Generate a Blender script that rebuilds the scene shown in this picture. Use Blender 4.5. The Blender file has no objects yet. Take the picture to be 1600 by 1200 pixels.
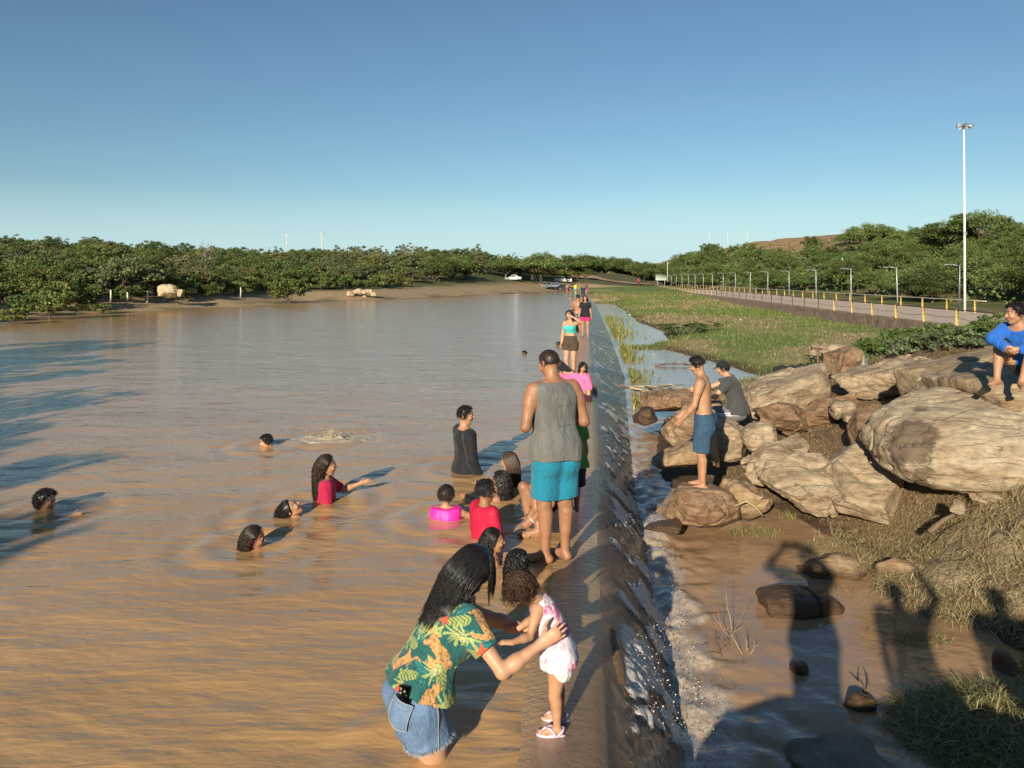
import bpy, math, random
import numpy as np
from mathutils import Vector, Matrix, Quaternion
random.seed(7)
RS = np.random.RandomState(11)
C = bpy.context.scene.collection
SC = bpy.context.scene
F32 = np.float32
CAM = np.array([0.0, 0.0, 2.4]); FPX = 1200.0; HZ = 435.0

def at(px, py, Y):
    """world point at depth Y seen at photograph pixel (px, py)"""
    return np.array([(px-800)*Y/FPX, Y, CAM[2]-(py-HZ)*Y/FPX])
def onz(px, py, z):
    return at(px, py, FPX*(CAM[2]-z)/(py-HZ))
def nrm(v):
    v = np.asarray(v, float); return v/(np.linalg.norm(v)+1e-12)
def sstep(a, b, x):
    t = np.clip((x-a)/(b-a), 0, 1); return t*t*(3-2*t)
def hexc(s):
    s = s.lstrip('#'); c = [int(s[i:i+2], 16)/255 for i in (0, 2, 4)]
    return tuple((x/12.92 if x <= .04045 else ((x+.055)/1.055)**2.4) for x in c)

# ---------------------------------------------------------------- noise
def _hash(ix, iy, iz, seed):
    n = (ix*374761393 + iy*668265263 + iz*1440662683 + seed*974634967) & 0xffffffff
    n = ((n ^ (n >> 13))*1274126177) & 0xffffffff
    n = ((n ^ (n >> 15))*2246822519) & 0xffffffff
    n = n ^ (n >> 16)
    return (n & 0xffff)/32767.5-1.0
def vnoise(P, seed=0):
    P = np.asarray(P, float); i = np.floor(P).astype(np.int64); f = P-i; f = f*f*(3-2*f)
    fx, fy, fz = f[..., 0], f[..., 1], f[..., 2]; ix, iy, iz = i[..., 0], i[..., 1], i[..., 2]
    def c(dx, dy, dz): return _hash(ix+dx, iy+dy, iz+dz, seed)
    x00 = c(0,0,0)*(1-fx)+c(1,0,0)*fx; x10 = c(0,1,0)*(1-fx)+c(1,1,0)*fx
    x01 = c(0,0,1)*(1-fx)+c(1,0,1)*fx; x11 = c(0,1,1)*(1-fx)+c(1,1,1)*fx
    return (x00*(1-fy)+x10*fy)*(1-fz)+(x01*(1-fy)+x11*fy)*fz
def fbm(P, octv=3, seed=0, gain=.5):
    a, s, t = 1.0, 0.0, 0.0
    P = np.asarray(P, float)
    for o in range(octv):
        s = s+a*vnoise(P*(2.03**o)+o*17.3, seed+o); t += a; a *= gain
    return s/t

# ---------------------------------------------------------------- mesh helpers
def mk(name, V, Q=None, T=None, mat=None, parent=None, loc=(0,0,0), smooth=True, col=None, mats=None, midx=None):
    """one mesh object from vertex array and quad / triangle index arrays"""
    V = np.asarray(V, F32)-np.asarray(loc, F32)
    me = bpy.data.meshes.new(name)
    loops, starts, tot = [], [], 0
    if Q is not None and len(Q):
        Q = np.asarray(Q, np.int32); loops.append(Q.ravel()); starts.append(np.arange(len(Q))*4); tot = len(Q)*4
    if T is not None and len(T):
        T = np.asarray(T, np.int32); loops.append(T.ravel()); starts.append(tot+np.arange(len(T))*3)
    L = np.concatenate(loops).astype(np.int32); S = np.concatenate(starts).astype(np.int32)
    me.vertices.add(len(V)); me.vertices.foreach_set('co', V.ravel())
    me.loops.add(len(L)); me.loops.foreach_set('vertex_index', L)
    me.polygons.add(len(S)); me.polygons.foreach_set('loop_start', S)
    if smooth: me.polygons.foreach_set('use_smooth', np.ones(len(S), bool))
    if col is not None:
        col = np.asarray(col, F32)
        if col.shape[1] == 3: col = np.concatenate([col, np.ones((len(col), 1), F32)], 1)
        a = me.color_attributes.new('Col', 'FLOAT_COLOR', 'POINT'); a.data.foreach_set('color', col.ravel())
    me.update(calc_edges=True); me.validate()
    for m in (mats or ([mat] if mat else [])): me.materials.append(m)
    if midx is not None: me.polygons.foreach_set('material_index', np.asarray(midx, np.int32))
    o = bpy.data.objects.new(name, me); C.objects.link(o); o.location = tuple(float(x) for x in loc)
    if parent is not None:
        o.parent = parent
        o.location = tuple(float(a-b) for a, b in zip(loc, parent.location)) if parent.get('absloc') else tuple(float(x) for x in loc)
    return o
def tag(o, label=None, cat=None, group=None, kind=None):
    if label: o['label'] = label
    if cat: o['category'] = cat
    if group: o['group'] = group
    if kind: o['kind'] = kind
    return o
def empty(name, loc=(0,0,0), rz=0):
    o = bpy.data.objects.new(name, None); C.objects.link(o); o.location = tuple(float(x) for x in loc); o.rotation_euler.z = rz
    o.empty_display_size = .2
    return o
KIDS = {}
def copy_tree(o, parent=None):
    c = o.copy(); C.objects.link(c)
    if parent is not None: c.parent = parent
    for ch in o.children: copy_tree(ch, c)
    return c

class MB:
    """collects boxes, tubes, lathes and loose quads into one mesh"""
    def __init__(s): s.v = []; s.q = []; s.t = []; s.n = 0; s.c = []
    def add(s, V, Q=None, T=None, col=None):
        V = np.asarray(V, float); s.v.append(V)
        if Q is not None and len(Q): s.q.append(np.asarray(Q)+s.n)
        if T is not None and len(T): s.t.append(np.asarray(T)+s.n)
        s.c.append(np.tile(np.asarray(col if col is not None else (1,1,1), float), (len(V), 1)) if col is None or np.ndim(col) == 1 else np.asarray(col, float))
        s.n += len(V); return s
    def box(s, c, size, R=None, bevel=0.0, col=None, taper=(1,1)):
        a, b, h = np.asarray(size, float)/2
        if bevel <= 0:
            V = np.array([[x*a*(taper[0] if z > 0 else 1), y*b*(taper[1] if z > 0 else 1), z*h] for z in (-1,1) for y in (-1,1) for x in (-1,1)])
            Q = [[0,2,3,1],[4,5,7,6],[0,1,5,4],[2,6,7,3],[0,4,6,2],[1,3,7,5]]
            T = None
        else:
            e = min(bevel, .49*min(size))
            V = []
            for z in (-1,1):
                for y in (-1,1):
                    for x in (-1,1):
                        tx, ty = (taper[0] if z > 0 else 1), (taper[1] if z > 0 else 1)
                        V += [[x*(a-e)*tx, y*(b-e)*ty, z*h], [x*(a-e)*tx, y*b*ty, z*(h-e)], [x*a*tx, y*(b-e)*ty, z*(h-e)]]
            V = np.array(V)
            def i(x, y, z, k): return ((z > 0)*4+(y > 0)*2+(x > 0))*3+k
            Q = []; T = []
            for z in (-1,1):
                f = [i(-1,-1,z,0), i(1,-1,z,0), i(1,1,z,0), i(-1,1,z,0)]; Q.append(f if z > 0 else f[::-1])
            for y in (-1,1):
                f = [i(-1,y,-1,1), i(1,y,-1,1), i(1,y,1,1), i(-1,y,1,1)]; Q.append(f if y < 0 else f[::-1])
            for x in (-1,1):
                f = [i(x,-1,-1,2), i(x,1,-1,2), i(x,1,1,2), i(x,-1,1,2)]; Q.append(f if x > 0 else f[::-1])
            for z in (-1,1):
                for y in (-1,1): Q.append([i(-1,y,z,0), i(1,y,z,0), i(1,y,z,1), i(-1,y,z,1)])
                for x in (-1,1): Q.append([i(x,-1,z,0), i(x,1,z,0), i(x,1,z,2), i(x,-1,z,2)])
            for y in (-1,1):
                for x in (-1,1): Q.append([i(x,y,-1,1), i(x,y,1,1), i(x,y,1,2), i(x,y,-1,2)])
            for z in (-1,1):
                for y in (-1,1):
                    for x in (-1,1): T.append([i(x,y,z,0), i(x,y,z,1), i(x,y,z,2)])
        if R is not None: V = V@np.asarray(R).T
        return s.add(V+np.asarray(c, float), Q, T, col)
    def tube(s, pts, rad, n=8, cap=True, col=None):
        P = np.asarray(pts, float); K = len(P); rad = np.broadcast_to(np.asarray(rad, float), (K,))
        d = np.gradient(P, axis=0); d /= np.linalg.norm(d, axis=1)[:, None]+1e-9
        up = np.array([0,0,1.0]) if abs(d[0][2]) < .9 else np.array([1.0,0,0])
        V = []
        for k in range(K):
            a = nrm(np.cross(d[k], up)); b = np.cross(d[k], a)
            up = -np.cross(d[k], a)*-1 if False else up
            th = np.arange(n)*2*math.pi/n
            V.append(P[k]+rad[k]*(np.cos(th)[:, None]*a+np.sin(th)[:, None]*b))
        V = np.concatenate(V)
        Q = [[k*n+j, k*n+(j+1) % n, (k+1)*n+(j+1) % n, (k+1)*n+j] for k in range(K-1) for j in range(n)]
        T = []
        if cap:
            V = np.concatenate([V, P[:1], P[-1:]]); m = K*n
            T = [[m, (j+1) % n, j] for j in range(n)]+[[m+1, (K-1)*n+j, (K-1)*n+(j+1) % n] for j in range(n)]
        return s.add(V, Q, T, col)
    def ball(s, c, r, n=8, col=None, R=None):
        r = np.broadcast_to(np.asarray(r, float), (3,)); m = max(3, n//2)
        V = [[0,0,1]]
        for i in range(1, m):
            t = math.pi*i/m
            V += [[math.sin(t)*math.cos(2*math.pi*j/n), math.sin(t)*math.sin(2*math.pi*j/n), math.cos(t)] for j in range(n)]
        V.append([0,0,-1]); V = np.array(V)*r
        if R is not None: V = V@np.asarray(R).T
        T = [[0, 1+j, 1+(j+1) % n] for j in range(n)]; Q = []
        for i in range(m-2):
            Q += [[1+i*n+j, 1+(i+1)*n+j, 1+(i+1)*n+(j+1) % n, 1+i*n+(j+1) % n] for j in range(n)]
        L = len(V)-1; T += [[L, 1+(m-2)*n+(j+1) % n, 1+(m-2)*n+j] for j in range(n)]
        return s.add(V+np.asarray(c, float), Q, T, col)
    def build(s, name, mat, parent=None, loc=(0,0,0), smooth=False, usecol=False):
        V = np.concatenate(s.v); Q = np.concatenate(s.q) if s.q else None; T = np.concatenate(s.t) if s.t else None
        return mk(name, V, Q, T, mat, parent, loc, smooth, np.concatenate(s.c) if usecol else None)

# ---------------------------------------------------------------- signed-distance modelling
def smin(a, b, k):
    if k <= 0: return np.minimum(a, b)
    h = np.clip(.5+.5*(b-a)/k, 0, 1); return b+(a-b)*h-k*h*(1-h)
def cone(a, b, ra, rb, k=.02, flat=None, clip=None):
    a = np.asarray(a, float); b = np.asarray(b, float); m = max(ra, rb)
    lo = np.minimum(a, b)-m; hi = np.maximum(a, b)+m
    def f(P):
        q = P-a; ba = b-a
        if flat is not None:
            n = nrm(flat[0]); g = (1/flat[1]-1)
            q = q+(q@n)[..., None]*n*g; ba = ba+(ba@n)*n*g
        t = np.clip((q@ba)/(ba@ba+1e-12), 0, 1)
        d = np.linalg.norm(q-t[..., None]*ba, axis=-1)-(ra+(rb-ra)*t)
        if clip is not None:
            for (c, n) in clip: d = np.maximum(d, (P-np.asarray(c))@nrm(n))
        return d
    return (f, lo, hi, k, 1)
def ell(c, ax, r, k=.02, sub=False, clip=None):
    c = np.asarray(c, float); ax = np.asarray(ax, float); r = np.asarray(r, float); m = r.max()
    def f(P):
        q = (P-c)@ax.T/r
        l = np.linalg.norm(q, axis=-1); d = (l-1)*r.min()*(.5+.5*np.minimum(1, 1)) if False else l*(l-1)/(np.linalg.norm(q/r, axis=-1)+1e-9)
        if clip is not None:
            for (cc, n) in clip: d = np.maximum(d, (P-np.asarray(cc))@nrm(n))
        return d
    return (f, c-m, c+m, k, -1 if sub else 1)
def slab(a, b, r0, n0, r1, n1, w0, d0, w1, d1, k=.02, p=2.3):
    a = np.asarray(a, float); b = np.asarray(b, float); m = max(w0, w1, d0, d1)
    L = np.linalg.norm(b-a); u = (b-a)/L
    def f(P):
        q = P-a; axl = q@u; t = np.clip(axl, 0, L); ex = np.abs(axl-t); s = t/L
        w = w0+(w1-w0)*s; d = d0+(d1-d0)*s
        r = nrm(r0+r1); n = nrm(n0+n1)
        x = np.abs(q@r)/w; y = np.abs(q@n)/d
        rad = ((x**p+y**p)**(1/p)-1)*np.minimum(w, d)
        return np.where(ex > 0, np.sqrt(np.maximum(rad, 0)**2+ex**2)+np.minimum(rad, 0)*0, rad)
    return (f, np.minimum(a, b)-m, np.maximum(a, b)+m, k, 1)
def field(prims, h, clips=(), noise=None):
    lo = np.min([p[1] for p in prims if p[4] > 0], 0)-3*h; hi = np.max([p[2] for p in prims if p[4] > 0], 0)+3*h
    n = np.ceil((hi-lo)/h).astype(int)+1
    Fd = np.full(n, .15, F32)
    ax = [lo[i]+h*np.arange(n[i]) for i in range(3)]
    for (f, l, g, k, sgn) in prims:
        mg = .04+k
        i0 = np.maximum(np.floor((l-mg-lo)/h).astype(int), 0); i1 = np.minimum(np.ceil((g+mg-lo)/h).astype(int)+1, n)
        if np.any(i1 <= i0): continue
        sl = tuple(slice(i0[j], i1[j]) for j in range(3))
        P = np.stack(np.meshgrid(*[ax[j][sl[j]] for j in range(3)], indexing='ij'), -1)
        d = f(P)
        Fd[sl] = smin(Fd[sl], d, k) if sgn > 0 else -smin(-Fd[sl], d, k)
    if noise is not None or clips:
        idx = np.argwhere(np.abs(Fd) < .08 if not clips else Fd < .08)
        P = lo+idx*h; v = Fd[idx[:, 0], idx[:, 1], idx[:, 2]]
        if noise is not None: v = v+noise(P)
        for (c, nn) in clips: v = np.maximum(v, (P-np.asarray(c))@nrm(nn))
        Fd[idx[:, 0], idx[:, 1], idx[:, 2]] = v
    return Fd, lo
_E = [((0,0,0),(1,0,0)),((0,1,0),(1,1,0)),((0,0,1),(1,0,1)),((0,1,1),(1,1,1)),((0,0,0),(0,1,0)),((1,0,0),(1,1,0)),((0,0,1),(0,1,1)),((1,0,1),(1,1,1)),
      ((0,0,0),(0,0,1)),((1,0,0),(1,0,1)),((0,1,0),(0,1,1)),((1,1,0),(1,1,1))]
def nets(Fd, lo, h):
    s = Fd < 0; nx, ny, nz = Fd.shape
    cnt = np.zeros((nx-1, ny-1, nz-1), np.int8)
    for a in (0,1):
        for b in (0,1):
            for c in (0,1): cnt += s[a:nx-1+a, b:ny-1+b, c:nz-1+c]
    act = (cnt > 0) & (cnt < 8); ii = np.argwhere(act); N = len(ii)
    idx = np.full(act.shape, -1, np.int32); idx[act] = np.arange(N)
    pos = np.zeros((N, 3)); w = np.zeros(N)
    for a, b in _E:
        a = np.array(a); b = np.array(b); A = ii+a; B = ii+b
        fa = Fd[A[:, 0], A[:, 1], A[:, 2]]; fb = Fd[B[:, 0], B[:, 1], B[:, 2]]
        cr = (fa < 0) != (fb < 0); t = np.where(cr, fa/np.where(cr, fa-fb, 1), 0)
        pos += np.where(cr[:, None], a+t[:, None]*(b-a), 0); w += cr
    V = lo+h*(ii+pos/w[:, None])
    Q = []
    for ax in range(3):
        u, v = [(1,2),(2,0),(0,1)][ax]
        sl0 = [slice(1, -1)]*3; sl1 = [slice(1, -1)]*3
        sl0[ax] = slice(0, -1); sl1[ax] = slice(1, None)
        a = s[tuple(sl0)]; b = s[tuple(sl1)]; e = np.argwhere(a != b)
        if not len(e): continue
        inside = a[e[:, 0], e[:, 1], e[:, 2]]
        off = np.ones(3, int); off[ax] = 0; e = e+off
        du = np.zeros(3, int); du[u] = 1; dv = np.zeros(3, int); dv[v] = 1
        c = [e-du-dv, e-dv, e, e-du]
        q = np.stack([idx[x[:, 0], x[:, 1], x[:, 2]] for x in c], 1)
        q[~inside] = q[~inside][:, ::-1]
        Q.append(q)
    Q = np.concatenate(Q); Q = Q[(Q >= 0).all(1)]
    return V, Q
def sdf_mesh(prims, h, clips=(), noise=None):
    Fd, lo = field(prims, h, clips, noise); return nets(Fd, lo, h)

# ---------------------------------------------------------------- materials
def nodes(name):
    m = bpy.data.materials.new(name); m.use_nodes = True; nt = m.node_tree
    b = nt.nodes['Principled BSDF']; return m, nt, b
def N(nt, t, **kw):
    n = nt.nodes.new(t)
    for k, v in kw.items():
        if k == 'ins':
            for a, x in v.items():
                if hasattr(x, 'is_output') or isinstance(x, bpy.types.NodeSocket): nt.links.new(x, n.inputs[a])
                else: n.inputs[a].default_value = x
        else: setattr(n, k, v)
    return n
def L(nt, a, b): nt.links.new(a, b)
def coord(nt, scale=(1,1,1), rot=(0,0,0), kind='Object'):
    tc = N(nt, 'ShaderNodeTexCoord'); mp = N(nt, 'ShaderNodeMapping')
    mp.inputs['Scale'].default_value = scale; mp.inputs['Rotation'].default_value = rot
    L(nt, tc.outputs[kind], mp.inputs['Vector']); return mp.outputs[0]
def noise(nt, vec, scale, detail=4, rough=.55, dist=0):
    n = N(nt, 'ShaderNodeTexNoise', ins={'Scale': scale, 'Detail': detail, 'Roughness': rough, 'Distortion': dist}); L(nt, vec, n.inputs['Vector']); return n.outputs['Fac']
def ramp(nt, fac, stops, interp='LINEAR'):
    r = N(nt, 'ShaderNodeValToRGB'); r.color_ramp.interpolation = interp
    el = r.color_ramp.elements
    while len(el) < len(stops): el.new(.5)
    for e, (p, c) in zip(el, stops):
        e.position = p; e.color = (c[0], c[1], c[2], 1) if np.ndim(c) else (c, c, c, 1)
    L(nt, fac, r.inputs[0]); return r.outputs[0]
def mix(nt, a, b, f, mode='MIX'):
    n = N(nt, 'ShaderNodeMix', data_type='RGBA', blend_type=mode)
    for sock, x in (('A', a), ('B', b)):
        i = [q for q in n.inputs if q.name == sock and q.type == 'RGBA'][0]
        if isinstance(x, bpy.types.NodeSocket): L(nt, x, i)
        else: i.default_value = (x[0], x[1], x[2], 1)
    i = n.inputs[0]
    if isinstance(f, bpy.types.NodeSocket): L(nt, f, i)
    else: i.default_value = f
    return [q for q in n.outputs if q.type == 'RGBA'][0]
def math_(nt, op, a, b=0.5):
    n = N(nt, 'ShaderNodeMath', operation=op)
    for i, x in enumerate((a, b)):
        if isinstance(x, bpy.types.NodeSocket): L(nt, x, n.inputs[i])
        else: n.inputs[i].default_value = x
    return n.outputs[0]
def bump(nt, b, h, strength=.3, dist=.02, prev=None):
    n = N(nt, 'ShaderNodeBump', ins={'Strength': strength, 'Distance': dist}); L(nt, h, n.inputs['Height'])
    if prev is not None: L(nt, prev, n.inputs['Normal'])
    if b is not None: L(nt, n.outputs[0], b.inputs['Normal'])
    return n.outputs[0]
def plain(name, col, rough=.6, var=.15, scale=8, bmp=0, bscale=40, metal=0, spec=.5, usecol=False, bdist=.01):
    m, nt, b = nodes(name)
    v = coord(nt); f = noise(nt, v, scale, 5)
    lo = tuple(x*(1-var) for x in col); hi = tuple(min(1, x*(1+var)) for x in col)
    c = ramp(nt, f, [(.3, lo), (.7, hi)])
    if usecol:
        a = N(nt, 'ShaderNodeVertexColor', layer_name='Col'); c = mix(nt, c, a.outputs[0], 1.0, 'MULTIPLY')
    L(nt, c, b.inputs['Base Color'])
    b.inputs['Roughness'].default_value = rough; b.inputs['Metallic'].default_value = metal
    b.inputs['Specular IOR Level'].default_value = spec
    if bmp: bump(nt, b, noise(nt, v, bscale, 4), bmp, bdist)
    return m
# ---------------------------------------------------------------- camera, sun, sky
cam_d = bpy.data.cameras.new('camera'); cam = bpy.data.objects.new('camera', cam_d); C.objects.link(cam)
cam.location = tuple(CAM); cam.rotation_euler = (math.pi/2, 0, 0)
cam_d.sensor_width = 36; cam_d.lens = 27; cam_d.shift_y = -165/1600; cam_d.clip_end = 5000; cam_d.clip_start = .05
SC.camera = cam
LD = nrm((3.26, 9.1, -3.15))
sun_d = bpy.data.lights.new('sun', 'SUN'); sun = bpy.data.objects.new('sun', sun_d); C.objects.link(sun)
sun_d.energy = 4.6; sun_d.angle = math.radians(.5); sun_d.color = (1, .885, .71)
sun.rotation_euler = Vector(LD).to_track_quat('-Z', 'Y').to_euler(); sun.location = (-20, -40, 30)
w = bpy.data.worlds.new('World'); SC.world = w; w.use_nodes = True
wt = w.node_tree; bg = wt.nodes['Background']
sky = N(wt, 'ShaderNodeTexSky', sky_type='NISHITA'); sky.sun_disc = False
sky.sun_elevation = math.asin(-LD[2]); sky.sun_rotation = math.atan2(-LD[0], -LD[1])
sky.altitude = 300; sky.air_density = 1.0; sky.dust_density = 0.0; sky.ozone_density = 3.0
# thin far clouds low over the horizon
tc = N(wt, 'ShaderNodeTexCoord'); sep = N(wt, 'ShaderNodeSeparateXYZ'); L(wt, tc.outputs['Generated'], sep.inputs[0])
mp = N(wt, 'ShaderNodeMapping'); mp.inputs['Scale'].default_value = (9, 9, 60); L(wt, tc.outputs['Generated'], mp.inputs[0])
cn = noise(wt, mp.outputs[0], 1.6, 5, .6)
cm = ramp(wt, cn, [(.52, 0.0), (.72, 1.0)])
lowm = ramp(wt, sep.outputs[2], [(.015, 0.0), (.03, 1.0), (.055, .8), (.075, 0.0)])
azm = ramp(wt, sep.outputs[0], [(.0, .0), (.08, 1.0), (.26, 1.0), (.34, 0.0)])
cf = math_(wt, 'MULTIPLY', math_(wt, 'MULTIPLY', cm, lowm), azm)
cf = math_(wt, 'MULTIPLY', cf, .30)
hz = ramp(wt, sep.outputs[2], [(.0, .85), (.03, .75), (.11, 0.0)])
skyc = mix(wt, mix(wt, mix(wt, sky.outputs[0], (.90, 1.0, .965), 1.0, 'MULTIPLY'), (5.5, 7.7, 8.7), hz), (6.6, 7.2, 8.0), cf)
L(wt, skyc, bg.inputs['Color']); bg.inputs['Strength'].default_value = .064
SC.view_settings.view_transform = 'Standard'; SC.view_settings.look = 'None'; SC.view_settings.gamma = 1; SC.view_settings.exposure = 0.6
SC.view_settings.use_curve_mapping = False
SC.cycles.max_bounces = 6; SC.cycles.diffuse_bounces = 2; SC.cycles.glossy_bounces = 3; SC.cycles.transmission_bounces = 3; SC.cycles.transparent_max_bounces = 4
SC.cycles.use_denoising = True; SC.cycles.caustics_reflective = False; SC.cycles.caustics_refractive = False

# ---------------------------------------------------------------- terrain
WL = -.75                                     # water level below the dam
SHORE = np.array([(-8,-6),(-10,5),(-14,12),(-19,20),(-26,30),(-30,38),(-27.8,43),(-28,46.5),(-28.4,50.5),(-27.2,53.3),(-25.4,55.4),(-23.5,62.6),(-21.3,64),(-20,80),(-14.1,84.7),(-8.3,99.3),(0,120),(7,140),(11.7,156),(15.6,161)], float)
def dam_x(Y): return .28+.095*np.asarray(Y, float)
LAKE = np.concatenate([SHORE, [(dam_x(161)+.3, 161), (dam_x(-6)+.3, -6)]])
POOL = np.array([(.6,2.5),(4.9,2.5),(4.75,4.6),(4.45,6.2),(4.1,6.9),(4.05,7.6),(3.95,9.1),(3.6,10.6),(3.0,10.7),(2.5,11.6),(2.45,13),(2.9,15),(3.6,17),(4.4,19),(5.6,22),(7.9,24.6),(7.76,27.8),(7.28,31),(6.95,34),(6.33,36),(7.9,38.6),(9.07,45.5),(9.08,55.6),(11,75),(13,99),(10.6,100),(2,14)], float)
def poly_sd(P, poly):
    """signed distance to a polygon (negative inside)"""
    P = np.asarray(P, float); x, y = P[..., 0], P[..., 1]
    d = np.full(x.shape, 1e9); ins = np.zeros(x.shape, bool)
    for (x0, y0), (x1, y1) in zip(poly, np.roll(poly, -1, 0)):
        ex, ey = x1-x0, y1-y0; t = np.clip(((x-x0)*ex+(y-y0)*ey)/(ex*ex+ey*ey), 0, 1)
        d = np.minimum(d, (x-x0-t*ex)**2+(y-y0-t*ey)**2)
        c = ((y0 > y) != (y1 > y)) & (x < (x1-x0)*(y-y0)/(y1-y0 if y1 != y0 else 1e-9)+x0)
        ins ^= c
    d = np.sqrt(d); return np.where(ins, -d, d)
ROADU0, ROADU1, ROADZ = 17.9, 26.9, .12
def gz(X, Y):
    X = np.asarray(X, float); Y = np.asarray(Y, float)
    P = np.stack([X, Y], -1); Z0 = np.zeros_like(X)
    u = X-.083*Y; sd = X-dam_x(Y)
    n1 = fbm(np.stack([X*.35, Y*.35, Z0], -1), 3, 3); n2 = fbm(np.stack([X*.05, Y*.05, Z0], -1), 2, 5); n3 = fbm(np.stack([X*1.7, Y*1.7, Z0], -1), 3, 9)
    dl = poly_sd(P+np.stack([n1, n1*.7], -1)*.8, LAKE)
    # left and far land
    zl = np.where(dl < 0, np.maximum(-1.6, .3*dl)-.02, .02+1.0*sstep(0, 9, dl)+.016*np.maximum(dl-8, 0))
    hill = 4.2*sstep(15, 110, dl)*sstep(50, -25, X-.12*Y)*sstep(330, 200, Y)
    hill = (hill+3.6*np.exp(-(((X+16)/30)**2+((Y-170)/45)**2)))*sstep(2, 24, dl)
    zl = zl+np.where(dl > 0, hill+n1*.12*sstep(0, 3, dl)+n2*.8*sstep(10, 40, dl), 0)
    # plain below the dam
    plain_ = -.52+n1*.10+n3*.03+.95*sstep(70, 150, Y)+.012*np.maximum(Y-150, 0)*(Y < 900)
    x0 = np.interp(Y, [2, 5, 6.5, 7.5, 9, 10.5, 15], [5.3, 4.9, 4.4, 4.1, 3.7, 2.9, 3.0])
    up = np.clip((X-x0)/np.interp(Y, [9.3, 11.5], [2.7, 4.6]), 0, 1.15)
    mound = (-.75+1.62*up*(1.15-.15*up))*1.0+n1*.07+n3*.035
    wm = sstep(19.5, 15.0, Y)*sstep(22, 14, X)
    zr = plain_*(1-wm)+mound*wm
    zr = np.where(u > 26, zr*(1-sstep(26, 27, u))+(-.12+n1*.06+.95*sstep(90, 160, Y)*0)*sstep(26, 27, u), zr)
    rh = sstep(30, 62, u)*sstep(45, 240, Y)*(13.6+1.5*n2)+sstep(40, 110, u)*2.4+.014*np.maximum(u-80, 0)
    zr = zr+rh
    dp = poly_sd(P+np.stack([n1, -n1], -1)*.25+np.stack([n3, n3], -1)*.12, POOL)
    zr = np.where(dp < 0, np.minimum(zr, WL+np.maximum(-.35, .4*dp)), np.where(dp < 1.6, WL+.02+(zr-WL-.02)*sstep(-.1, 1.6, dp), zr))
    # the causeway body
    onr = sstep(ROADU0+.1, ROADU0+1.2, u)*sstep(ROADU1-.05, ROADU1-1.0, u)*sstep(236, 226, Y)
    zr = zr*(1-onr)+(ROADZ-.06)*onr
    k = sstep(-.1, .25, sd)*sstep(205, 150, Y)
    k = np.where(Y > 161, sstep(-2, 14, sd)*np.where(u > 20, 1, sstep(260, 165, Y)), k)
    k = np.maximum(k, sstep(12, 30, u))
    return zl*(1-k)+zr*k
def gz1(x, y): return float(gz(np.array([x]), np.array([y]))[0])

def graded(lo, hi, c0, c1, step, grow):
    a = [c0]
    while a[-1] < c1: a.append(a[-1]+step)
    s = step
    while a[-1] < hi: s = min(s*grow, 60); a.append(a[-1]+s)
    s = step; b = [c0]
    while b[-1] > lo: s = min(s*grow, 60); b.append(b[-1]-s)
    return np.array(b[::-1][:-1]+a)
gx = graded(-900, 1000, -1, 9, .09, 1.024); gy = np.unique(np.concatenate([graded(-25, 2200, 4, 18, .09, 1.019), np.arange(95, 166, .6)]))
GX, GY = np.meshgrid(gx, gy, indexing='ij'); GZ = gz(GX, GY)
nx, ny = GX.shape
ii = np.arange(nx*ny).reshape(nx, ny)
GQ = np.stack([ii[:-1, :-1], ii[1:, :-1], ii[1:, 1:], ii[:-1, 1:]], -1).reshape(-1, 4)
# ground cover colour: soil, mud, dry straw, green grass, red hill earth (what lies there, not how it is lit)
U = GX-.083*GY; SD = GX-dam_x(GY); PX = np.stack([GX, GY, GX*0], -1)
na = fbm(PX*.09, 4, 21)*.5+.5; nb = fbm(PX*.5, 4, 22)*.5+.5; nc = fbm(PX*2.3, 3, 23)*.5+.5
def lerp3(a, b, t): return a*(1-t[..., None])+np.asarray(b)*t[..., None]
col = np.zeros(GX.shape+(3,))+np.array((.20, .135, .075))
dl = poly_sd(PX[..., :2], LAKE)
left = (SD < 0) | (GY > 165)
veg = sstep(8, 14, dl+nb*5)
col = np.where(left[..., None], lerp3(np.zeros(GX.shape+(3,))+np.array((.44, .31, .17)), (.125, .125, .05), veg), col)
beach = sstep(1.2, .2, dl)*left; col = lerp3(col, (.30, .19, .10), beach)
shoreg = left*sstep(.52, .66, nb)*sstep(4.5, 1.0, dl); col = lerp3(col, (.10, .12, .04), shoreg*.8)
gr = (~left)*sstep(16.5, 21, GY)*sstep(.42, .60, na+.5*(nb-.5)+sstep(30, 60, GY)*.06)
col = lerp3(col, (.34, .28, .125), (~left)*sstep(16, 20, GY)*1.0)
col = lerp3(col, (.165, .215, .055), gr*.95)
rt = (U > 26.5); col = np.where(rt[..., None], lerp3(np.zeros(GX.shape+(3,))+np.array((.12, .145, .042)), (.23, .19, .09), sstep(.45, .6, nb)), col)
redh = rt*sstep(47, 54, U)*sstep(150, 200, GY); col = lerp3(col, (.42, .25, .13), redh)
col = lerp3(col, (.12, .13, .05), redh*sstep(.55, .7, nb)*.7)
wet = (~left)*sstep(WL+.14, WL+.03, GZ); col = lerp3(col, (.11, .07, .038), wet)
m_ground, nt, b = nodes('ground')
a = N(nt, 'ShaderNodeVertexColor', layer_name='Col'); v = coord(nt)
f1 = ramp(nt, noise(nt, v, 3.0, 8, .65), [(.25, .55), (.5, 1.0), (.78, 1.45)])
f2 = ramp(nt, noise(nt, v, 28.0, 5, .6), [(.3, .75), (.7, 1.25)])
c = mix(nt, mix(nt, a.outputs[0], f1, 1, 'MULTIPLY'), f2, 1, 'MULTIPLY')
L(nt, c, b.inputs['Base Color']); b.inputs['Roughness'].default_value = .9; b.inputs['Specular IOR Level'].default_value = .2
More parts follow.
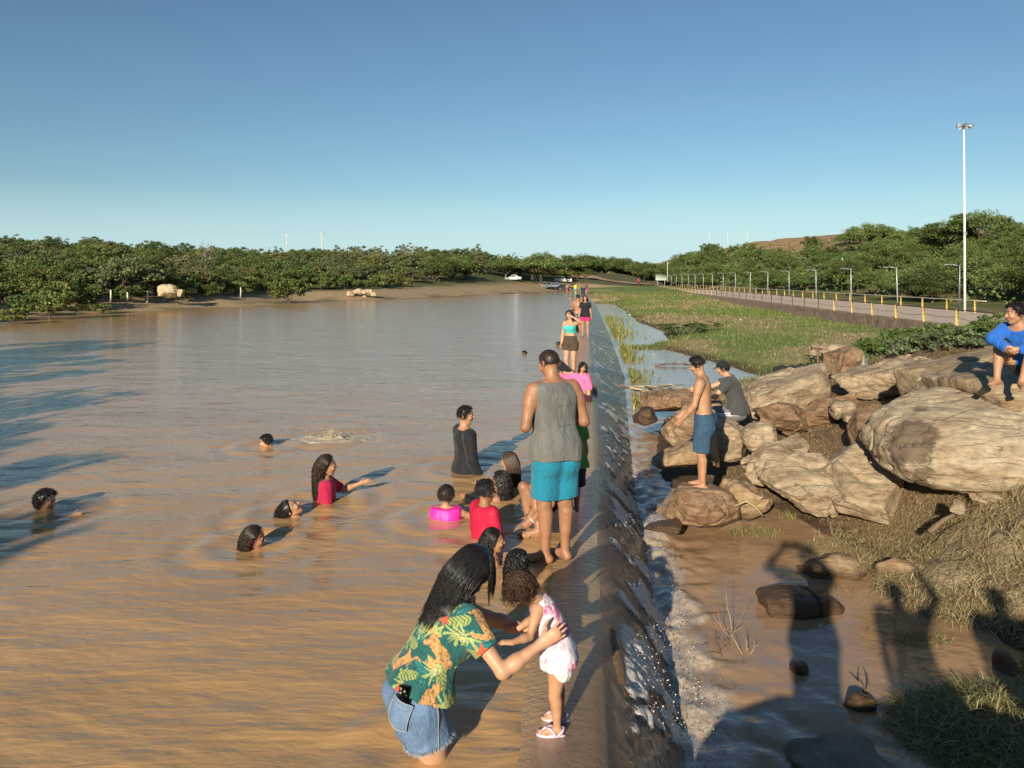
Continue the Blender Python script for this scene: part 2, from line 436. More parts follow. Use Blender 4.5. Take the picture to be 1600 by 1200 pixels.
bump(nt, b, noise(nt, v, 14, 8, .7), .8, .05)
ground = mk('ground', np.stack([GX, GY, GZ], -1).reshape(-1, 3), GQ, mat=m_ground, col=col.reshape(-1, 3)); tag(ground, kind='structure')

# ---------------------------------------------------------------- lake
def muddy(name, deep, mud, bs1, bs2, st, rough=.05, sc=(1, 1, 1), rot=0, foam=False):
    m, nt, b = nodes(name)
    v = coord(nt, sc, (0, 0, rot)); v0 = coord(nt)
    f = noise(nt, coord(nt, (.35, .9, 1), (0, 0, rot)), .8, 4, .6, .6)
    c = ramp(nt, f, [(.3, deep), (.7, mud)])
    if foam:
        a = N(nt, 'ShaderNodeVertexColor', layer_name='Col'); fq = math_(nt, 'MULTIPLY', a.outputs[0], ramp(nt, noise(nt, v0, 30, 5, .7), [(.38, .1), (.6, 1.0)]))
        c = mix(nt, c, (.60, .52, .42), fq)
    L(nt, c, b.inputs['Base Color'])
    b.inputs['Roughness'].default_value = rough; b.inputs['IOR'].default_value = 1.47
    h = noise(nt, v, bs1, 3, .5, .35); h2 = noise(nt, v, bs2, 3, .5, .2)
    n1 = bump(nt, None, h, st[0], .12); bump(nt, b, h2, st[1], .03, n1)
    return m
m_water = muddy('muddy_water', (.455, .262, .104), (.57, .342, .150), .85, 4.2, (.30, .40), .12, (1, 2.6, 1), .20)
RIP = [at(416, 695, 11.0), at(70, 795, 7.9), at(450, 806, 7.75), at(395, 855, 6.9), at(508, 780, 8.35), at(515, 685, 11.4), at(685, 1175, 3.9), at(727, 735, 9.6), at(695, 806, 7.7), at(760, 836, 7.15)]
wx = graded(-46, 17, -7, .8, .055, 1.03); wy = graded(-6, 163, 3.4, 12, .055, 1.03)
WX, WY = np.meshgrid(wx, wy, indexing='ij')
PW = np.stack([WX, WY, WX*0], -1)
def rotxy(P, a): c, s = math.cos(a), math.sin(a); return np.stack([P[..., 0]*c-P[..., 1]*s, P[..., 0]*s+P[..., 1]*c, P[..., 2]], -1)
R_ = rotxy(PW, -.22)
WZ = .012*fbm(R_*np.array((.7, 2.0, 1)), 2, 41)+.006*fbm(R_*np.array((2.2, 5.5, 1)), 2, 42)
fade = sstep(-.1, -1.0, WX-dam_x(WY))
for p in RIP:
    r = np.hypot(WX-p[0], (WY-p[1])); WZ = WZ+.017*np.cos(r*15)*np.exp(-((r-.45)/.36)**2)*(.6+.5*fbm(PW*2.5, 2, 44))
WZ = WZ*(.35+.65*fade)
ii = np.arange(WX.size).reshape(WX.shape)
WQ = np.stack([ii[:-1, :-1], ii[1:, :-1], ii[1:, 1:], ii[:-1, 1:]], -1)
edge = .5*(WX[:-1, :-1]+WX[1:, 1:])-dam_x(.5*(WY[:-1, :-1]+WY[1:, 1:]))
keep = edge < -.14
lim = dam_x(WY)-.165; sW = WX-dam_x(WY); WZ = WZ-.040*sstep(-.75, -.17, sW); WXc = np.minimum(WX, lim); keep = WX[:-1, :-1] < lim[:-1, :-1]-1e-4
lake = mk('lake_water', np.stack([WXc, WY, WZ], -1).reshape(-1, 3), WQ[keep], mat=m_water); tag(lake, kind='structure')
# water below the dam
m_low = muddy('stream_water', (.34, .205, .105), (.42, .265, .15), 1.3, 7.0, (.16, .22), .05, (1, 1.4, 1), -.5, True)
px_ = graded(-.5, 16, .5, 4.5, .045, 1.05); py_ = graded(2, 112, 4, 13, .045, 1.035)
LX, LY = np.meshgrid(px_, py_, indexing='ij'); PL = np.stack([LX, LY, LX*0], -1)
toe = np.exp(-np.maximum(LX-dam_x(LY)-.5, 0)/.45)
LZ = WL+.006*fbm(PL*3, 3, 51)+toe*.07*fbm(PL*np.array((7, 5, 1)), 3, 52)+.02*sstep(6.3, 5.2, LY)*fbm(rotxy(PL, .6)*np.array((2.5, 9, 1)), 3, 53)
tdist = np.maximum(LX-dam_x(LY)-.50, 0); fo_n = fbm(PL*np.array((5, 3.5, 1)), 4, 54)
lcol = np.clip(sstep(-.30, .35, fo_n+.50-tdist*2.6)*sstep(26, 12, LY)+.8*sstep(.18, .45, fbm(rotxy(PL, .6)*np.array((3, 8, 1)), 3, 56))*sstep(5.6, 4.6, LY)*sstep(2.2, .9, tdist), 0, 1)
LZ = LZ+.02*lcol*(.5+fo_n)
ii = np.arange(LX.size).reshape(LX.shape)
LQ = np.stack([ii[:-1, :-1], ii[1:, :-1], ii[1:, 1:], ii[:-1, 1:]], -1).reshape(-1, 4)
stream = mk('stream_water', np.stack([LX, LY, LZ], -1).reshape(-1, 3), LQ, mat=m_low, col=np.repeat(lcol.reshape(-1, 1), 3, 1)); tag(stream, kind='structure')

# ---------------------------------------------------------------- the overflow dam
ry = graded(1.85, 161, 3.4, 13, .022, 1.02)
PROF = [(-2.2,-.9),(-1.5,-.34),(-1.05,-.10),(-.75,-.040),(-.50,-.018),(-.30,-.014),(-.17,-.020)]
NS = 78
def dam_pt(s01, Y):
    """s01 0..1 across crest and face; width of the face grows away from the near abutment"""
    run = np.interp(Y, [0, 4, 7, 11, 15, 25, 40, 160], [.50, .52, .54, .62, .82, 1.30, 1.42, 1.3]); drop = np.interp(Y, [0, 100, 140, 161], [.98, .98, .5, .1])
    k = 9
    s = np.concatenate([[p[0] for p in PROF], [0]*k]); z = np.concatenate([[p[1] for p in PROF], [0]*k])
    return run, drop
S0 = -.17
sa = np.concatenate([np.linspace(-2.2, -.8, 8), np.linspace(-.72, S0, 24)])
fa_ = np.linspace(0.015, 1, 58)
S_ = []; 
run, drop = dam_pt(0, ry)
za = np.interp(sa, [p[0] for p in PROF], [p[1] for p in PROF])
SS = np.concatenate([np.tile(sa, (len(ry), 1)), S0+fa_[None, :]*(run[:, None]-S0)], 1)
ZZ = np.concatenate([np.tile(za, (len(ry), 1)), -.02-(fa_[None, :]**1.22)*drop[:, None]], 1)
ZZ = ZZ+np.interp(ry, [2, 4.3, 5.4, 7.0], [.052, .046, .020, 0])[:, None]*sstep(-.80, -.50, SS)*sstep(S0+.06, S0-.06, SS)
# the near crest is rounded: the face starts softly
rnd = np.interp(ry, [2, 6, 9, 14], [.10, .07, .03, .01])[:, None]
ZZ = ZZ-rnd*.4*np.exp(-((SS-S0-.05)/.12)**2)
YY = np.tile(ry[:, None], (1, SS.shape[1])); XX = dam_x(YY)+SS
face = sstep(S0, S0+.14, SS); q = np.clip((SS-S0)/(run[:, None]-S0), 0, 1)
PD = np.stack([XX, YY, ZZ], -1)
# rough wet rock
fl = np.stack([SS*1.2, YY+SS*.9, ZZ*1.2], -1)            # flow direction: across the crest and down the face
rockn = fbm(np.stack([XX, YY, ZZ], -1)*np.array((5, 3.2, 5)), 4, 61)
near = np.interp(YY, [3, 8, 14, 30], [1, .8, .5, .25])
disp = rockn*.022*near*(.35+.65*face)
ridge = fbm(np.stack([SS*2.0, (YY-SS*.55)*9, ZZ*2.0], -1), 3, 64)
disp = disp+ridge*.012*face*near
# white water
lump = fbm(np.stack([SS*3.0, (YY-SS*.55)*3.2, ZZ*3], -1), 3, 62); lump2 = fbm(np.stack([SS*9, (YY-SS*.4)*13, ZZ*9], -1), 3, 63)
lo_b = np.interp(YY, [3, 4.5, 6, 9, 14, 22, 40, 60], [.30, .30, .28, .20, .14, .12, .08, -.10])
foam = sstep(.0, .22, lump+.45*lump2-.23+lo_b+.22*(q-.4)*sstep(16, 6, YY))*sstep(S0+.08, S0+.22, SS)
disp = disp+foam*(.010+.030*np.maximum(lump2+.3, 0)*near+.016*fbm(PD*38, 2, 67)*near)
nr = np.array((.62, 0, .78))*face[..., None]+np.array((0, 0, 1.0))*(1-face[..., None])
PD = PD+nr*disp[..., None]
ii = np.arange(XX.size).reshape(XX.shape)
DQ = np.stack([ii[:-1, :-1], ii[1:, :-1], ii[1:, 1:], ii[:-1, 1:]], -1).reshape(-1, 4)[:, ::-1]
mudf = np.maximum(np.clip(1-face*1.0, 0, 1)*np.interp(YY, [3, 4.4, 5.4, 7], [.10, .35, .85, 1.0]), sstep(-.30, -.52, SS+.22*fbm(PD*np.array((1.3, .9, 0)), 3, 66)))
dcol = np.stack([foam, mudf, q], -1)
m_dam, nt, b = nodes('wet_dam')
a = N(nt, 'ShaderNodeVertexColor', layer_name='Col'); sp = N(nt, 'ShaderNodeSeparateColor'); L(nt, a.outputs[0], sp.inputs[0])
v = coord(nt); vs = coord(nt, (1.2, 5, 1.2), (0, 0, .3))
rk = ramp(nt, noise(nt, v, 4.5, 9, .7, .5), [(.28, (.045, .032, .019)), (.47, (.17, .108, .056)), (.60, (.13, .082, .043)), (.75, (.30, .205, .11))])
crv = ramp(nt, noise(nt, vs, 3, 6, .6), [(.3, .6), (.7, 1.2)])
rk = mix(nt, rk, crv, 1, 'MULTIPLY')
fc = ramp(nt, noise(nt, vs, 5, 6, .65), [(.3, (.022, .021, .022)), (.55, (.055, .048, .042)), (.8, (.12, .10, .082))])
posn = N(nt, 'ShaderNodeNewGeometry'); psep = N(nt, 'ShaderNodeSeparateXYZ'); L(nt, posn.outputs['Position'], psep.inputs[0])
fc = mix(nt, rk, fc, ramp(nt, math_(nt, 'MULTIPLY', psep.outputs[1], .1), [(.40, .30), (.75, 1.0)]))
base = mix(nt, rk, fc, ramp(nt, sp.outputs[2], [(.0, 0.0), (.38, 1.0)]))
base = mix(nt, base, (.44, .28, .135), sp.outputs[1])
fst = math_(nt, 'ADD', sp.outputs[0], math_(nt, 'MULTIPLY', math_(nt, 'SUBTRACT', noise(nt, coord(nt, (1.6, 5.5, 1.6), (0, 0, .45)), 7, 8, .75, .4), .5), 2.6))
ff = math_(nt, 'MULTIPLY', ramp(nt, math_(nt, 'ADD', fst, math_(nt, 'MULTIPLY', math_(nt, 'SUBTRACT', noise(nt, v, 55, 4, .7), .5), 1.6)), [(.45, 0.0), (.65, 1.0)]), ramp(nt, sp.outputs[0], [(.02, 0.0), (.2, 1.0)]))
base = mix(nt, base, (.76, .71, .62), ff)
L(nt, base, b.inputs['Base Color'])
L(nt, ramp(nt, ff, [(0, .13), (1, .6)]), b.inputs['Roughness']); b.inputs['IOR'].default_value = 1.5; b.inputs['Coat Weight'].default_value = .7; b.inputs['Coat IOR'].default_value = 1.6; b.inputs['Coat Roughness'].default_value = .10
n1 = bump(nt, None, noise(nt, coord(nt, (1.4, 6.5, 1.4), (0, 0, .12)), 4.2, 5, .6, .4), .55, .05)
L(nt, ramp(nt, math_(nt, 'MULTIPLY', psep.outputs[1], .1), [(.42, .22), (.62, .62)]), n1.node.inputs['Strength'])
n2 = bump(nt, None, noise(nt, v, 6.5, 9, .72), .45, .05, n1)
L(nt, math_(nt, 'MAXIMUM', ramp(nt, sp.outputs[2], [(0.0, .12), (.35, .50)]), ramp(nt, math_(nt, 'MULTIPLY', psep.outputs[1], .1), [(.42, .55), (.60, .10)])), n2.node.inputs['Strength'])
n3 = bump(nt, None, ff, .6, .03, n2)
n4 = bump(nt, b, noise(nt, v, 26, 6, .65), .35, .015, n3)
L(nt, n4, b.inputs['Coat Normal'])
dam = mk('overflow_dam', PD.reshape(-1, 3), DQ, mat=m_dam, col=dcol.reshape(-1, 3))
tag(dam, 'long low overflow dam with dark wet face and brown water spilling over its crest', 'dam')
# drops of spray thrown off the face and the churned toe
rs = np.random.RandomState(5)
sp_ = MB()
m_foam = plain('white_water', (.62, .585, .52), .5, .15, 20)
yi = rs.choice(len(ry), 16000, p=None); si = rs.randint(48, SS.shape[1], 16000)
n_ok = 0
V0 = []; 
for a_, b_ in zip(yi, si):
    if foam[a_, b_] > .35 and rs.rand() < np.interp(ry[a_], [3.5, 9, 13, 25], [.28, .26, .10, .01]):
        p = PD[a_, b_]+np.array((rs.uniform(0, .06)+.012, rs.uniform(-.03, .03), rs.uniform(.0, .07)))
        r = .0022+.0045*rs.rand()**3; V0.append((p, r))
for k in range(420):
    Y = rs.uniform(3.6, 11.5); X = dam_x(Y)+np.interp(Y, ry, run)+rs.exponential(.055)
    V0.append((np.array((X, Y, WL+rs.exponential(.045)+.005)), .0022+.0045*rs.rand()**2))
for p, r in V0: sp_.ball(p, r, 5)
spray = sp_.build('spray', m_foam, smooth=True); tag(spray, 'white drops thrown off the dark spillway face', None, kind='stuff')
# ---------------------------------------------------------------- people
def skin_mat(name, col, rough=.5, wet=.0):
    m, nt, b = nodes(name); v = coord(nt)
    f = ramp(nt, noise(nt, v, 9, 6, .65), [(.28, (.74, .70, .68)), (.5, (.98, .96, .95)), (.72, (1.12, 1.08, 1.05))])
    a = N(nt, 'ShaderNodeVertexColor', layer_name='Col')
    c = mix(nt, mix(nt, a.outputs[0], col, 1, 'MULTIPLY'), f, 1, 'MULTIPLY')
    L(nt, c, b.inputs['Base Color']); L(nt, ramp(nt, noise(nt, v, 22, 4), [(.35, rough-.18), (.65, rough+.10)]), b.inputs['Roughness'])
    b.inputs['Subsurface Weight'].default_value = .06; b.inputs['Subsurface Radius'].default_value = (.02, .008, .004); b.inputs['Subsurface Scale'].default_value = .3
    b.inputs['Coat Weight'].default_value = wet; b.inputs['Coat Roughness'].default_value = .25
    bump(nt, b, noise(nt, v, 160, 3), .08, .003)
    return m
def hair_mat(name, col, rough=.45):
    m, nt, b = nodes(name); v = coord(nt)
    c = ramp(nt, noise(nt, v, 45, 4), [(.3, tuple(x*.6 for x in col)), (.7, tuple(x*1.5 for x in col))])
    L(nt, c, b.inputs['Base Color']); b.inputs['Roughness'].default_value = rough; b.inputs['Specular IOR Level'].default_value = .4
    bump(nt, b, noise(nt, v, 120, 3), .3, .004)
    return m
def cloth_mat(name, col, rough=.85, wet=0, usecol=False, var=.12, weave=260, bs=.15):
    m, nt, b = nodes(name); v = coord(nt)
    f = noise(nt, v, 9, 5, .6)
    c = ramp(nt, f, [(.3, tuple(x*(1-var) for x in col)), (.7, tuple(x*(1+var) for x in col))])
    if usecol:
        a = N(nt, 'ShaderNodeVertexColor', layer_name='Col'); c = mix(nt, c, a.outputs[0], 1, 'MULTIPLY')
    L(nt, c, b.inputs['Base Color']); b.inputs['Roughness'].default_value = rough; b.inputs['Sheen Weight'].default_value = .1 if not wet else 0
    b.inputs['Coat Weight'].default_value = wet; b.inputs['Coat Roughness'].default_value = .2
    b.inputs['Specular IOR Level'].default_value = .3
    n1 = bump(nt, None, noise(nt, coord(nt, (1, 1, .40)), 15, 5, .62, .6), .75, .035)
    bump(nt, b, noise(nt, v, weave, 2), bs, .003, n1)
    return m
def denim_mat(name, col):
    m, nt, b = nodes(name); v = coord(nt)
    f = noise(nt, v, 7, 6, .65); g = noise(nt, coord(nt, (1, 1, .12)), 320, 2)
    c = ramp(nt, f, [(.3, tuple(x*.7 for x in col)), (.55, col), (.8, tuple(min(1, x*1.7) for x in col))])
    c = mix(nt, c, ramp(nt, g, [(.3, .72), (.7, 1.3)]), 1, 'MULTIPLY')
    a = N(nt, 'ShaderNodeVertexColor', layer_name='Col'); c = mix(nt, c, a.outputs[0], 1, 'MULTIPLY')
    L(nt, c, b.inputs['Base Color']); b.inputs['Roughness'].default_value = .85; b.inputs['Specular IOR Level'].default_value = .2
    n1 = bump(nt, None, noise(nt, coord(nt, (1, 1, .4)), 26, 4, .6), .5, .02)
    bump(nt, b, g, .2, .003, n1)
    return m
m_eye = plain('eye_white', (.42, .38, .34), .4, .02, spec=.2); m_iris = plain('dark_iris', (.02, .012, .008), .3, .1, spec=.3)
SK = {k: skin_mat('skin_'+k, c, .58, .03) for k, c in dict(light=(.52, .30, .185), tan=(.43, .23, .13), brown=(.34, .17, .092), dark=(.22, .105, .056), baby=(.50, .275, .155)).items()}
HR = {'black': hair_mat('black_hair', (.012, .010, .010), .36), 'dark': hair_mat('dark_brown_hair', (.026, .016, .011), .42), 'brown': hair_mat('brown_hair', (.06, .032, .018), .5)}

def strands(paths, r0, r1=None):
    """three-sided tapering tubes along many paths (n, k, 3)"""
    P = np.asarray(paths, float); n, k, _ = P.shape
    d = np.gradient(P, axis=1); d /= np.linalg.norm(d, axis=2, keepdims=True)+1e-9
    up = np.tile(np.array([.3, .2, .93]), (n, k, 1)); a = np.cross(d, up); a /= np.linalg.norm(a, axis=2, keepdims=True)+1e-9; b = np.cross(d, a)
    t = np.linspace(0, 1, k)
    r = np.asarray(r0).reshape(-1, 1)*(1-t**2*.85)[None, :]*np.ones((n, 1))
    V = [P+r[..., None]*(math.cos(q)*a+math.sin(q)*b) for q in (0, 2.094, 4.189)]
    V = np.stack(V, 2).reshape(-1, 3)
    base = (np.arange(n)[:, None]*k+np.arange(k-1)[None, :]).reshape(-1)*3
    Q = np.concatenate([np.stack([base+j, base+(j+1) % 3, base+3+(j+1) % 3, base+3+j], 1) for j in range(3)])
    return V, Q

def person(label, pos, az, H, child=0.0, female=False, fat=1.0, skin='tan', pose=None, wear=(), hair=None, h=.011, root='feet', legs=True, face=True, tilt=None, group=None, headscale=1.0, fingers=True, twist=0, bust=0, belly=0, toes=True, nid=None):
    pose = pose or {}
    az = math.radians(az)
    Rt = np.array((math.cos(az), -math.sin(az), 0)); Fw = np.array((math.sin(az), math.cos(az), 0)); Up = np.array((0, 0, 1.0))
    W = lambda v: np.asarray(v[1:], float) if isinstance(v[0], str) else v[0]*Rt+v[1]*Fw+v[2]*Up
    hh = H*(.130+.066*child)*headscale; hip = H*(.52-.10*child); nb = H-hh*.95-H*(.030-.012*child); T = nb-hip
    th = (hip-.04*H)*.51; sh = (hip-.04*H)*.49
    ua = H*(.172-.022*child); fa = H*(.145-.015*child); hl = H*(.105-.008*child)
    sw = H*((.100 if female else .117)-.012*child); hw = H*(.046 if not female else .056)
    s1 = nrm(W(pose.get('spine', (0, 0, 1)))); s2 = nrm(W(pose.get('spine2', pose.get('spine', (0, 0, 1)))))
    pel = np.zeros(3)
    p1 = pel+s1*T*.5; p2 = p1+s2*T*.5
    def sp(t): return (1-t)**2*pel+2*t*(1-t)*p1+t*t*p2 if True else None
    tw = math.radians(pose.get('twist', twist))
    def frame(t):
        tn = nrm(s1*(1-t)+s2*t); a = tw*t
        r = Rt*math.cos(a)+Fw*math.sin(a)*-1; r = nrm(r-tn*(r@tn)); return tn, r, np.cross(tn, r)      # normal points forward
    lf = fat**.8*(1+.12*child)
    # torso ------------------------------------------------------------
    g = 1.0 if not female else .0
    tt = np.array([-.10, .05, .22, .40, .60, .80, .93, 1.0])
    if female: ww = np.array([.080, .104, .098, .084, .086, .090, .074, .040]); dd = np.array([.062, .074, .066, .058, .062, .066, .048, .036])
    else: ww = np.array([.078, .096, .092, .088, .096, .105, .088, .044]); dd = np.array([.060, .070, .064, .062, .068, .072, .052, .040])
    if child > 0:
        cw = np.array([.082, .092, .090, .090, .092, .092, .078, .042]); cd = np.array([.066, .074, .076, .074, .070, .066, .052, .038])
        ww = ww*(1-child)+cw*child*1.06; dd = dd*(1-child)+cd*child*1.1
    ww = ww*H*fat; dd = dd*H*fat; dd[1:4] += belly*H
    pr = []; tors = []
    from_t = np.linspace(tt[0], 1, 17)
    def smooth_i(x, ys):
        yy = np.interp(x, tt, ys); e = .045
        return (np.interp(x-e, tt, ys)+2*yy+np.interp(x+e, tt, ys))/4
    wf = smooth_i(from_t, ww); df = smooth_i(from_t, dd)
    def spx(t): return sp(t) if t >= 0 else pel+s1*T*t
    for i in range(16):
        ta, tb = from_t[i], from_t[i+1]; fa_, fb_ = frame(max(ta, 0)), frame(max(tb, 0))
        tors.append((spx(ta), spx(tb), fa_[1], fa_[2], fb_[1], fb_[2], wf[i], df[i], wf[i+1], df[i+1], ta, tb))
    def trunk(lo_t, hi_t, inflate, k, keep=False):
        sl = []
        wk, dk = max(np.interp(.05, from_t, wf), hw+.055*H*lf+.012), np.interp(.05, from_t, df)+.016*H
        for z in tors:
            if keep:
                g0, g1 = sstep(.34, .04, z[10]), sstep(.34, .04, z[11]); z = z[:6]+(max(z[6], z[6]*(1-g0)+wk*g0), z[7]*(1-g0)+dk*g0, max(z[8], z[8]*(1-g1)+wk*g1), z[9]*(1-g1)+dk*g1)+z[10:]
            if z[11] < lo_t-.10 or z[10] > hi_t+.02: continue
            e0, e1 = inflate(z[10]), inflate(z[11])
            sl.append(slab(*z[:6], z[6]+e0, z[7]+e0, z[8]+e1, z[9]+e1))
        def f(P):
            d = sl[0][0](P)
            for q in sl[1:]: d = np.minimum(d, q[0](P))
            return d
        return (f, np.min([q[1] for q in sl], 0), np.max([q[2] for q in sl], 0), k, 1)
    pr.append(trunk(-1, 2, lambda t: 0.0, .02*H))
    tn1, r1, n1 = frame(.93); tn0, r0, n0 = frame(0)
    neckb = sp(1.0); S = {}; shc = sp(.90)
    hu = nrm(W(pose.get('head', tuple((s2@x for x in (Rt, Fw, Up)))))); hf = W(pose.get('face', (0, 1, 0))); hf = nrm(hf-hu*(hf@hu)); hr = np.cross(hf, hu)
    head = neckb+nrm(tn1*.6+hu*.4)*H*(.030-.012*child)+hu*hh*.50+hf*hh*.06
    HA = np.stack([hr, hf, hu])
    hp = lambda x, f, u: head+hh*(x*hr+f*hf+u*hu)
    pr.append(cone(sp(.93), hp(0, -.08, -.12), H*(.034 if not female else .029)*fat**.5*(1-.1*child), H*(.031 if not female else .026)*fat**.5, .02*H))
    for sd_ in (-1, 1): pr.append(cone(sp(.985)+r1*sd_*.02*H, shc+r1*sd_*sw*.86+tn1*.005*H, .026*H*fat, .026*H*fat, .03*H))
    # limbs ------------------------------------------------------------
    J = {'Rt': Rt, 'Fw': Fw, 'pel': pel, 'neck': neckb, 'head': head, 'hu': hu, 'hf': hf, 'hr': hr, 'hh': hh, 'frame': frame, 'sp': sp}
    off = np.zeros(3)
    leg = {}
    for side, sd_ in (('L', -1), ('R', 1)):
        q = dict(pose.get('leg'+side, {}))
        hj = pel+r0*sd_*hw-s1*.012*H
        thd = nrm(W(q.get('thigh', (.03*sd_, .0, -1)))); shd = nrm(W(q.get('shin', (.0, -.03, -1))))
        kn = hj+thd*th; an = kn+shd*sh; fd = nrm(W(q.get('foot', (.15*sd_, 1, -.0))))
        leg[side] = [hj, kn, an, fd]
    # place so that the feet / pelvis sit where asked
    P0 = np.asarray(pos, float)
    if root == 'feet': off = P0-np.array((pel[0], pel[1], min(leg['L'][2][2], leg['R'][2][2])-.042*H))
    elif root == 'pelvis': off = P0-pel
    elif root == 'head': off = P0-head
    elif root == 'ankle': off = P0-np.array((*(.5*(leg['L'][2]+leg['R'][2]))[:2], min(leg['L'][2][2], leg['R'][2][2])-.042*H))
    def ik(a, tgt, l1, l2, pole):
        tgt = np.asarray(tgt, float)-off; v = tgt-a; d = min(np.linalg.norm(v), (l1+l2)*.995); v = nrm(v)
        x = (l1*l1-l2*l2+d*d)/(2*d); y = math.sqrt(max(l1*l1-x*x, 0)); p = nrm(pole); p = nrm(p-v*(p@v))
        return a+v*x+p*y, a+v*d
    LG = []; AR = {}
    for side, sd_ in (('L', -1), ('R', 1)):
        q = pose.get('leg'+side, {}); hj, kn, an, fd = leg[side]
        if 'ankle' in q: kn, an = ik(hj, np.asarray(q['ankle']), th, sh, W(q.get('pole', (0, 1, 0)))); leg[side] = [hj, kn, an, fd]
        J['hip'+side], J['knee'+side], J['ank'+side] = hj, kn, an
        q = pose.get('arm'+side, {})
        sj = shc+r1*sd_*sw+tn1*.0*H
        if 'wrist' in q: el, wr = ik(sj, np.asarray(q['wrist']), ua, fa, W(q.get('pole', (.5*sd_, -1, -.3))))
        else:
            ud = nrm(W(q.get('upper', (.18*sd_, -.05, -1)))); fo = nrm(W(q.get('fore', (.10*sd_, .25, -1)))); el = sj+ud*ua; wr = el+fo*fa
        fdir = nrm(wr-el); hd = nrm(W(q['hand'])) if 'hand' in q else fdir
        pn = W(q['palm']) if 'palm' in q else -sd_*Rt+.2*Fw
        pn = nrm(pn-hd*(pn@hd))
        AR[side] = (sj, el, wr, hd, pn, q.get('curl', .35), q.get('spread', .08)); J['sho'+side], J['elb'+side], J['wri'+side] = sj, el, wr
    if legs:
        for side, sd_ in (('L', -1), ('R', 1)):
            hj, kn, an, fd = leg[side]; d1 = nrm(kn-hj); d2 = nrm(an-kn); bk = nrm(np.cross(np.cross(d2, d1), d2)*1.0-fd*.5*0-n0*.02) if np.linalg.norm(np.cross(d1, d2)) > .1 else -n0
            calfb = nrm(-(fd-d2*(fd@d2)))
            pr.append(cone(hj, kn, .058*H*lf*(1.06 if female else 1), .034*H*lf, .025*H))
            pr.append(cone(hj-n0*.022*H, hj-n0*.03*H+d1*.04*H, .055*H*lf, .05*H*lf, .03*H))          # buttock
            pr.append(cone(kn, kn+d2*sh*.98, .033*H*lf, .0205*H*lf, .015*H))
            pr.append(cone(kn+d2*sh*.18+calfb*.010*H, kn+d2*sh*.55+calfb*.006*H, .032*H*lf, .024*H*lf, .015*H))
            fup = np.array((0, 0, 1.0)); fup = nrm(fup-fd*(fup@fd)); fs = np.cross(fd, fup)
            sole = an-fup*.040*H
            pr.append(cone(an-fd*.012*H-fup*.018*H, sole-fd*.018*H+fup*.020*H, .021*H, .020*H, .012*H))
            pr.append(cone(an+fd*.005*H-fup*.008*H, sole+fd*.085*H+fup*.013*H, .022*H, .017*H, .012*H))
            pr.append(cone(sole-fd*.010*H+fup*.014*H, sole+fd*.088*H+fup*.011*H, .017*H, .013*H, .010*H))
            pr.append(cone(sole+fd*.085*H+fup*.011*H+fs*.014*H, sole+fd*.085*H+fup*.010*H-fs*.012*H, .013*H, .012*H, .010*H))
            if toes:
                for i in range(5):
                    x = .024-.0125*i; ln = [.032, .031, .027, .022, .017][i]; rr = [.0088, .0068, .0064, .006, .0058][i]
                    bse = sole+fd*(.088-.0035*i*i*.6)*H+fs*(-sd_)*x*H+fup*.009*H
                    pr.append(cone(bse, bse+fd*ln*H-fup*.003*H, rr*H, rr*H*.9, .003*H))
            J['foot'+side] = (an, fd, fup, fs, sole)
    for side, sd_ in (('L', -1), ('R', 1)):
        sj, el, wr, hd, pn, curl, spread = AR[side]; d1 = nrm(el-sj); d2 = nrm(wr-el); af = lf
        mus = 1.0 if not female else .88
        pr.append(cone(sj-r1*sd_*.012*H, sj+d1*ua*.35, .037*H*af*mus, .031*H*af*mus, .03*H))
        pr.append(cone(sj+d1*ua*.2, el, .031*H*af*mus, .0235*H*af*mus, .02*H))
        pr.append(cone(el, el+d2*fa*.35, .0235*H*af*mus, .0255*H*af*mus, .015*H))
        pr.append(cone(el+d2*fa*.3, wr, .0255*H*af*mus, .0165*H*af*(.9 if female else 1), .015*H))
        sv = np.cross(hd, pn)                      # across the palm
        ts = sd_*-1.0                              # thumb side
        # palm normal faces inward for a hanging arm, so the thumb points forward
        tside = sv if (sv@W(pose.get('arm'+side, {}).get('thumb', (0, 1, .4)))) > 0 else -sv
        pr.append(cone(wr, wr+hd*hl*.20, .016*H*af, .019*H, .010*H, flat=(pn, .7)))
        pr.append(cone(wr+hd*hl*.15, wr+hd*hl*.46, .021*H, .0225*H, .008*H, flat=(pn, .5)))
        if fingers:
            for i in range(4):
                bse = wr+hd*hl*(.46-.02*abs(i-1.2))+tside*(1.5-i)*.106*hl
                ln = [.42, .47, .44, .35][i]*hl; rr = .050*hl; dv = nrm(hd+tside*(1.5-i)*spread)
                a0 = curl*[.7, .85, .95, 1.1][i]
                for sgi, fr in enumerate((.42, .33, .25)):
                    an_ = a0*(sgi+.6)*.62; dk = nrm(dv*math.cos(an_)+pn*math.sin(an_)); e = bse+dk*ln*fr
                    pr.append(cone(bse, e, rr*(1-.09*sgi), rr*(.92-.10*sgi), .0035*H*.6)); bse = e
            t0 = wr+hd*hl*.14+tside*.13*hl; t1 = t0+nrm(hd*.62+tside*.62+pn*.35*(1+curl))*.30*hl; t2 = t1+nrm(hd*.85+tside*.22+pn*.35*(1+curl))*.26*hl
            pr.append(cone(t0, t1, .075*hl, .055*hl, .008*H)); pr.append(cone(t1, t2, .055*hl, .042*hl, .004*H))
        J['hand'+side] = (wr, hd, pn, tside, hl)
    if bust:
        for sd_ in (-1, 1):
            c = sp(.70)+frame(.7)[1]*sd_*.045*H+frame(.7)[2]*.055*H; pr.append(ell(c, np.eye(3), (.042*H*bust,)*3, .03*H))
    # head -------------------------------------------------------------
    pr.append(ell(hp(0, -.03, .13), HA, (.335*hh, .40*hh, .365*hh), .02*H))
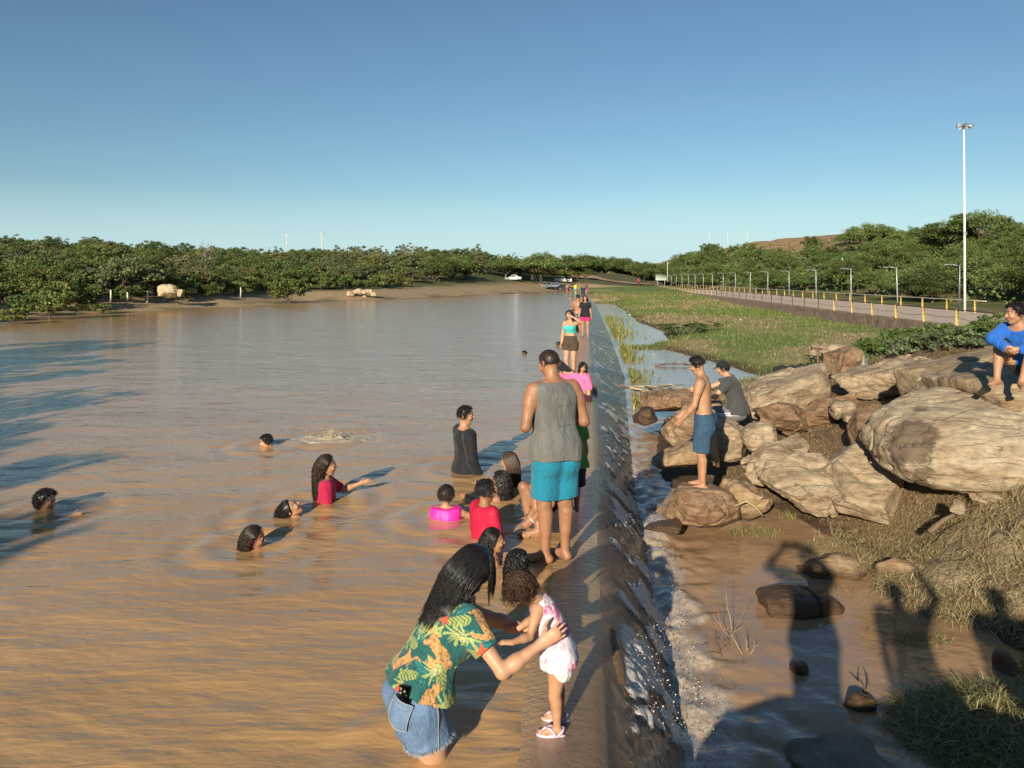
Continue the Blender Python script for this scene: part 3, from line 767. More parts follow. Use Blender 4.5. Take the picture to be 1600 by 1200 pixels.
    pr.append(cone(hp(0, .12, -.12), hp(0, .235, -.40), .225*hh, .115*hh, .05*hh))
    pr.append(ell(hp(0, .16, -.06), HA, (.26*hh, .24*hh, .30*hh), .05*hh))
    for sd_ in (-1, 1):
        pr.append(cone(hp(.20*sd_, -.04, -.20), hp(.10*sd_, .18, -.38), .09*hh, .085*hh, .06*hh))
    if face:
        for sd_ in (-1, 1):
            pr.append(ell(hp(.145*sd_, .43, .035), HA, (.085*hh, .07*hh, .06*hh), .03*hh, sub=True))
            pr.append(ell(hp(.17*sd_, .30, -.11), HA, (.10*hh, .09*hh, .09*hh), .05*hh))
            pr.append(ell(hp(.345*sd_, -.06, .0), np.stack([nrm(hr+.45*sd_*-hf*-1), nrm(hf-.3*hu), hu]), (.035*hh, .085*hh, .135*hh), .015*hh))
        pr.append(cone(hp(-.14, .375, .115), hp(.14, .375, .115), .045*hh, .045*hh, .05*hh))
        pr.append(cone(hp(0, .40, .06), hp(0, .475, -.10), .035*hh, .055*hh, .03*hh))
        for sd_ in (-1, 1): pr.append(ell(hp(.055*sd_, .435, -.115), HA, (.04*hh,)*3, .02*hh))
        pr.append(ell(hp(0, .365, -.205), HA, (.11*hh, .055*hh, .030*hh), .02*hh)); pr.append(ell(hp(0, .36, -.265), HA, (.095*hh, .055*hh, .034*hh), .02*hh))
    def shift(v): return np.asarray(v)+off
    V, Q = sdf_mesh(pr, h)
    q = (V-head)@HA.T/hh
    colr = np.ones((len(V), 3))
    fr = q[:, 1] > .25
    br = fr & (np.abs(np.abs(q[:, 0])-.15) < .10) & (np.abs(q[:, 2]-.135-.12*(.1-np.abs(np.abs(q[:, 0])-.13))) < .028)
    colr[br] = (.22, .2, .2)
    lp = fr & (np.abs(q[:, 0]) < .11) & (np.abs(q[:, 2]+.235) < .055); colr[lp] = (.90, .74, .74)
    for s in 'LR':
        for key, rad, val in (('knee', .05, .88), ('elb', .035, .86)):
            d = np.linalg.norm(V-J[key+s], axis=1)/H; colr *= (1-(1-val)*np.exp(-(d/rad)**2))[:, None]
    loc = shift(pel)*np.array((1, 1, 0))+np.array((0, 0, P0[2] if root in ('feet', 'ankle') else shift(pel)[2]))
    body = mk('person', shift(V), Q, mat=SK[skin], col=colr, loc=loc); body['absloc'] = 1
    tag(body, label, 'person', group)
    J['body'] = body; J['off'] = off; J['H'] = H; J['loc'] = loc; J['hp'] = hp; J['shift'] = shift
    child_ = lambda nm, V_, Q_, m_, c_=None, sm=True: mk(nm, shift(V_), Q_, mat=m_, parent=body, loc=loc, col=c_, smooth=sm)
    if face and h < .0125:
        for sd_ in (-1, 1):
            e = MB(); e.ball(shift(hp(.145*sd_, .332, .03)), (.055*hh, .055*hh, .040*hh), 10); eb = e.build('eye', m_eye, body, loc, True)
            e = MB(); e.ball(shift(hp(.145*sd_, .362, .03)), .031*hh, 8); e.build('iris', m_iris, eb, (0, 0, 0), True); 
            ir = eb.children[0]; ir.location = (-loc[0], -loc[1], -loc[2]) if False else (0, 0, 0)
            me = ir.data; co = np.empty(len(me.vertices)*3, F32); me.vertices.foreach_get('co', co); co = co.reshape(-1, 3)-np.asarray(loc, F32); me.vertices.foreach_set('co', co.ravel())
    # clothing ----------------------------------------------------------
    for wd in wear:
        o_ = wd.get('off', .012); prs = []; clips = []
        a_, b_ = wd.get('t', (-.05, .95)); fl_ = wd.get('flare', 0.0)
        lg_ = wd.get('leg', None)
        if b_ > a_: prs.append(trunk(a_, b_, lambda t: o_+fl_*max(0, 1-(t-a_)/.6), .03*H, not lg_))
        if len(prs):
            clips.append((sp(max(a_, 0))+(s1*T*min(a_, 0)), -nrm(frame(max(a_, 0))[0]*1.0)))
            if b_ < 1.2: clips.append((sp(min(b_, 1.0))+frame(1)[0]*T*max(0, b_-1), frame(min(b_, 1))[0]))
        sl = wd.get('sleeve', 0); topc = []
        if wd.get('straps', True) and b_ > .8:
            for sd_ in (-1, 1): prs.append(cone(sp(.985)+r1*sd_*.025*H, shc+r1*sd_*sw*(.86 if sl else .80)+tn1*.005*H, .026*H*fat+o_*.8, .026*H*fat+o_*.8, .03*H))
        if bust and b_ > .6:
            for sd_ in (-1, 1):
                c = sp(.70)+frame(.7)[1]*sd_*.045*H+frame(.7)[2]*.055*H; prs.append(ell(c, np.eye(3), (.042*H*bust+o_,)*3, .04*H))
        arms = []
        if sl:
            for side, sd_ in (('L', -1), ('R', 1)):
                sj, el, wr = AR[side][:3]; d1 = nrm(el-sj); d2 = nrm(wr-el); so = wd.get('soff', o_+(.007 if sl > 1 else 0))
                f1 = min(sl, 1.0); e = sj+d1*ua*f1; rr = (.037-(.037-.0245)*f1)*H*lf
                arms.append(cone(sj-r1*sd_*.012*H, e, .0385*H*lf+so, rr+so, .03*H, clip=[(e, d1)] if sl <= 1 else None))
                if sl > 1:
                    f2 = sl-1; e2 = el+d2*fa*f2
                    arms.append(cone(el, e2, .025*H*lf+so, .018*H*lf+so*.8+.004*H, .015*H, clip=[(e2, d2)]))
        lg = wd.get('leg', None); lgs = []
        if lg:
            for side in 'LR':
                hj, kn, an, fd = leg[side]; d1 = nrm(kn-hj); d2 = nrm(an-kn); f1 = min(lg, 1); e = hj+d1*th*f1; lo_ = wd.get('loff', o_)
                rr = (.058-(.058-.034)*f1)*H*lf+lo_+wd.get('lflare', 0)
                lgs.append(cone(hj, e+d1*.0, .060*H*lf+lo_, rr, .015*H, clip=[(e, d1)] if lg <= 1 else None))
                lgs.append(cone(hj-n0*.022*H, hj-n0*.03*H+d1*.04*H, .056*H*lf+lo_, .05*H*lf+lo_, .03*H))
                if lg > 1:
                    e2 = kn+d2*sh*(lg-1)
                    lgs.append(cone(kn, e2, .036*H*lf+lo_, .026*H*lf+lo_+wd.get('lflare', 0), .015*H, clip=[(e2, d2)]))
        amp = wd.get('fold', .006); fs_ = wd.get('fscale', 13.0); sdv = abs(hash(label)) % 97 if False else len(label)
        def nz(P, amp=amp, fs_=fs_, sdv=sdv):
            l = np.stack([P@Rt, P@Fw, P@Up*.35], -1); return amp*(fbm(l*fs_, 3, sdv)+.6*np.abs(vnoise(l*fs_*.6+3.1, sdv+5)))-amp*.3
        # torso first with its clips, then limbs joined on
        Vc = []; Qc = []; n_ = 0
        hq = wd.get('h', h)
        if prs:
            lo_b = [p[1] for p in prs+arms+lgs]; 
            Fd = None
            allp = prs+arms+lgs
            # evaluate torso and limbs on one grid
            lo = np.min([p[1] for p in allp], 0)-3*hq; hi = np.max([p[2] for p in allp], 0)+3*hq
            dummy = (lambda P: np.full(P.shape[:-1], .15), lo+3*hq, hi-3*hq, .0, 1)
            F1, l1 = field([dummy]+prs, hq, clips if not lgs else clips[1:], None)
            if lgs and a_ > -.2:
                pass
            if arms or lgs:
                neckc = [(sp(1.0)+tn1*.01*H, tn1)]
                F2, _ = field([dummy]+arms+lgs, hq)
                F1 = smin(F1, F2, .03*H if arms else .016*H)
                if lgs and b_ < .8:      # waist cut
                    idx = np.argwhere(F1 < .08); P = l1+idx*hq; vv = F1[idx[:, 0], idx[:, 1], idx[:, 2]]
                    vv = np.maximum(vv, (P-sp(b_))@frame(b_)[0]); F1[idx[:, 0], idx[:, 1], idx[:, 2]] = vv
            idx = np.argwhere(np.abs(F1) < .04); P = l1+idx*hq; F1[idx[:, 0], idx[:, 1], idx[:, 2]] += nz(P)
            V_, Q_ = nets(F1, l1, hq)
        else:
            V_, Q_ = sdf_mesh(arms+lgs, hq, (), nz)
        cc = np.ones((len(V_), 3))
        if 'paint' in wd: cc = wd['paint'](V_, J, dict(Rt=Rt, Fw=Fw, Up=Up, sp=sp, frame=frame, T=T, H=H))
        if wd.get('sub'):   # one finer level for printed cloth
            pass
        co = child_(wd['name'], V_, Q_, wd['mat'], cc); J[wd['name']] = co
        J[wd['name']+'_V'] = V_; J[wd['name']+'_Q'] = Q_
    # hair --------------------------------------------------------------
    if hair:
        hk = hair.get('kind', 'short'); th_ = hair.get('thick', .05)*hh; am = hair.get('rough', .02)*hh
        # hairline: keeps the face free
        fl1 = nrm(hf*.86-hu*.50); cl = [(hp(0, .19, .26), fl1)] if not hair.get('nofringe') else []
        e = ell(hp(0, -.035, .13), HA, (.335*hh+th_, .40*hh+th_, .365*hh+th_*1.1), .0)
        low = [(hp(0, -.1, hair.get('nape', -.16)), nrm(-hu-.25*hf))]
        hs = hair.get('scale', 60.0)
        def hn(P): return am*(fbm((P+off)*hs, 3, 77))
        V_, Q_ = sdf_mesh([e], min(h, hair.get('h', .01)), cl+low, hn)
        arrs = [(V_, Q_)]
        if hk == 'short' and h < .0145:
            rs = np.random.RandomState(len(label)); n = 2600; u = rs.normal(size=(n*4, 3)); u /= np.linalg.norm(u, axis=1)[:, None]
            rad = np.array((.335*hh+th_, .40*hh+th_, .365*hh+th_*1.1)); c0 = hp(0, -.035, .13); P = c0+(u*rad*.985)@HA
            kp = np.ones(len(u), bool)
            for cc_, nn_ in cl+low: kp &= ((P-cc_)@nn_ < .004)
            u, P = u[kp][:n], P[kp][:n]; o_n = (u/rad)@HA; o_n /= np.linalg.norm(o_n, axis=1)[:, None]
            d_ = o_n*.55+hf*.35-hu*.35+rs.normal(size=(len(u), 3))*.45; ln_ = hair.get('tuft', .10)*hh*(.5+rs.rand(len(u), 1))
            arrs.append(strands(np.stack([P, P+d_*ln_*.5, P+(d_*.8-hu*.25)*ln_], 1), .0022*np.ones(len(u))))
        if hk in ('long', 'curly', 'afro'):
            n = hair.get('n', 260); k = hair.get('k', 14); ln = hair.get('len', .45); rs = np.random.RandomState(len(label)*7+3)
            fall = nrm(hair.get('fall', (0, 0, -1))) if 'fall' in hair else np.array((0, 0, -1.0))
            u = rs.normal(size=(n*6, 3)); u /= np.linalg.norm(u, axis=1)[:, None]
            keep = (u[:, 1]*.86-u[:, 2]*.50 < .05) & (u[:, 2] > -.55); u = u[keep][:n]; n = len(u)
            rad = np.array((.335*hh+th_*.9, .40*hh+th_*.9, .365*hh+th_*.9)); c0 = hp(0, -.035, .13)
            P = c0+(u*rad)@HA; paths = [P]; st = ln/(k-1)*(.75+.4*rs.rand(n, 1))*(np.where(u[:, 1] < -.05, 1.0, hair.get('sidelen', .62))[:, None] if hair.get('sides') else 1)
            colc = [(sp(t), (ww[min(6, int(t*7))]*.62+dd[min(6, int(t*7))]*.38)+.012) for t in (.95, .85, .7, .55)] + [(shc+r1*sd_*sw, .042*H) for sd_ in (-1, 1)]
            bw = (np.where(u[:, 1] < -.05, 1.0, .0)[:, None]*hair.get('back', .5)) if hair.get('sides') else np.full((n, 1), hair.get('back', .5))
            fallv = np.where((u[:, 1] < -.05)[:, None], fall, np.array((0, 0, -1.0))) if hair.get('sides') else np.tile(fall, (n, 1))
            for s in range(k-1):
                ql = ((P-c0)@HA.T)/rad; out = (ql/rad)@HA; out /= np.linalg.norm(out, axis=1)[:, None]+1e-9
                nearh = np.clip(1.6-np.linalg.norm(ql, axis=1), 0, 1)[:, None]
                d = fallv+nearh*bw*(-hf)+rs.normal(size=(n, 3))*hair.get('wild', .12)
                if hk == 'afro': d = out*1.2+rs.normal(size=(n, 3))*.9+fall*.2
                d = d-out*np.minimum((d*out).sum(1, keepdims=True), 0)*nearh
                d /= np.linalg.norm(d, axis=1)[:, None]+1e-9
                P = P+d*st
                ql = ((P-c0)@HA.T)/rad; l = np.linalg.norm(ql, axis=1)[:, None]; m_ = l < 1.03
                P = np.where(m_, c0+((ql/np.maximum(l, 1e-6)*1.03)*rad)@HA, P)
                # stay off the face
                qf = ((P-head)@HA.T)/hh; inf = (qf[:, 1] > .18) & (np.abs(qf[:, 0]) < .30) & (qf[:, 2] < .28)
                if not hair.get('overface'): P = P+np.where(inf[:, None], hr*np.sign(qf[:, :1]+1e-3)*.06*hh*2, 0)
                for cc_, rr in colc:
                    dv = P-cc_; l = np.linalg.norm(dv, axis=1)[:, None]; P = np.where(l < rr, cc_+dv/np.maximum(l, 1e-6)*rr, P)
                paths.append(P)
            paths = np.stack(paths, 1)
            if hair.get('sides'):
                fr_ = (u[:, 1] >= -.05)[:, None, None]; paths = np.where(fr_, paths[:, :1]+0*paths, paths) if False else paths
            if hk in ('curly', 'afro'):
                cr = hair.get('curl', .012); ph = rs.rand(n, 1)*6.28; tq = np.linspace(0, hair.get('turns', 5)*6.28, k)[None, :]+ph
                paths = paths+np.stack([np.cos(tq), np.sin(tq), .4*np.sin(tq*1.3)], -1)*cr*np.minimum(1, np.linspace(0, 3, k))[None, :, None]
            arrs.append(strands(paths, hair.get('w', .006)*(.6+.8*rs.rand(n))))
        Vh = np.concatenate([a[0] for a in arrs]); o1 = len(arrs[0][0]); Qh = arrs[0][1] if len(arrs) == 1 else np.concatenate([arrs[0][1], arrs[1][1]+o1])
        J['hair'] = child_('hair', Vh, Qh, HR[hair.get('mat', 'black')])
    return J
# ---------------------------------------------------------------- cloth prints
def poisson_pick(V, r, rs, n=400):
    out = []
    for i in rs.permutation(len(V))[:n*12]:
        if all(np.linalg.norm(V[i]-V[j]) > r for j in out): out.append(i)
        if len(out) >= n: break
    return out
def tropic(V, J, G):
    """leaf fans, ribbed leaves, tan cats and red flowers printed on dark teal"""
    rs = np.random.RandomState(4); c = np.tile(np.array((.018, .105, .098)), (len(V), 1))
    ctr = J['sp'](.5)
    for kind, r in ((2, .15), (0, .14), (1, .12), (4, .075), (0, .14), (3, .17)):
        for i in poisson_pick(V, r*(1.15 if kind != 3 else 1.30), rs, (30 if kind != 4 else 8) if kind != 3 else 12):
            p = V[i]; n = nrm(p-ctr-nrm(J['sp'](1)-J['sp'](0))*((p-ctr)@nrm(J['sp'](1)-J['sp'](0)))); a = nrm(np.cross(n, (0.2, .1, 1))); b = np.cross(n, a)
            th = rs.rand()*6.28; a, b = a*math.cos(th)+b*math.sin(th), b*math.cos(th)-a*math.sin(th)
            d = V-p; x, y, z = d@a, d@b, np.abs(d@n); ok = z < .06; rr = np.hypot(x, y); t = np.arctan2(y, x)
            if kind == 0:
                m = ok & (rr < r*.5*(.75+.25*np.cos(t*9))) & (np.abs(t) < 2.3) & (np.cos(t*13) > -.35); c[m] = (.32, .40, .13)
                m2 = m & (rr < r*.22); c[m2] = (.50, .50, .20)
            elif kind == 1:
                m = ok & ((x/(r*.52))**2+(y/(r*.20))**2 < 1); c[m] = (.36, .38, .12); m2 = m & (np.sin((x+np.abs(y)*.9)*330) > .25); c[m2] = (.06, .16, .07)
            elif kind == 2:
                m = ok & (rr < r*.45*(.7+.3*np.cos(t*5))) & (np.cos(t*15+rr*60) > -.1); c[m] = (.03, .21, .20)
            elif kind == 3:
                yb = y-.10*r*np.sin(x/r*5); m = ok & (((x/(r*.46))**2+(yb/(r*.19))**2 < 1) | ((x-r*.47)**2+(y-r*.12)**2 < (r*.145)**2) | ((np.abs(np.abs(x)-r*.27) < r*.062) & (y < 0) & (y > -r*.42)) | ((np.abs(y-r*.05-.16*r*np.sin((x+r*.4)/r*7)) < r*.045) & (x < -r*.35) & (x > -r*.78))); f = vnoise(V[m]*70, 3)[:, None]
                c[m] = np.array((.54, .30, .115))*(1+.28*f)
                e = m & (vnoise(V*120, 5) > .42); c[e] = (.24, .12, .05)
            else:
                m = ok & (rr < r*.40*(.7+.3*np.cos(t*5))); c[m] = (.55, .10, .05)
    return c
def blotch(V, J, G):
    n = fbm(V*19, 3, 8); n2 = vnoise(V*55, 9); c = np.tile(np.array((.80, .70, .72)), (len(V), 1))
    c[(n > .12)] = (.72, .42, .50); c[(n > .22) & (n2 > -.1)] = (.60, .16, .30); c[n2 > .62] = (.70, .30, .42); return c
def camo(V, J, G):
    n = fbm(V*16, 2, 12); c = np.tile(np.array((.45, .46, .45)), (len(V), 1)); c[n > .0] = (.03, .035, .045); c[n < -.25] = (.10, .22, .24); return c
def denim_wear(V, J, G):
    c = np.ones((len(V), 3)); 
    for s in 'LR':
        m = .5*(J['hip'+s]+J['knee'+s]); d = np.linalg.norm((V-m-G['Fw']*.07)*np.array((1, 1, .55)), axis=1); c *= (1+.75*np.exp(-(d/.07)**2))[:, None]
    return c
def side_stripe(V, J, G):
    c = np.tile(np.array((.17, .165, .175)), (len(V), 1))
    for s, sd in (('L', -1), ('R', 1)):
        for a, b in (('hip', 'knee'), ('knee', 'ank')):
            A, B = J[a+s], J[b+s]; u = nrm(B-A); o = nrm(G['Rt']*sd-u*(G['Rt']*sd@u)); w_ = np.cross(u, o); d = V-A; t = d@u
            m = (t > -.03) & (t < np.linalg.norm(B-A)+.02) & (d@o > .02) & (np.abs(np.abs(d@w_)-.016) < .0085); c[m] = (.75, .74, .74)
    return c
cm = {k: cloth_mat('cloth_'+k, v) for k, v in dict(grey=(.145, .145, .132), charcoal=(.058, .060, .057), black=(.014, .014, .017), teal=(.012, .20, .30), lime=(.10, .26, .035), red=(.52, .012, .05), crimson=(.42, .012, .06),
      pink=(.80, .16, .36), hot=(.80, .02, .34), turq=(.07, .52, .49), brown=(.075, .052, .035), maroon=(.06, .012, .022), blue=(.016, .135, .52), cerise=(.55, .03, .16), white=(.72, .71, .69), navy=(.02, .03, .06), neon=(.52, .75, .06)).items()}
wetblack = cloth_mat('wet_black', (.013, .013, .016), .75, .0)
m_print = cloth_mat('printed_cloth', (1, 1, 1), .85, usecol=True, var=.06); m_print2 = cloth_mat('printed_cotton', (1, 1, 1), .85, usecol=True, var=.05)
m_den = denim_mat('light_denim', (.125, .205, .335)); m_den2 = denim_mat('dark_denim', (.040, .085, .145))
m_wetred = cloth_mat('wet_red', (.50, .012, .05), .7, .06); m_vest = plain('vest_foam', (.85, .025, .36), .55, .08, 10, .2, 14)
short = lambda **k: dict(dict(kind='short', thick=.035, rough=.025, scale=70), **k)
def shirt(m, **k): return dict(dict(name='shirt', mat=cm.get(m, m) if isinstance(m, str) else m, t=(-.06, 1.0), off=.012, flare=.015, sleeve=.5), **k)
def shorts(m, **k): return dict(dict(name='shorts', mat=cm.get(m, m) if isinstance(m, str) else m, t=(-.1, .10), off=.010, leg=.6, loff=.014, lflare=.010), **k)

# 1 woman bending over the toddler, knee-deep in the lake
WO = person('woman in green leaf-print shirt and denim shorts bending in the water to steady a toddler', at(652, 1086, 3.93), 66, 1.60, female=True, fat=1.02, skin='light', root='pelvis', h=.0068, bust=1.0, headscale=1.06,
  pose=dict(spine=(0, .30, .95), spine2=(0, .66, .76), head=(-.05, .30, .95), face=(-.42, .52, -.74), twist=-6,
    armR=dict(wrist=at(846, 1006, 3.86), pole=('w', -.1, -.55, -1), hand=('w', .82, .10, .52), palm=('w', -.05, 1, -.1), thumb=('w', -.2, 0, 1), curl=.30, spread=.12),
    armL=dict(wrist=at(828, 985, 4.24), pole=('w', -.2, .6, -1), hand=('w', .9, -.2, .3), palm=('w', 0, -1, 0), thumb=('w', 0, 0, 1), curl=.3),
    legR=dict(thigh=(.03, .24, -1), shin=(0, .02, -1)), legL=dict(thigh=(-.05, .34, -1), shin=(0, -.05, -1))),
  wear=[dict(name='shorts', mat=m_den, t=(-.1, .20), off=.014, leg=.40, loff=.022, lflare=.020, paint=denim_wear, fold=.009),
        dict(name='shirt', mat=m_print, t=(.10, 1.0), off=.016, flare=.026, sleeve=.56, soff=.022, paint=tropic, h=.0052, fold=.010, fscale=11)],
  hair=dict(kind='long', thick=.15, len=.31, sides=True, sidelen=.50, n=1900, k=20, w=.0042, fall=(-.40, -.05, -.85), back=1.5, wild=.10, rough=.015, overface=True, nape=-.30))
# 2 toddler
TO = person('curly haired toddler in pink and white romper leaning forward on the dam crest', at(874, 1139, 4.05)*np.array((1, 1, 0))+np.array((0, 0, .030)), 282, .86, child=1, female=True, skin='baby', root='ankle', h=.0055, headscale=.94, fat=.94,
  pose=dict(spine=(0, .14, 1), spine2=(0, .62, .85), head=(0, .80, .62), face=(0, .56, -.84),
    armL=dict(wrist=at(800, 1004, 3.86), pole=(-.2, -.2, -1), hand=('w', -.95, -.1, .1), palm=('w', .1, .2, -1), thumb=('w', 0, 1, .3), curl=.5),
    armR=dict(wrist=at(806, 985, 4.16), pole=(.4, -.2, -1), hand=('w', -.9, 0, .1), curl=.4),
    legL=dict(thigh=(-.05, .10, -1), shin=(-.02, -.10, -1), foot=(-.1, 1, 0)), legR=dict(thigh=(.10, .12, -1), shin=(.05, -.12, -1), foot=(.1, 1, 0))),
  wear=[dict(name='diaper', mat=cm['white'], t=(-.14, .16), off=.010, leg=.14, loff=.010, lflare=.008, fold=.006),
        dict(name='romper', mat=m_print2, t=(-.06, .97), off=.012, flare=.010, paint=blotch, h=.005, fold=.006, fscale=18)],
  hair=dict(kind='curly', thick=.10, len=.12, n=900, k=12, w=.0026, curl=.010, turns=4, wild=.5, mat='brown', rough=.05, scale=50, fall=(.1, .0, -.9), back=.2, nofringe=False, nape=-.22))
for s in 'LR':
    an, fd, fup, fs, sole = TO['foot'+s]; sh_ = TO['shift']; b_ = TO['body']
    th = np.arange(20)*2*math.pi/20; x = .034+.076*np.cos(th); y = .030*np.sin(th)*(1+.22*np.cos(th))
    ring = [sh_(sole)+fd*x_+fs*y_ for x_, y_ in zip(x, y)]
    V = np.array([r-fup*.016 for r in ring]+[r+fup*.002 for r in ring]); k = 20
    m = MB(); m.add(V, [[j, (j+1) % k, k+(j+1) % k, k+j] for j in range(k)], [[0, j+1, j] for j in range(1, k-1)]+[[k, k+j, k+j+1] for j in range(1, k-1)])
    sole_o = m.build('sandal', plain('sandal_sole_'+s, (.74, .56, .66), .5, .05), b_, tuple(TO['loc']), False)
    m = MB(); a0 = sh_(sole)
    for pts in ([(.002, .030, .004), (.030, .020, .034), (.062, .0, .036), (.092, -.002, .008)], [(.002, -.030, .004), (.030, -.020, .034), (.062, .0, .036)], [(.0, .031, .006), (-.026, .022, .030), (-.034, 0, .036), (-.026, -.022, .030), (.0, -.031, .006)]):
        m.tube([a0+fd*p*1.0+fs*q+fup*r for p, q, r in pts], .0062, 6)
    m.build('strap', plain('sandal_strap_'+s, (.70, .50, .66), .5, .05), sole_o, (0, 0, 0), True)
    me = sole_o.children[0].data; co = np.empty(len(me.vertices)*3, F32); me.vertices.foreach_get('co', co); me.vertices.foreach_set('co', (co.reshape(-1, 3)-np.asarray(TO['loc'], F32)).ravel())
# beads in her fringe
bd = MB(); rs = np.random.RandomState(3)
for k, c in enumerate([(.7, .05, .05), (.6, .6, .55), (.1, .4, .15), (.7, .1, .1), (.75, .7, .2), (.6, .6, .6)]):
    bd.ball(TO['shift'](TO['hp'](-.24-.03*(k % 2), .24+.05*k-.04*k, .36-.085*k)+TO['hf']*.02), .0075, 8, c)
bd.build('hair_bead', plain('bead', (1, 1, 1), .2, .02, usecol=True), TO['body'], tuple(TO['loc']), True, True)
# back pocket and side seam of the denim shorts, frayed hem, phone in the pocket
sh_ = WO['shift']; V = WO['shorts_V']; Rt, Fw = WO['Rt'], WO['Fw']; fr0 = WO['frame'](0)
def onto(Vs, p, d):      # outermost point of a cloth along d near the line p
    q = Vs-p; t = q@d; r = np.linalg.norm(q-t[:, None]*d, axis=1); i = np.where(r < .018, t, -9).argmax(); return p+d*(max(t[i], 0) if r[i] < .018 else .1)
s_ax = nrm(WO['sp'](.2)-WO['sp'](0)); bk = nrm(-fr0[2]*.80+fr0[1]*.62); sx = nrm(np.cross(s_ax, bk))
pc = WO['pel']-s_ax*.035+fr0[1]*.045; gp = []
for i in range(9):
    row = []
    for j in range(9):
        u_, v_ = (i-4)*.0155, (j-4)*.0175
        if j == 0: v_ += abs(i-4)*.004-.0+.0
        row.append(onto(V, pc+sx*u_+s_ax*v_, bk)+bk*(.006+.020*(1-(abs(i-4)/4.2)**2)*min(1, (j+2.5)/5)))
    gp.append(row)
gp = np.array(gp).reshape(-1, 3); iq = np.arange(81).reshape(9, 9)
gq = np.stack([iq[:-1, :-1], iq[1:, :-1], iq[1:, 1:], iq[:-1, 1:]], -1).reshape(-1, 4)
pk = mk('pocket', sh_(gp), gq, mat=denim_mat('pocket_denim', (.15, .24, .385)), parent=WO['shorts'], loc=(0, 0, 0), col=np.ones((81, 3)))
def rel(o, base):
    me = o.data; co = np.empty(len(me.vertices)*3, F32); me.vertices.foreach_get('co', co); me.vertices.foreach_set('co', (co.reshape(-1, 3)-np.asarray(base, F32)).ravel()); me.update()
rel(pk, WO['loc'])
tb_ = MB(); G_ = gp.reshape(9, 9, 3)
for ln in (G_[0], G_[8], G_[:, 0], G_[:, 8], G_[:, 7]): tb_.tube(sh_(np.array(ln))+bk*.002, .0022, 5)
sd_l = [sh_(onto(V, WO['hipR']+s_ax*.10*(1-t)+nrm(WO['kneeR']-WO['hipR'])*.155*t, nrm(fr0[1]+fr0[2]*.10)))+fr0[1]*.002 for t in np.linspace(0, 1, 9)]
tb_.tube(sd_l, .0022, 5)
o = tb_.build('stitching', plain('pale_thread', (.35, .36, .34), .8, .1), WO['shorts'], (0, 0, 0), True); rel(o, WO['loc'])
fz = []; rs = np.random.RandomState(8)
for s in 'LR':
    hj, kn = WO['hip'+s], WO['knee'+s]; d1 = nrm(kn-hj); e = (V-hj)@d1; near_ = (np.abs(e-np.linalg.norm(kn-hj)*.40) < .006) & (np.linalg.norm((V-hj)-e[:, None]*d1, axis=1) < .14)
    for p in V[near_]:
        for k in range(2): q = p+rs.normal(size=3)*.003; fz.append(np.array([q, q+d1*.006+rs.normal(size=3)*.003, q+d1*(.012+.008*rs.rand())+rs.normal(size=3)*.005]))
if fz:
    Vf, Qf = strands(np.array(fz), .0011); o = mk('frayed_hem', sh_(Vf), Qf, mat=plain('fray', (.42, .50, .60), .9, .1), parent=WO['shorts']); rel(o, WO['loc'])
ph = MB(); pcn = sh_(onto(V, pc+s_ax*.072+sx*.006, bk))+bk*.011
Rm = np.stack([sx*.96+s_ax*.28, nrm(np.cross(s_ax-sx*.29, sx+s_ax*.28)), s_ax*.96-sx*.28], 1); Rm[:, 1] = nrm(np.cross(Rm[:, 2], Rm[:, 0]))
ph.box((0, 0, 0), (.068, .009, .138), Rm, .004); m_phone = plain('phone_black', (.012, .012, .014), .2, .1)
phone = ph.build('phone', m_phone, None, tuple(0*pcn)); phone.location = tuple(pcn); tag(phone, 'black phone sticking out of the back pocket of the denim shorts', 'phone')
lz = MB(); zc = Rm[:, 1]*(-.006 if Rm[:, 1]@bk < 0 else .006)
for a_, b_ in ((-.018, .052), (-.018, .034), (.004, .043)): lz.ball(Rm[:, 0]*a_+Rm[:, 2]*b_+zc, (.0075,)*3, 8)
lz.build('lens', plain('lens_glass', (.22, .20, .17), .15, .1), phone, (0, 0, 0), True)

# 3 man in tank top
TM = person('heavy man in grey tank top and teal shorts standing back turned on the crest', at(868, 868, 6.52)*np.array((1, 1, 0))+np.array((0, 0, .0)), 335, 1.76, fat=1.03, skin='brown', root='ankle', h=.0085,
  pose=dict(spine=(0, .02, 1), spine2=(0, .12, 1), head=(-.05, .30, .95), face=(-.25, .85, -.45),
    armL=dict(upper=(-.28, -.16, -1), fore=(.55, .80, .12), curl=.8), armR=dict(upper=(.28, -.10, -1), fore=(-.62, .80, .10), curl=.8),
    legL=dict(thigh=(-.05, .03, -1), shin=(.03, -.02, -1), foot=('w', -.88, .36, 0)), legR=dict(thigh=(.04, .02, -1), shin=(.0, .0, -1), foot=('w', -.60, .75, 0))),
  wear=[shorts('teal', leg=.86, loff=.022, lflare=.024, t=(-.1, .06), fold=.012, fscale=9), dict(name='tank_top', mat=cm['grey'], t=(-.10, .99), off=.019, flare=.016, fold=.020, fscale=7)],
  hair=short(thick=.022, rough=.010, mat='dark', h=.008, nape=-.20, tuft=.028))
# green stripe of the shorts shows as trim
# 4 man in black shirt
person('man in black long sleeve shirt standing waist deep in the lake', at(727, 742, 9.6)+np.array((0, 0, .02)), 66, 1.72, fat=1.0, skin='tan', root='pelvis', h=.010, legs=False,
  pose=dict(head=(0, .05, 1), face=(.45, .9, 0), spine2=(0, -.05, 1), armR=dict(upper=(.12, .05, -1), fore=(-.05, .45, -1)), armL=dict(upper=(-.15, .1, -1), fore=(.1, .5, -1))),
  wear=[shirt('black', sleeve=1.95, fold=.012, fscale=8, t=(-.1, 1.0), mat=wetblack)], hair=short(thick=.05, mat='black', h=.009, nape=-.12))
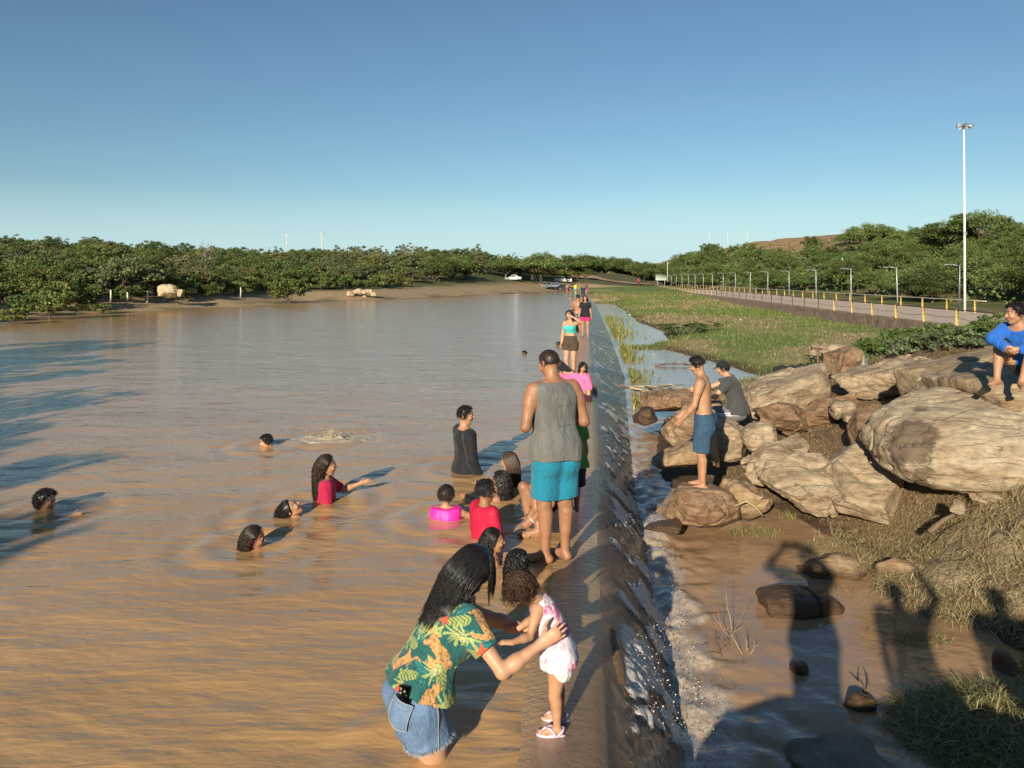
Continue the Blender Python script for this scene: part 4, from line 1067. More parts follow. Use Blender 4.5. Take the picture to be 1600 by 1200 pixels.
# 5 children and others in the cluster by the dam
person('girl with long wet brown hair and black straps sitting neck deep beside the crest', at(795, 722, 8.95), 305, 1.35, child=.4, female=True, skin='tan', root='head', h=.010, legs=False,
  pose=dict(armL=dict(upper=(-.4, .7, -.5), fore=(.2, 1, .1))), wear=[shirt('black', sleeve=0, t=(-.05, .88))],
  hair=dict(kind='long', thick=.07, len=.34, n=420, k=14, w=.007, mat='brown', back=1.0))
person('child with dark wet ringlets sitting low in the water facing the lake', at(782, 752, 8.4), 300, 1.25, child=.5, female=True, skin='brown', root='head', h=.010, legs=False,
  pose=dict(armL=dict(upper=(-.3, .9, -.2), fore=(.1, 1, .2))), wear=[shirt('black', sleeve=0, t=(-.05, .88))],
  hair=dict(kind='curly', thick=.09, len=.24, n=420, k=14, w=.006, curl=.012, turns=3, mat='black', back=.8))
person('boy in wet red long sleeve shirt standing chest deep near the tank top man', at(759, 768, 7.15), 55, 1.28, child=.45, skin='brown', root='head', h=.009, legs=False,
  pose=dict(face=(.15, 1, -.05), armL=dict(upper=(-.25, .1, -1), fore=(0, .5, -1)), armR=dict(upper=(.25, .1, -1), fore=(0, .5, -1))), wear=[shirt(m_wetred, sleeve=1.9, off=.013, fold=.010)],
  hair=short(thick=.06, rough=.03, h=.009, nape=-.1))
person('girl with wet dark hair in profile just behind the bending woman', at(771, 845, 6.55), 82, 1.25, child=.45, female=True, skin='tan', root='head', h=.0085, legs=False,
  wear=[shirt('black', sleeve=0, t=(-.05, .9))], hair=dict(kind='long', thick=.06, len=.26, n=420, k=14, w=.0055, mat='black', back=.9))
person('child with soaked black curls seen from behind above the toddler', at(809, 880, 6.05), 20, 1.2, child=.45, female=True, skin='brown', root='head', h=.0085, legs=False,
  pose=dict(face=(0, .9, -.3)), wear=[shirt('black', sleeve=0, t=(-.05, .9))], hair=dict(kind='curly', thick=.10, len=.24, n=700, k=14, w=.0045, curl=.009, turns=4, mat='black', back=.9, wild=.2))
PV = person('small child in bright pink swim vest seen from behind in the water', at(697, 774, 7.75), 8, 1.05, child=.7, skin='tan', root='head', h=.009, legs=False,
  pose=dict(armR=dict(upper=(.9, .25, -.35), fore=(.8, .5, -.3)), armL=dict(upper=(-.5, .5, -.7), fore=(0, 1, 0))),
  wear=[dict(name='swim_vest', mat=m_vest, t=(.10, 1.0), off=.055, flare=.02, fold=.012)], hair=short(thick=.07, rough=.02, mat='dark', h=.009, nape=-.2))
a_ = MB(); e_, w_ = PV['elbR'], PV['wriR']
a_.tube([PV['shift'](e_*.75+w_*.25), PV['shift'](e_*.2+w_*.8)], [.046, .043], 12); o = a_.build('armband', plain('yellow_band', (.70, .50, .05), .4, .1), PV['body'], tuple(PV['loc']), True)
SP = person('person in black shorts sitting on the crest behind the tank top man hugging a knee', at(866, 806, 7.42), 268, 1.62, fat=.95, skin='brown', root='pelvis', h=.0095,
  pose=dict(spine=(0, -.12, 1), spine2=(0, .35, .95), head=(0, .2, 1), face=(0, 1, -.15),
    legL=dict(ankle=at(842, 828, 7.10), pole=(-.1, .5, 1), foot=(0, 1, 0)), legR=dict(ankle=at(828, 822, 7.5), pole=(.1, .5, 1), foot=(0, 1, 0)),
    armL=dict(wrist=at(832, 812, 7.12), pole=(-.6, -.3, -.6), curl=.9), armR=dict(wrist=at(830, 808, 7.34), pole=(.6, -.3, -.6), curl=.9)),
  wear=[shorts('black', leg=.75, loff=.02), shirt('black', sleeve=0)], hair=short(h=.0095))
br = MB(); w_ = SP['shift'](SP['wriL']); d = SP['handL'][1]; a = nrm(np.cross(d, (0, 0, 1))); b2 = np.cross(d, a)
br.tube([w_+(a*math.cos(t)+b2*math.sin(t))*.032 for t in np.linspace(0, 6.28, 17)], .005, 6, False); br.build('bracelet', plain('pale_bracelet', (.75, .70, .66), .4, .05), SP['body'], tuple(SP['loc']), True)
person('child in lime green shirt and black shorts half hidden behind the tank top man', at(893, 800, 7.9)*np.array((1, 1, 0))+np.array((0, 0, -.004)), 350, 1.05, child=.6, skin='brown', h=.011, wear=[shorts('black', leg=.95, loff=.03, lflare=.02), shirt('lime', off=.03, flare=.03)], hair=short(h=.011))
# 6 people further out in the lake
RG = person('girl in crimson shirt with long wet ringlets standing chest deep', at(511, 728, 8.35), 78, 1.38, child=.4, female=True, skin='tan', root='head', h=.0095, legs=False,
  pose=dict(armL=dict(upper=(-.1, .9, -.55), fore=(.1, 1, .35), curl=.6), armR=dict(upper=(.2, .12, -1), fore=(.0, .35, -1))), wear=[shirt('crimson', sleeve=.85, off=.014)],
  hair=dict(kind='curly', thick=.08, len=.37, n=620, k=18, w=.006, curl=.008, turns=7, mat='dark', back=1.1, wild=.10))
person('swimmer with short black hair gliding past a splash', at(416, 690, 11.05), 255, 1.5, skin='light', root='head', h=.012, legs=False, pose=dict(spine=(0, .7, .7), spine2=(0, .6, .8), head=(0, .25, .9), face=(0, 1, -.1)), hair=short(thick=.06, h=.012))
person('boy with thick wavy black hair swimming with one arm stretched ahead', at(71, 784, 7.95), 80, 1.45, child=.3, skin='tan', root='head', h=.010, legs=False,
  pose=dict(spine=(0, .8, .6), spine2=(0, .7, .7), head=(0, .1, 1), face=(.25, 1, -.08), armR=dict(upper=(.45, 1, .20), fore=(-.1, 1, .16)), armL=dict(upper=(-.3, 1, -.4), fore=(0, 1, -.4))), hair=short(thick=.12, rough=.07, scale=40, h=.010, nape=-.28))
person('swimmer floating on the back with face turned up', at(455, 796, 7.75), 78, 1.35, child=.35, skin='tan', root='head', h=.010, legs=False, pose=dict(spine=(0, .2, 1), spine2=(0, .1, 1), head=(0, -.75, .6), face=(0, .72, .62)),
  hair=dict(kind='long', thick=.06, len=.10, n=200, k=7, w=.006, mat='black', fall=(-.6, 0, -.6)))
person('child with dripping shoulder-length brown hair, only the head above water', at(397, 842, 6.85), 62, 1.3, child=.45, female=True, skin='brown', root='head', h=.009, legs=False, pose=dict(face=(.3, 1, -.1)),
  hair=dict(kind='long', thick=.08, len=.20, n=500, k=12, w=.0055, mat='dark', back=.9))
for lb, px, py, Y, az_ in (('small dark head of a swimmer with an arm breaking the surface', 819, 553.5, 24.5, 275), ('dark haired head in the water left of the girl in the turquoise top', 873, 539, 27.5, 80), ('tiny far head in the lake close to the dam crest', 895, 465, 90, 120)):
    person(lb, at(px, py, Y), az_, 1.5, child=.2, skin='brown', root='head', h=.02 if Y < 50 else .03, legs=False, face=False, fingers=False, toes=False, pose=dict(spine=(0, 1, .1), spine2=(0, 1, .2), head=(0, .2, 1), armL=dict(upper=(-.5, 1, .15), fore=(0, 1, -.1))), hair=short(thick=.07, h=.02))
# 7 people along the crest
person('small girl in pink long sleeve top sitting on the crest smiling at the camera', at(909, 621, 15.4)+np.array((0, 0, .05)), 186, 1.22, child=.5, female=True, skin='tan', root='pelvis', h=.012,
  pose=dict(spine2=(0, .12, 1), head=(-.18, .1, 1), face=(-.2, 1, -.1), armR=dict(upper=(.8, .2, -.15), fore=(.7, .3, .4)), armL=dict(upper=(-.25, .2, -1), fore=(-.05, .25, -1)),
    legL=dict(thigh=(-.25, .75, .45), shin=(0, .35, -1)), legR=dict(thigh=(.2, .75, .5), shin=(0, .3, -1))), wear=[dict(shorts('maroon', leg=1.9, loff=.012), name='leggings'), shirt('pink', sleeve=1.9, off=.012)],
  hair=dict(kind='long', thick=.07, len=.25, n=300, k=12, w=.008, mat='black', back=.6))
person('dark haired person in black swimsuit crouching on the crest behind the pink girl', at(892, 584, 16.6)*np.array((1, 1, 0))+np.array((0, 0, .30)), 262, 1.5, female=True, skin='light', root='pelvis', h=.013, fingers=False,
  pose=dict(spine=(0, .65, .8), spine2=(0, .9, .5), head=(0, .5, .8), face=(0, .9, -.3), armL=dict(upper=(-.1, .7, -.8), fore=(0, .3, -1)), armR=dict(upper=(.1, .7, -.8), fore=(0, .3, -1)),
    legL=dict(thigh=(-.2, .9, .15), shin=(0, -.35, -1)), legR=dict(thigh=(.2, .9, .15), shin=(0, -.35, -1))), wear=[dict(name='swimsuit', mat=cm['black'], t=(-.1, .85), off=.006, leg=.1, straps=False)],
  hair=dict(kind='long', thick=.06, len=.3, n=300, k=12, w=.009, mat='black'))
person('girl in turquoise top and brown shorts shading her eyes on the crest', at(891, 590, 18.5)*np.array((1, 1, 0))+np.array((0, 0, -.004)), 212, 1.60, female=True, skin='light', h=.013, bust=.9,
  pose=dict(head=(.05, .05, 1), face=(.15, 1, 0), armL=dict(upper=(-.75, .55, .12), fore=(.62, .45, .50)), armR=dict(upper=(.12, .1, -1), fore=(-.05, .4, -1)), legL=dict(thigh=(-.02, .05, -1), shin=(.05, -.08, -1)), legR=dict(thigh=(.0, .10, -1), shin=(-.03, -.12, -1))),
  wear=[shorts('brown', leg=.42, loff=.016, lflare=.012, t=(-.1, .34)), dict(name='crop_top', mat=cm['turq'], t=(.46, .80), off=.010, straps=False)], hair=dict(kind='long', thick=.06, len=.45, n=320, k=14, w=.009, mat='black', fall=(.25, 0, -1)))
person('bare chested boy in patterned shorts standing with his back turned on the crest', at(903, 526, 31.6)*np.array((1, 1, 0))+np.array((0, 0, -.004)), 8, 1.70, skin='brown', h=.018, fingers=False, toes=False, face=False, pose=dict(armR=dict(upper=(.15, .3, -1), fore=(-.2, 1, -.2)), armL=dict(upper=(-.15, .3, -1), fore=(.2, 1, -.2))),
  wear=[dict(shorts(m_print2, leg=.8, loff=.03, lflare=.02), paint=camo)], hair=short(thick=.07, h=.016))
person('girl in black shirt and pink shorts standing beside the bare chested boy', at(914.5, 527, 31.1)*np.array((1, 1, 0))+np.array((0, 0, -.004)), 190, 1.66, female=True, skin='tan', h=.018, fingers=False, toes=False, face=False,
  wear=[shorts('cerise', leg=.45, loff=.018), shirt('black', sleeve=.6, off=.018)], hair=dict(kind='long', thick=.07, len=.35, n=160, k=10, w=.014, mat='black'))
for lb, px, Y, az_, Hh, sh_c, so_c, sk_ in (
   ('distant person in dark t-shirt on the crest beyond the pink shorts girl', 911, 76, 190, 1.72, 'navy', 'charcoal', 'brown'),
   ('far bare backed figure at the end of the dam, the left of a pair', 910.5, 121, 10, 1.72, None, 'charcoal', 'dark'),
   ('far figure in pale top at the end of the dam, the right of a pair', 916.5, 119, 200, 1.66, 'charcoal', 'cerise', 'tan'),
   ('tiny bather with red shorts at the far edge of the lake', 886, 150, 170, 1.5, None, 'red', 'tan'),
   ('tiny bather in neon yellow shirt at the far edge of the lake', 899, 146, 190, 1.55, 'neon', 'turq', 'tan')):
    z = .0 if Y < 130 else -.25
    p = at(px, 450, Y); 
    person(lb, np.array((p[0], Y, z)), az_, Hh, skin=sk_, h=.03, fingers=False, toes=False, face=False, wear=[shorts(so_c, leg=.8, loff=.03, t=(-.1, .15))]+([shirt(sh_c, off=.025)] if sh_c else []), hair=short(thick=.08, h=.03))
for lb, px, Y, sh_c, so_c in (('person in dark clothes under the tree next to the white car', 832, 158, 'navy', 'black'), ('person in black standing between the parked cars and the tree', 845, 161, 'black', 'charcoal'), ('person in white shirt behind the dark parked car', 892, 166, 'white', 'navy'), ('red dressed figure walking on the far dirt road', 998, 178, 'red', 'maroon')):
    p = at(px, 450, Y); person(lb, np.array((p[0], Y, gz1(p[0], Y))), 160, 1.7, skin='brown', h=.035, fingers=False, toes=False, face=False, wear=[shorts(so_c, leg=1.9, loff=.03), shirt(sh_c, off=.025)], hair=short(thick=.08, h=.03))
# 8 people on the rocks
BZ = at(1097, 764, 9.62)
BB = person('bare chested boy in denim shorts standing on a brown rock and looking down', BZ, 292, 1.63, fat=.93, skin='tan', root='ankle', h=.0088,
  pose=dict(spine=(0, .04, 1), spine2=(0, .08, 1), head=(0, .32, .95), face=(0, .82, -.55), armL=dict(upper=(-.15, .22, -1), fore=(.12, .62, -.75), curl=.6), armR=dict(upper=(.12, .25, -1), fore=(-.2, .75, -.7), curl=.6),
    legL=dict(thigh=(-.02, .06, -1), shin=(0, -.06, -1), foot=(-.1, 1, 0)), legR=dict(thigh=(.06, .14, -1), shin=(0, .0, -1), foot=(.1, 1, 0))),
  wear=[dict(shorts(m_den2, leg=.92, loff=.026, lflare=.020, t=(-.1, .16)), paint=denim_wear, fold=.012)], hair=short(thick=.075, rough=.03, h=.009, nape=-.02))
CZ = at(1152, 642, 12.3)
CP = person('man in black cap and grey t-shirt sitting on the rocks behind the bare chested boy', CZ, 292, 1.72, skin='light', root='pelvis', h=.0105,
  pose=dict(spine=(0, .02, 1), spine2=(0, .55, .85), head=(0, .25, .95), face=(.0, 1, -.2),
    legL=dict(ankle=CZ+np.array((-.62, .02, -.42)), pole=(-.15, .5, 1), foot=(-.1, 1, -.2)), legR=dict(ankle=CZ+np.array((-.55, .38, -.40)), pole=(.15, .5, 1), foot=(.1, 1, -.2)),
    armL=dict(wrist=CZ+np.array((-.60, -.02, .30)), pole=(-.5, -.2, -1), curl=.6), armR=dict(wrist=CZ+np.array((-.62, .30, .30)), pole=(.5, -.2, -1), curl=.6)),
  wear=[dict(shorts(m_print, leg=1.92, loff=.022, lflare=.010), name='trousers', paint=side_stripe, fold=.012), shirt('charcoal', sleeve=.6, off=.020, flare=.03, fold=.012)], hair=short(thick=.04, h=.0105, nape=-.2))
hp = CP['hp']; hh = CP['hh']; HA = np.stack([CP['hr'], CP['hf'], CP['hu']]); sh_ = CP['shift']
Vc, Qc = sdf_mesh([ell(hp(0, -.03, .15), HA, (.335*hh+.022, .40*hh+.022, .365*hh+.024), .0, clip=[(hp(0, 0, .16), -CP['hu']+.12*CP['hf'])])], .009)
cap = mk('cap', sh_(Vc), Qc, mat=cm['black'], parent=CP['body'], loc=CP['loc'])
Vb, Qb = sdf_mesh([ell(hp(0, .42, .185), np.stack([CP['hr'], nrm(CP['hf']-.25*CP['hu']), nrm(CP['hu']+.25*CP['hf'])]), (.30*hh, .36*hh, .034*hh), .0)], .007)
mk('cap_peak', sh_(Vb), Qb, mat=cm['black'], parent=CP['body'], loc=CP['loc'])
FZ = at(1566, 604, 8.35); SZ = FZ+np.array((.38, .12, .20))
BL = person('boy in blue long sleeve shirt squatting barefoot on the big pale rock', SZ, 244, 1.52, child=.25, skin='tan', root='pelvis', h=.0085,
  pose=dict(spine=(0, .10, 1), spine2=(0, .75, .8), head=(0, .10, 1), face=(.50, .85, .0),
    legL=dict(ankle=FZ+np.array((.10, -.16, .065)), pole=('w', -.35, -.55, 1), foot=('w', -.35, -1, -.05)), legR=dict(ankle=FZ+np.array((-.02, .06, .075)), pole=('w', -.6, .1, 1), foot=('w', -.85, -.6, -.05)),
    armR=dict(wrist=FZ+np.array((-.0, -.10, .42)), pole=('w', -.7, .6, .2), hand=('w', .1, -.9, -.5), curl=.9), armL=dict(wrist=FZ+np.array((.08, -.14, .42)), pole=('w', .9, -.5, .0), hand=('w', -.8, .2, -.4), curl=.9)),
  wear=[shorts('black', leg=.85, loff=.018), shirt('blue', sleeve=1.93, off=.016, fold=.014, t=(.10, 1.0))], hair=short(thick=.085, rough=.04, h=.009, nape=-.05))
# 9 the group on the abutment behind the camera whose shadows reach the stream
AZ_ = .80
person('photographer on the abutment holding up a phone with both hands', (.08, -.42, AZ_), 5, 1.68, skin='tan', h=.014, fingers=False, toes=False, pose=dict(armL=dict(wrist=(-.10, -.10, 2.36), pole=(-1, 0, -.6), hand=(.3, .2, 1)), armR=dict(wrist=(.12, -.10, 2.36), pole=(1, 0, -.6), hand=(-.3, .2, 1))),
  wear=[shorts('navy', leg=.9), shirt('grey', off=.02)], hair=short(thick=.06, h=.014))
pm = MB(); pm.box((0, 0, 0), (.155, .009, .075), None, .003); p_ = pm.build('phone', m_phone, None); p_.location = (0.02, -.075, 2.41); tag(p_, 'phone held up by the photographer above the stream', 'phone')
lm = MB(); lm.ball((-.06, .005, .02), .006, 8); lm.build('lens', m_phone, p_, (0, 0, 0), True)
person('onlooker with one arm raised next to the photographer on the abutment', (.72, -.95, AZ_), 30, 1.50, skin='brown', h=.016, fingers=False, toes=False, pose=dict(armR=dict(upper=(.5, .4, .6), fore=(-.5, .4, 1))), wear=[shorts('black', leg=.9), shirt('white', off=.02)], hair=short(thick=.06, h=.016))
person('bystander in long sleeves at the far side of the abutment', (1.45, -1.35, AZ_), 20, 1.62, skin='tan', h=.016, fingers=False, toes=False, pose=dict(armR=dict(upper=(.5, .2, -.8), fore=(.1, 1, .2))), wear=[shorts('navy', leg=1.9), shirt('red', sleeve=1.9, off=.02)], hair=short(thick=.06, h=.016))
# ---------------------------------------------------------------- rocks
def rock_mat(name, c1, c2, c3, wetz=None, stain=None, sc=1.0):
    m, nt, b = nodes(name); v = coord(nt); vs = coord(nt, (1.0, 2.2, 5.5), (.35, -.28, .3))
    f = noise(nt, vs, 1.5*sc, 8, .62, .8)
    c = ramp(nt, f, [(.28, c3), (.44, c1), (.60, c2), (.78, c1)])
    g = noise(nt, v, 9*sc, 8, .7); c = mix(nt, c, ramp(nt, g, [(.3, .62), (.5, 1.0), (.75, 1.22)]), 1, 'MULTIPLY')
    sp = ramp(nt, noise(nt, v, 2.1*sc, 6, .7, 1.2), [(.56, 0.0), (.64, 1.0)])
    c = mix(nt, c, c3, math_(nt, 'MULTIPLY', sp, .55))
    geo = N(nt, 'ShaderNodeNewGeometry'); pos = N(nt, 'ShaderNodeSeparateXYZ'); L(nt, geo.outputs['Position'], pos.inputs[0])
    rr = .82
    if stain is not None:
        st, cst = stain; w_ = None
        for (p, r) in st:
            d = N(nt, 'ShaderNodeVectorMath', operation='DISTANCE'); L(nt, geo.outputs['Position'], d.inputs[0]); d.inputs[1].default_value = tuple(p)
            dn = math_(nt, 'ADD', d.outputs['Value'], math_(nt, 'MULTIPLY', math_(nt, 'SUBTRACT', noise(nt, vs, 3.2, 7, .7), .5), r*1.3))
            q = ramp(nt, math_(nt, 'DIVIDE', dn, r), [(.80, 1.0), (.92, 0.0)]); w_ = q if w_ is None else math_(nt, 'MAXIMUM', w_, q)
        c = mix(nt, c, cst, math_(nt, 'MULTIPLY', w_, .80))
    if wetz is not None:
        z = math_(nt, 'ADD', pos.outputs[2], math_(nt, 'MULTIPLY', math_(nt, 'SUBTRACT', noise(nt, v, 4, 5), .5), .16))
        wq = ramp(nt, math_(nt, 'MULTIPLY_ADD', z, 4.0) if False else math_(nt, 'MULTIPLY', math_(nt, 'SUBTRACT', z, wetz), 5.0), [(.0, 1.0), (.6, 0.0)])
        c = mix(nt, c, (.085, .048, .024), math_(nt, 'MULTIPLY', wq, .85))
        L(nt, ramp(nt, wq, [(0, .85), (1, .25)]), b.inputs['Roughness'])
    else: b.inputs['Roughness'].default_value = rr
    L(nt, c, b.inputs['Base Color']); b.inputs['Specular IOR Level'].default_value = .3
    n1 = bump(nt, None, noise(nt, vs, 3.2*sc, 9, .68, .5), .75, .07)
    n2 = bump(nt, None, noise(nt, v, 30, 7, .7), .45, .02, n1)
    cr = N(nt, 'ShaderNodeTexVoronoi', feature='DISTANCE_TO_EDGE', ins={'Scale': 1.3*sc}); 
    wv = N(nt, 'ShaderNodeVectorMath', operation='MULTIPLY_ADD'); nz3 = N(nt, 'ShaderNodeTexNoise', ins={'Scale': 2.5, 'Detail': 5}); L(nt, vs, nz3.inputs['Vector'])
    L(nt, nz3.outputs['Color'], wv.inputs[0]); wv.inputs[1].default_value = (.5, .5, .5); L(nt, vs, wv.inputs[2]); L(nt, wv.outputs[0], cr.inputs['Vector'])
    bump(nt, b, ramp(nt, cr.outputs['Distance'], [(.0, 0.0), (.035, 1.0)]), .5, .03, n2)
    return m
TAN, PALE, IRON = (.36, .265, .165), (.46, .36, .235), (.175, .10, .055)
m_rock = rock_mat('sandstone', TAN, PALE, IRON)
m_rockw = rock_mat('sandstone_wet_foot', (.33, .215, .115), (.42, .30, .175), (.15, .072, .034), WL+.06)
m_rockr = rock_mat('red_sandstone', (.255, .152, .085), (.34, .225, .13), (.11, .05, .025), WL+.02)
m_big = rock_mat('pale_boulder', (.40, .31, .20), (.47, .38, .26), (.27, .18, .105), None, ([(at(1425, 690, 8.55), .36), (at(1440, 752, 8.2), .22), (at(1505, 640, 9.3), .26), (at(1445, 660, 9.0), .22)], (.125, .085, .052)), .8)
m_slab = rock_mat('layered_slab', (.36, .255, .15), (.43, .325, .20), (.21, .13, .07), sc=.9)
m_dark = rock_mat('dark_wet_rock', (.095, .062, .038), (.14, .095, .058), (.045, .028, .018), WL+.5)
def Rxyz(rx, ry_, rz): return np.array(Matrix.Rotation(math.radians(rz), 3, 'Z') @ Matrix.Rotation(math.radians(ry_), 3, 'Y') @ Matrix.Rotation(math.radians(rx), 3, 'X'))
def rock(name, label, c, size, rot, seed, m, cuts=9, p=4.2, amp=.085, h=None, strata=.05, cat='rock', group=None, taper=0.0):
    size = np.asarray(size, float)/2; R = Rxyz(*rot); h = h or max(.018, size.max()/30); rs = np.random.RandomState(seed)
    pl = []
    for k in range(cuts):
        n = nrm(rs.normal(size=3)*np.array((1, 1, .9))); pl.append((n, rs.uniform(.60, .84)*np.linalg.norm(n*size)))
    def f(P):
        q = (P-c)@R
        if taper: sc_ = 1-taper*np.clip(q[..., 0]/size[0], -1, 1); q = q*np.stack([np.ones_like(sc_), 1/np.maximum(sc_, .3), 1/np.maximum(sc_, .3)], -1)
        a = np.abs(q)/size; d = ((a**p).sum(-1)**(1/p)-1)*size.min()
        for n, o_ in pl: d = np.maximum(d, q@n-o_)
        d = d+amp*size.min()*fbm(q/size.mean()*1.6+seed*3.1, 4, seed)*1.4
        st = q*np.array((.6, .6, 3.0)); d = d+strata*size.min()*(np.abs(vnoise(st*2.2/size.min()*.35+seed, seed+9))*2-.8)
        d = d+.022*fbm(q*9, 4, seed+3); d = d+.030*sstep(.07, .0, np.abs(vnoise(q*np.array((1.1, 1.1, 2.4))*1.7+seed*1.7, seed+21)))
        return d
    ext = np.abs(R)@size*1.12+.05
    V, Q = sdf_mesh([(f, c-ext, c+ext, 0, 1)], h)
    o = mk(name, V, Q, mat=m, loc=tuple(c)); tag(o, label, cat, group); return o
def prock(label, px, py, Y, w, hgt, depth, rot, seed, m, **k):
    """a rock whose middle lies at pixel (px, py) and depth Y; w and hgt are its pixel extents there"""
    s = Y/FPX; return rock(k.pop('name', 'rock'), label, at(px, py, Y), (w*s, depth, hgt*s), rot, seed, m, **k)
prock('rounded brown rock with wet reddish flank under the feet of the bare chested boy', 1088, 788, 9.62, 128, 60, .95, (-4, 3, 8), 3, m_rockr, amp=.06, p=2.3, cuts=3)
prock('mossy broken rock beside the brown rock the boy stands on', 1166, 786, 9.75, 78, 62, .6, (0, 18, 10), 5, m_rockw, amp=.14)
prock('slanted slab with a dark pointed tip reaching to the stream', 1078, 712, 10.9, 130, 40, .75, (5, -17, -12), 8, m_rockw, taper=-.45, p=3.5)
prock('tan rock behind the knees of the bare chested boy', 1068, 668, 12.0, 66, 74, .8, (0, 14, 20), 11, m_rockw)
prock('flat topped rock the man in the cap sits on', 1142, 682, 12.0, 86, 60, 1.0, (0, -6, 10), 13, m_rock, p=4)
prock('egg shaped brown rock below the man in the cap', 1190, 682, 11.4, 62, 44, .6, (0, -12, 0), 17, m_rock, p=2.3, cuts=2)
prock('jagged split rock between the egg shaped rock and the long slab', 1222, 652, 12.2, 96, 44, .8, (0, 14, 10), 19, m_rockr, strata=.16)
prock('long pale slab tilted up like a beam beside the man in the cap', 1240, 612, 13.4, 168, 52, 1.3, (4, -17, 6), 23, m_rock, p=4.5, amp=.07, strata=.10)
prock('reddish slab tucked under the long pale slab', 1288, 640, 12.6, 104, 34, .9, (0, -20, 0), 29, m_rockr, p=4)
prock('flat reddish rock piled with driftwood at the head of the stream', 1043, 628, 16.6, 104, 32, 1.4, (0, -8, 8), 31, m_rockr, p=3.5)
prock('brown rock hugging the pool edge left of the cap man', 1090, 645, 14.2, 74, 40, 1.0, (0, -10, 0), 33, m_rockr)
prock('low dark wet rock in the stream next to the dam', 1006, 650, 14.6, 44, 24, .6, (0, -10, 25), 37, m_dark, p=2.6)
prock('big cracked pale slab sloping into the muddy pool', 1345, 760, 9.6, 160, 62, 1.45, (22, -13, 14), 41, m_rock, p=5, amp=.06, strata=.10)
prock('broken left half of the cracked pale slab dipping into the pool', 1262, 762, 9.85, 112, 46, 1.2, (20, -16, 10), 45, m_rock, p=5, amp=.07, strata=.12)
prock('left shoulder of layered rock joining the cracked pale slab', 1225, 722, 10.8, 130, 34, 1.1, (22, -10, 8), 43, m_rock, p=3.5, strata=.12)
rock('boulder', 'huge smooth pale boulder with dark stains under the squatting boy', at(1522, 686, 8.75)+np.array((.10, .30, .0)), (2.25, 2.1, .80), (10, -5, -12), 47, m_big, p=2.9, cuts=2, amp=.06, strata=.012, h=.035, cat='boulder')
rock('boulder', 'broad upper slab rising behind the huge boulder where the blue shirted boy squats', (6.55, 10.1, .93), (3.35, 3.2, .84), (-1, -10, -6), 53, m_slab, p=4.5, cuts=3, amp=.07, strata=.09, h=.04, cat='boulder')
prock('reddish tilted rock left of the huge boulder', 1366, 676, 10.1, 92, 60, .95, (14, -26, 12), 59, m_rockr, p=3.5)
prock('dark brown rock at the upper edge of the outcrop by the concrete post', 1322, 562, 14.6, 74, 34, 1.0, (0, -24, 0), 61, m_rockr, p=3.5)
prock('long low ridge of rock between the concrete post and the upper slab', 1385, 592, 12.9, 170, 40, 1.2, (2, -15, 0), 67, m_rock, p=4, strata=.1)
prock('pale rounded rock in the pool half in the shade of the onlookers', 1300, 890, 8.25, 98, 54, .55, (0, 6, 10), 71, m_rockw, p=2.4, cuts=3)
prock('pale flat rock at the pool edge next to the straw heap', 1408, 898, 8.1, 84, 54, .55, (0, 10, 0), 73, m_rockw, p=2.8)
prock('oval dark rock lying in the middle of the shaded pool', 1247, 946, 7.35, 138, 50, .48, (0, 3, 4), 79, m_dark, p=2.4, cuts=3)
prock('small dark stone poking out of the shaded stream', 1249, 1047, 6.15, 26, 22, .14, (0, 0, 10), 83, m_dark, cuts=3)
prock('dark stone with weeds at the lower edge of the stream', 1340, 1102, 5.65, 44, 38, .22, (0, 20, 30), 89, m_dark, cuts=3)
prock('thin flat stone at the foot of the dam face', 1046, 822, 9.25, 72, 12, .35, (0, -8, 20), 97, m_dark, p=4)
prock('reddish stone half buried in the grass at the lower bank', 1570, 1036, 6.2, 44, 40, .3, (0, 0, 0), 101, m_rockr)
for i, (lb, px, py, Y, w_, h_) in enumerate((('small pale stone on the straw covered slope', 1330, 655, 11.2, 30, 22), ('small loose stone on the upper slab near the boy shadow', 1437, 592, 9.6, 12, 9), ('pale stone in the straw below the reddish tilted rock', 1318, 640, 11.8, 46, 26), ('brown stone under the overhang of the huge boulder', 1494, 792, 8.0, 22, 18), ('flat tan stone under the overhang beside the dark hollow', 1540, 776, 8.3, 46, 22), ('pale slab fragment at the frame edge above the straw heap', 1598, 872, 7.7, 44, 18), ('pale weathered rock at the grass edge near the green bush', 1300, 552, 18.0, 70, 26))):
    prock(lb, px, py, Y, w_, h_, w_*Y/FPX*.8, (0, -8, i*37), 110+i, m_rock, cuts=3)
# concrete lump and the abutment the photographer stands on
m_conc = plain('old_concrete', (.23, .20, .155), .9, .3, 5, .9, 38, bdist=.03)
rock('concrete_lump', 'crumbling grey concrete lump at the near edge of the stream', at(1322, 1196, 5.0)+np.array((.0, 0, -.08)), (.9, .55, .40), (5, 0, 12), 131, m_conc, p=3, cuts=4, amp=.12, cat='concrete')
rock('abutment', 'grey crumbling concrete abutment at the near end of the dam where the onlookers stand', np.array((1.95, -1.65, -.30)), (4.1, 6.9, 2.24), (0, 0, 0), 177, m_conc, cuts=0, p=9, amp=.06, strata=0, h=.07, cat='abutment')
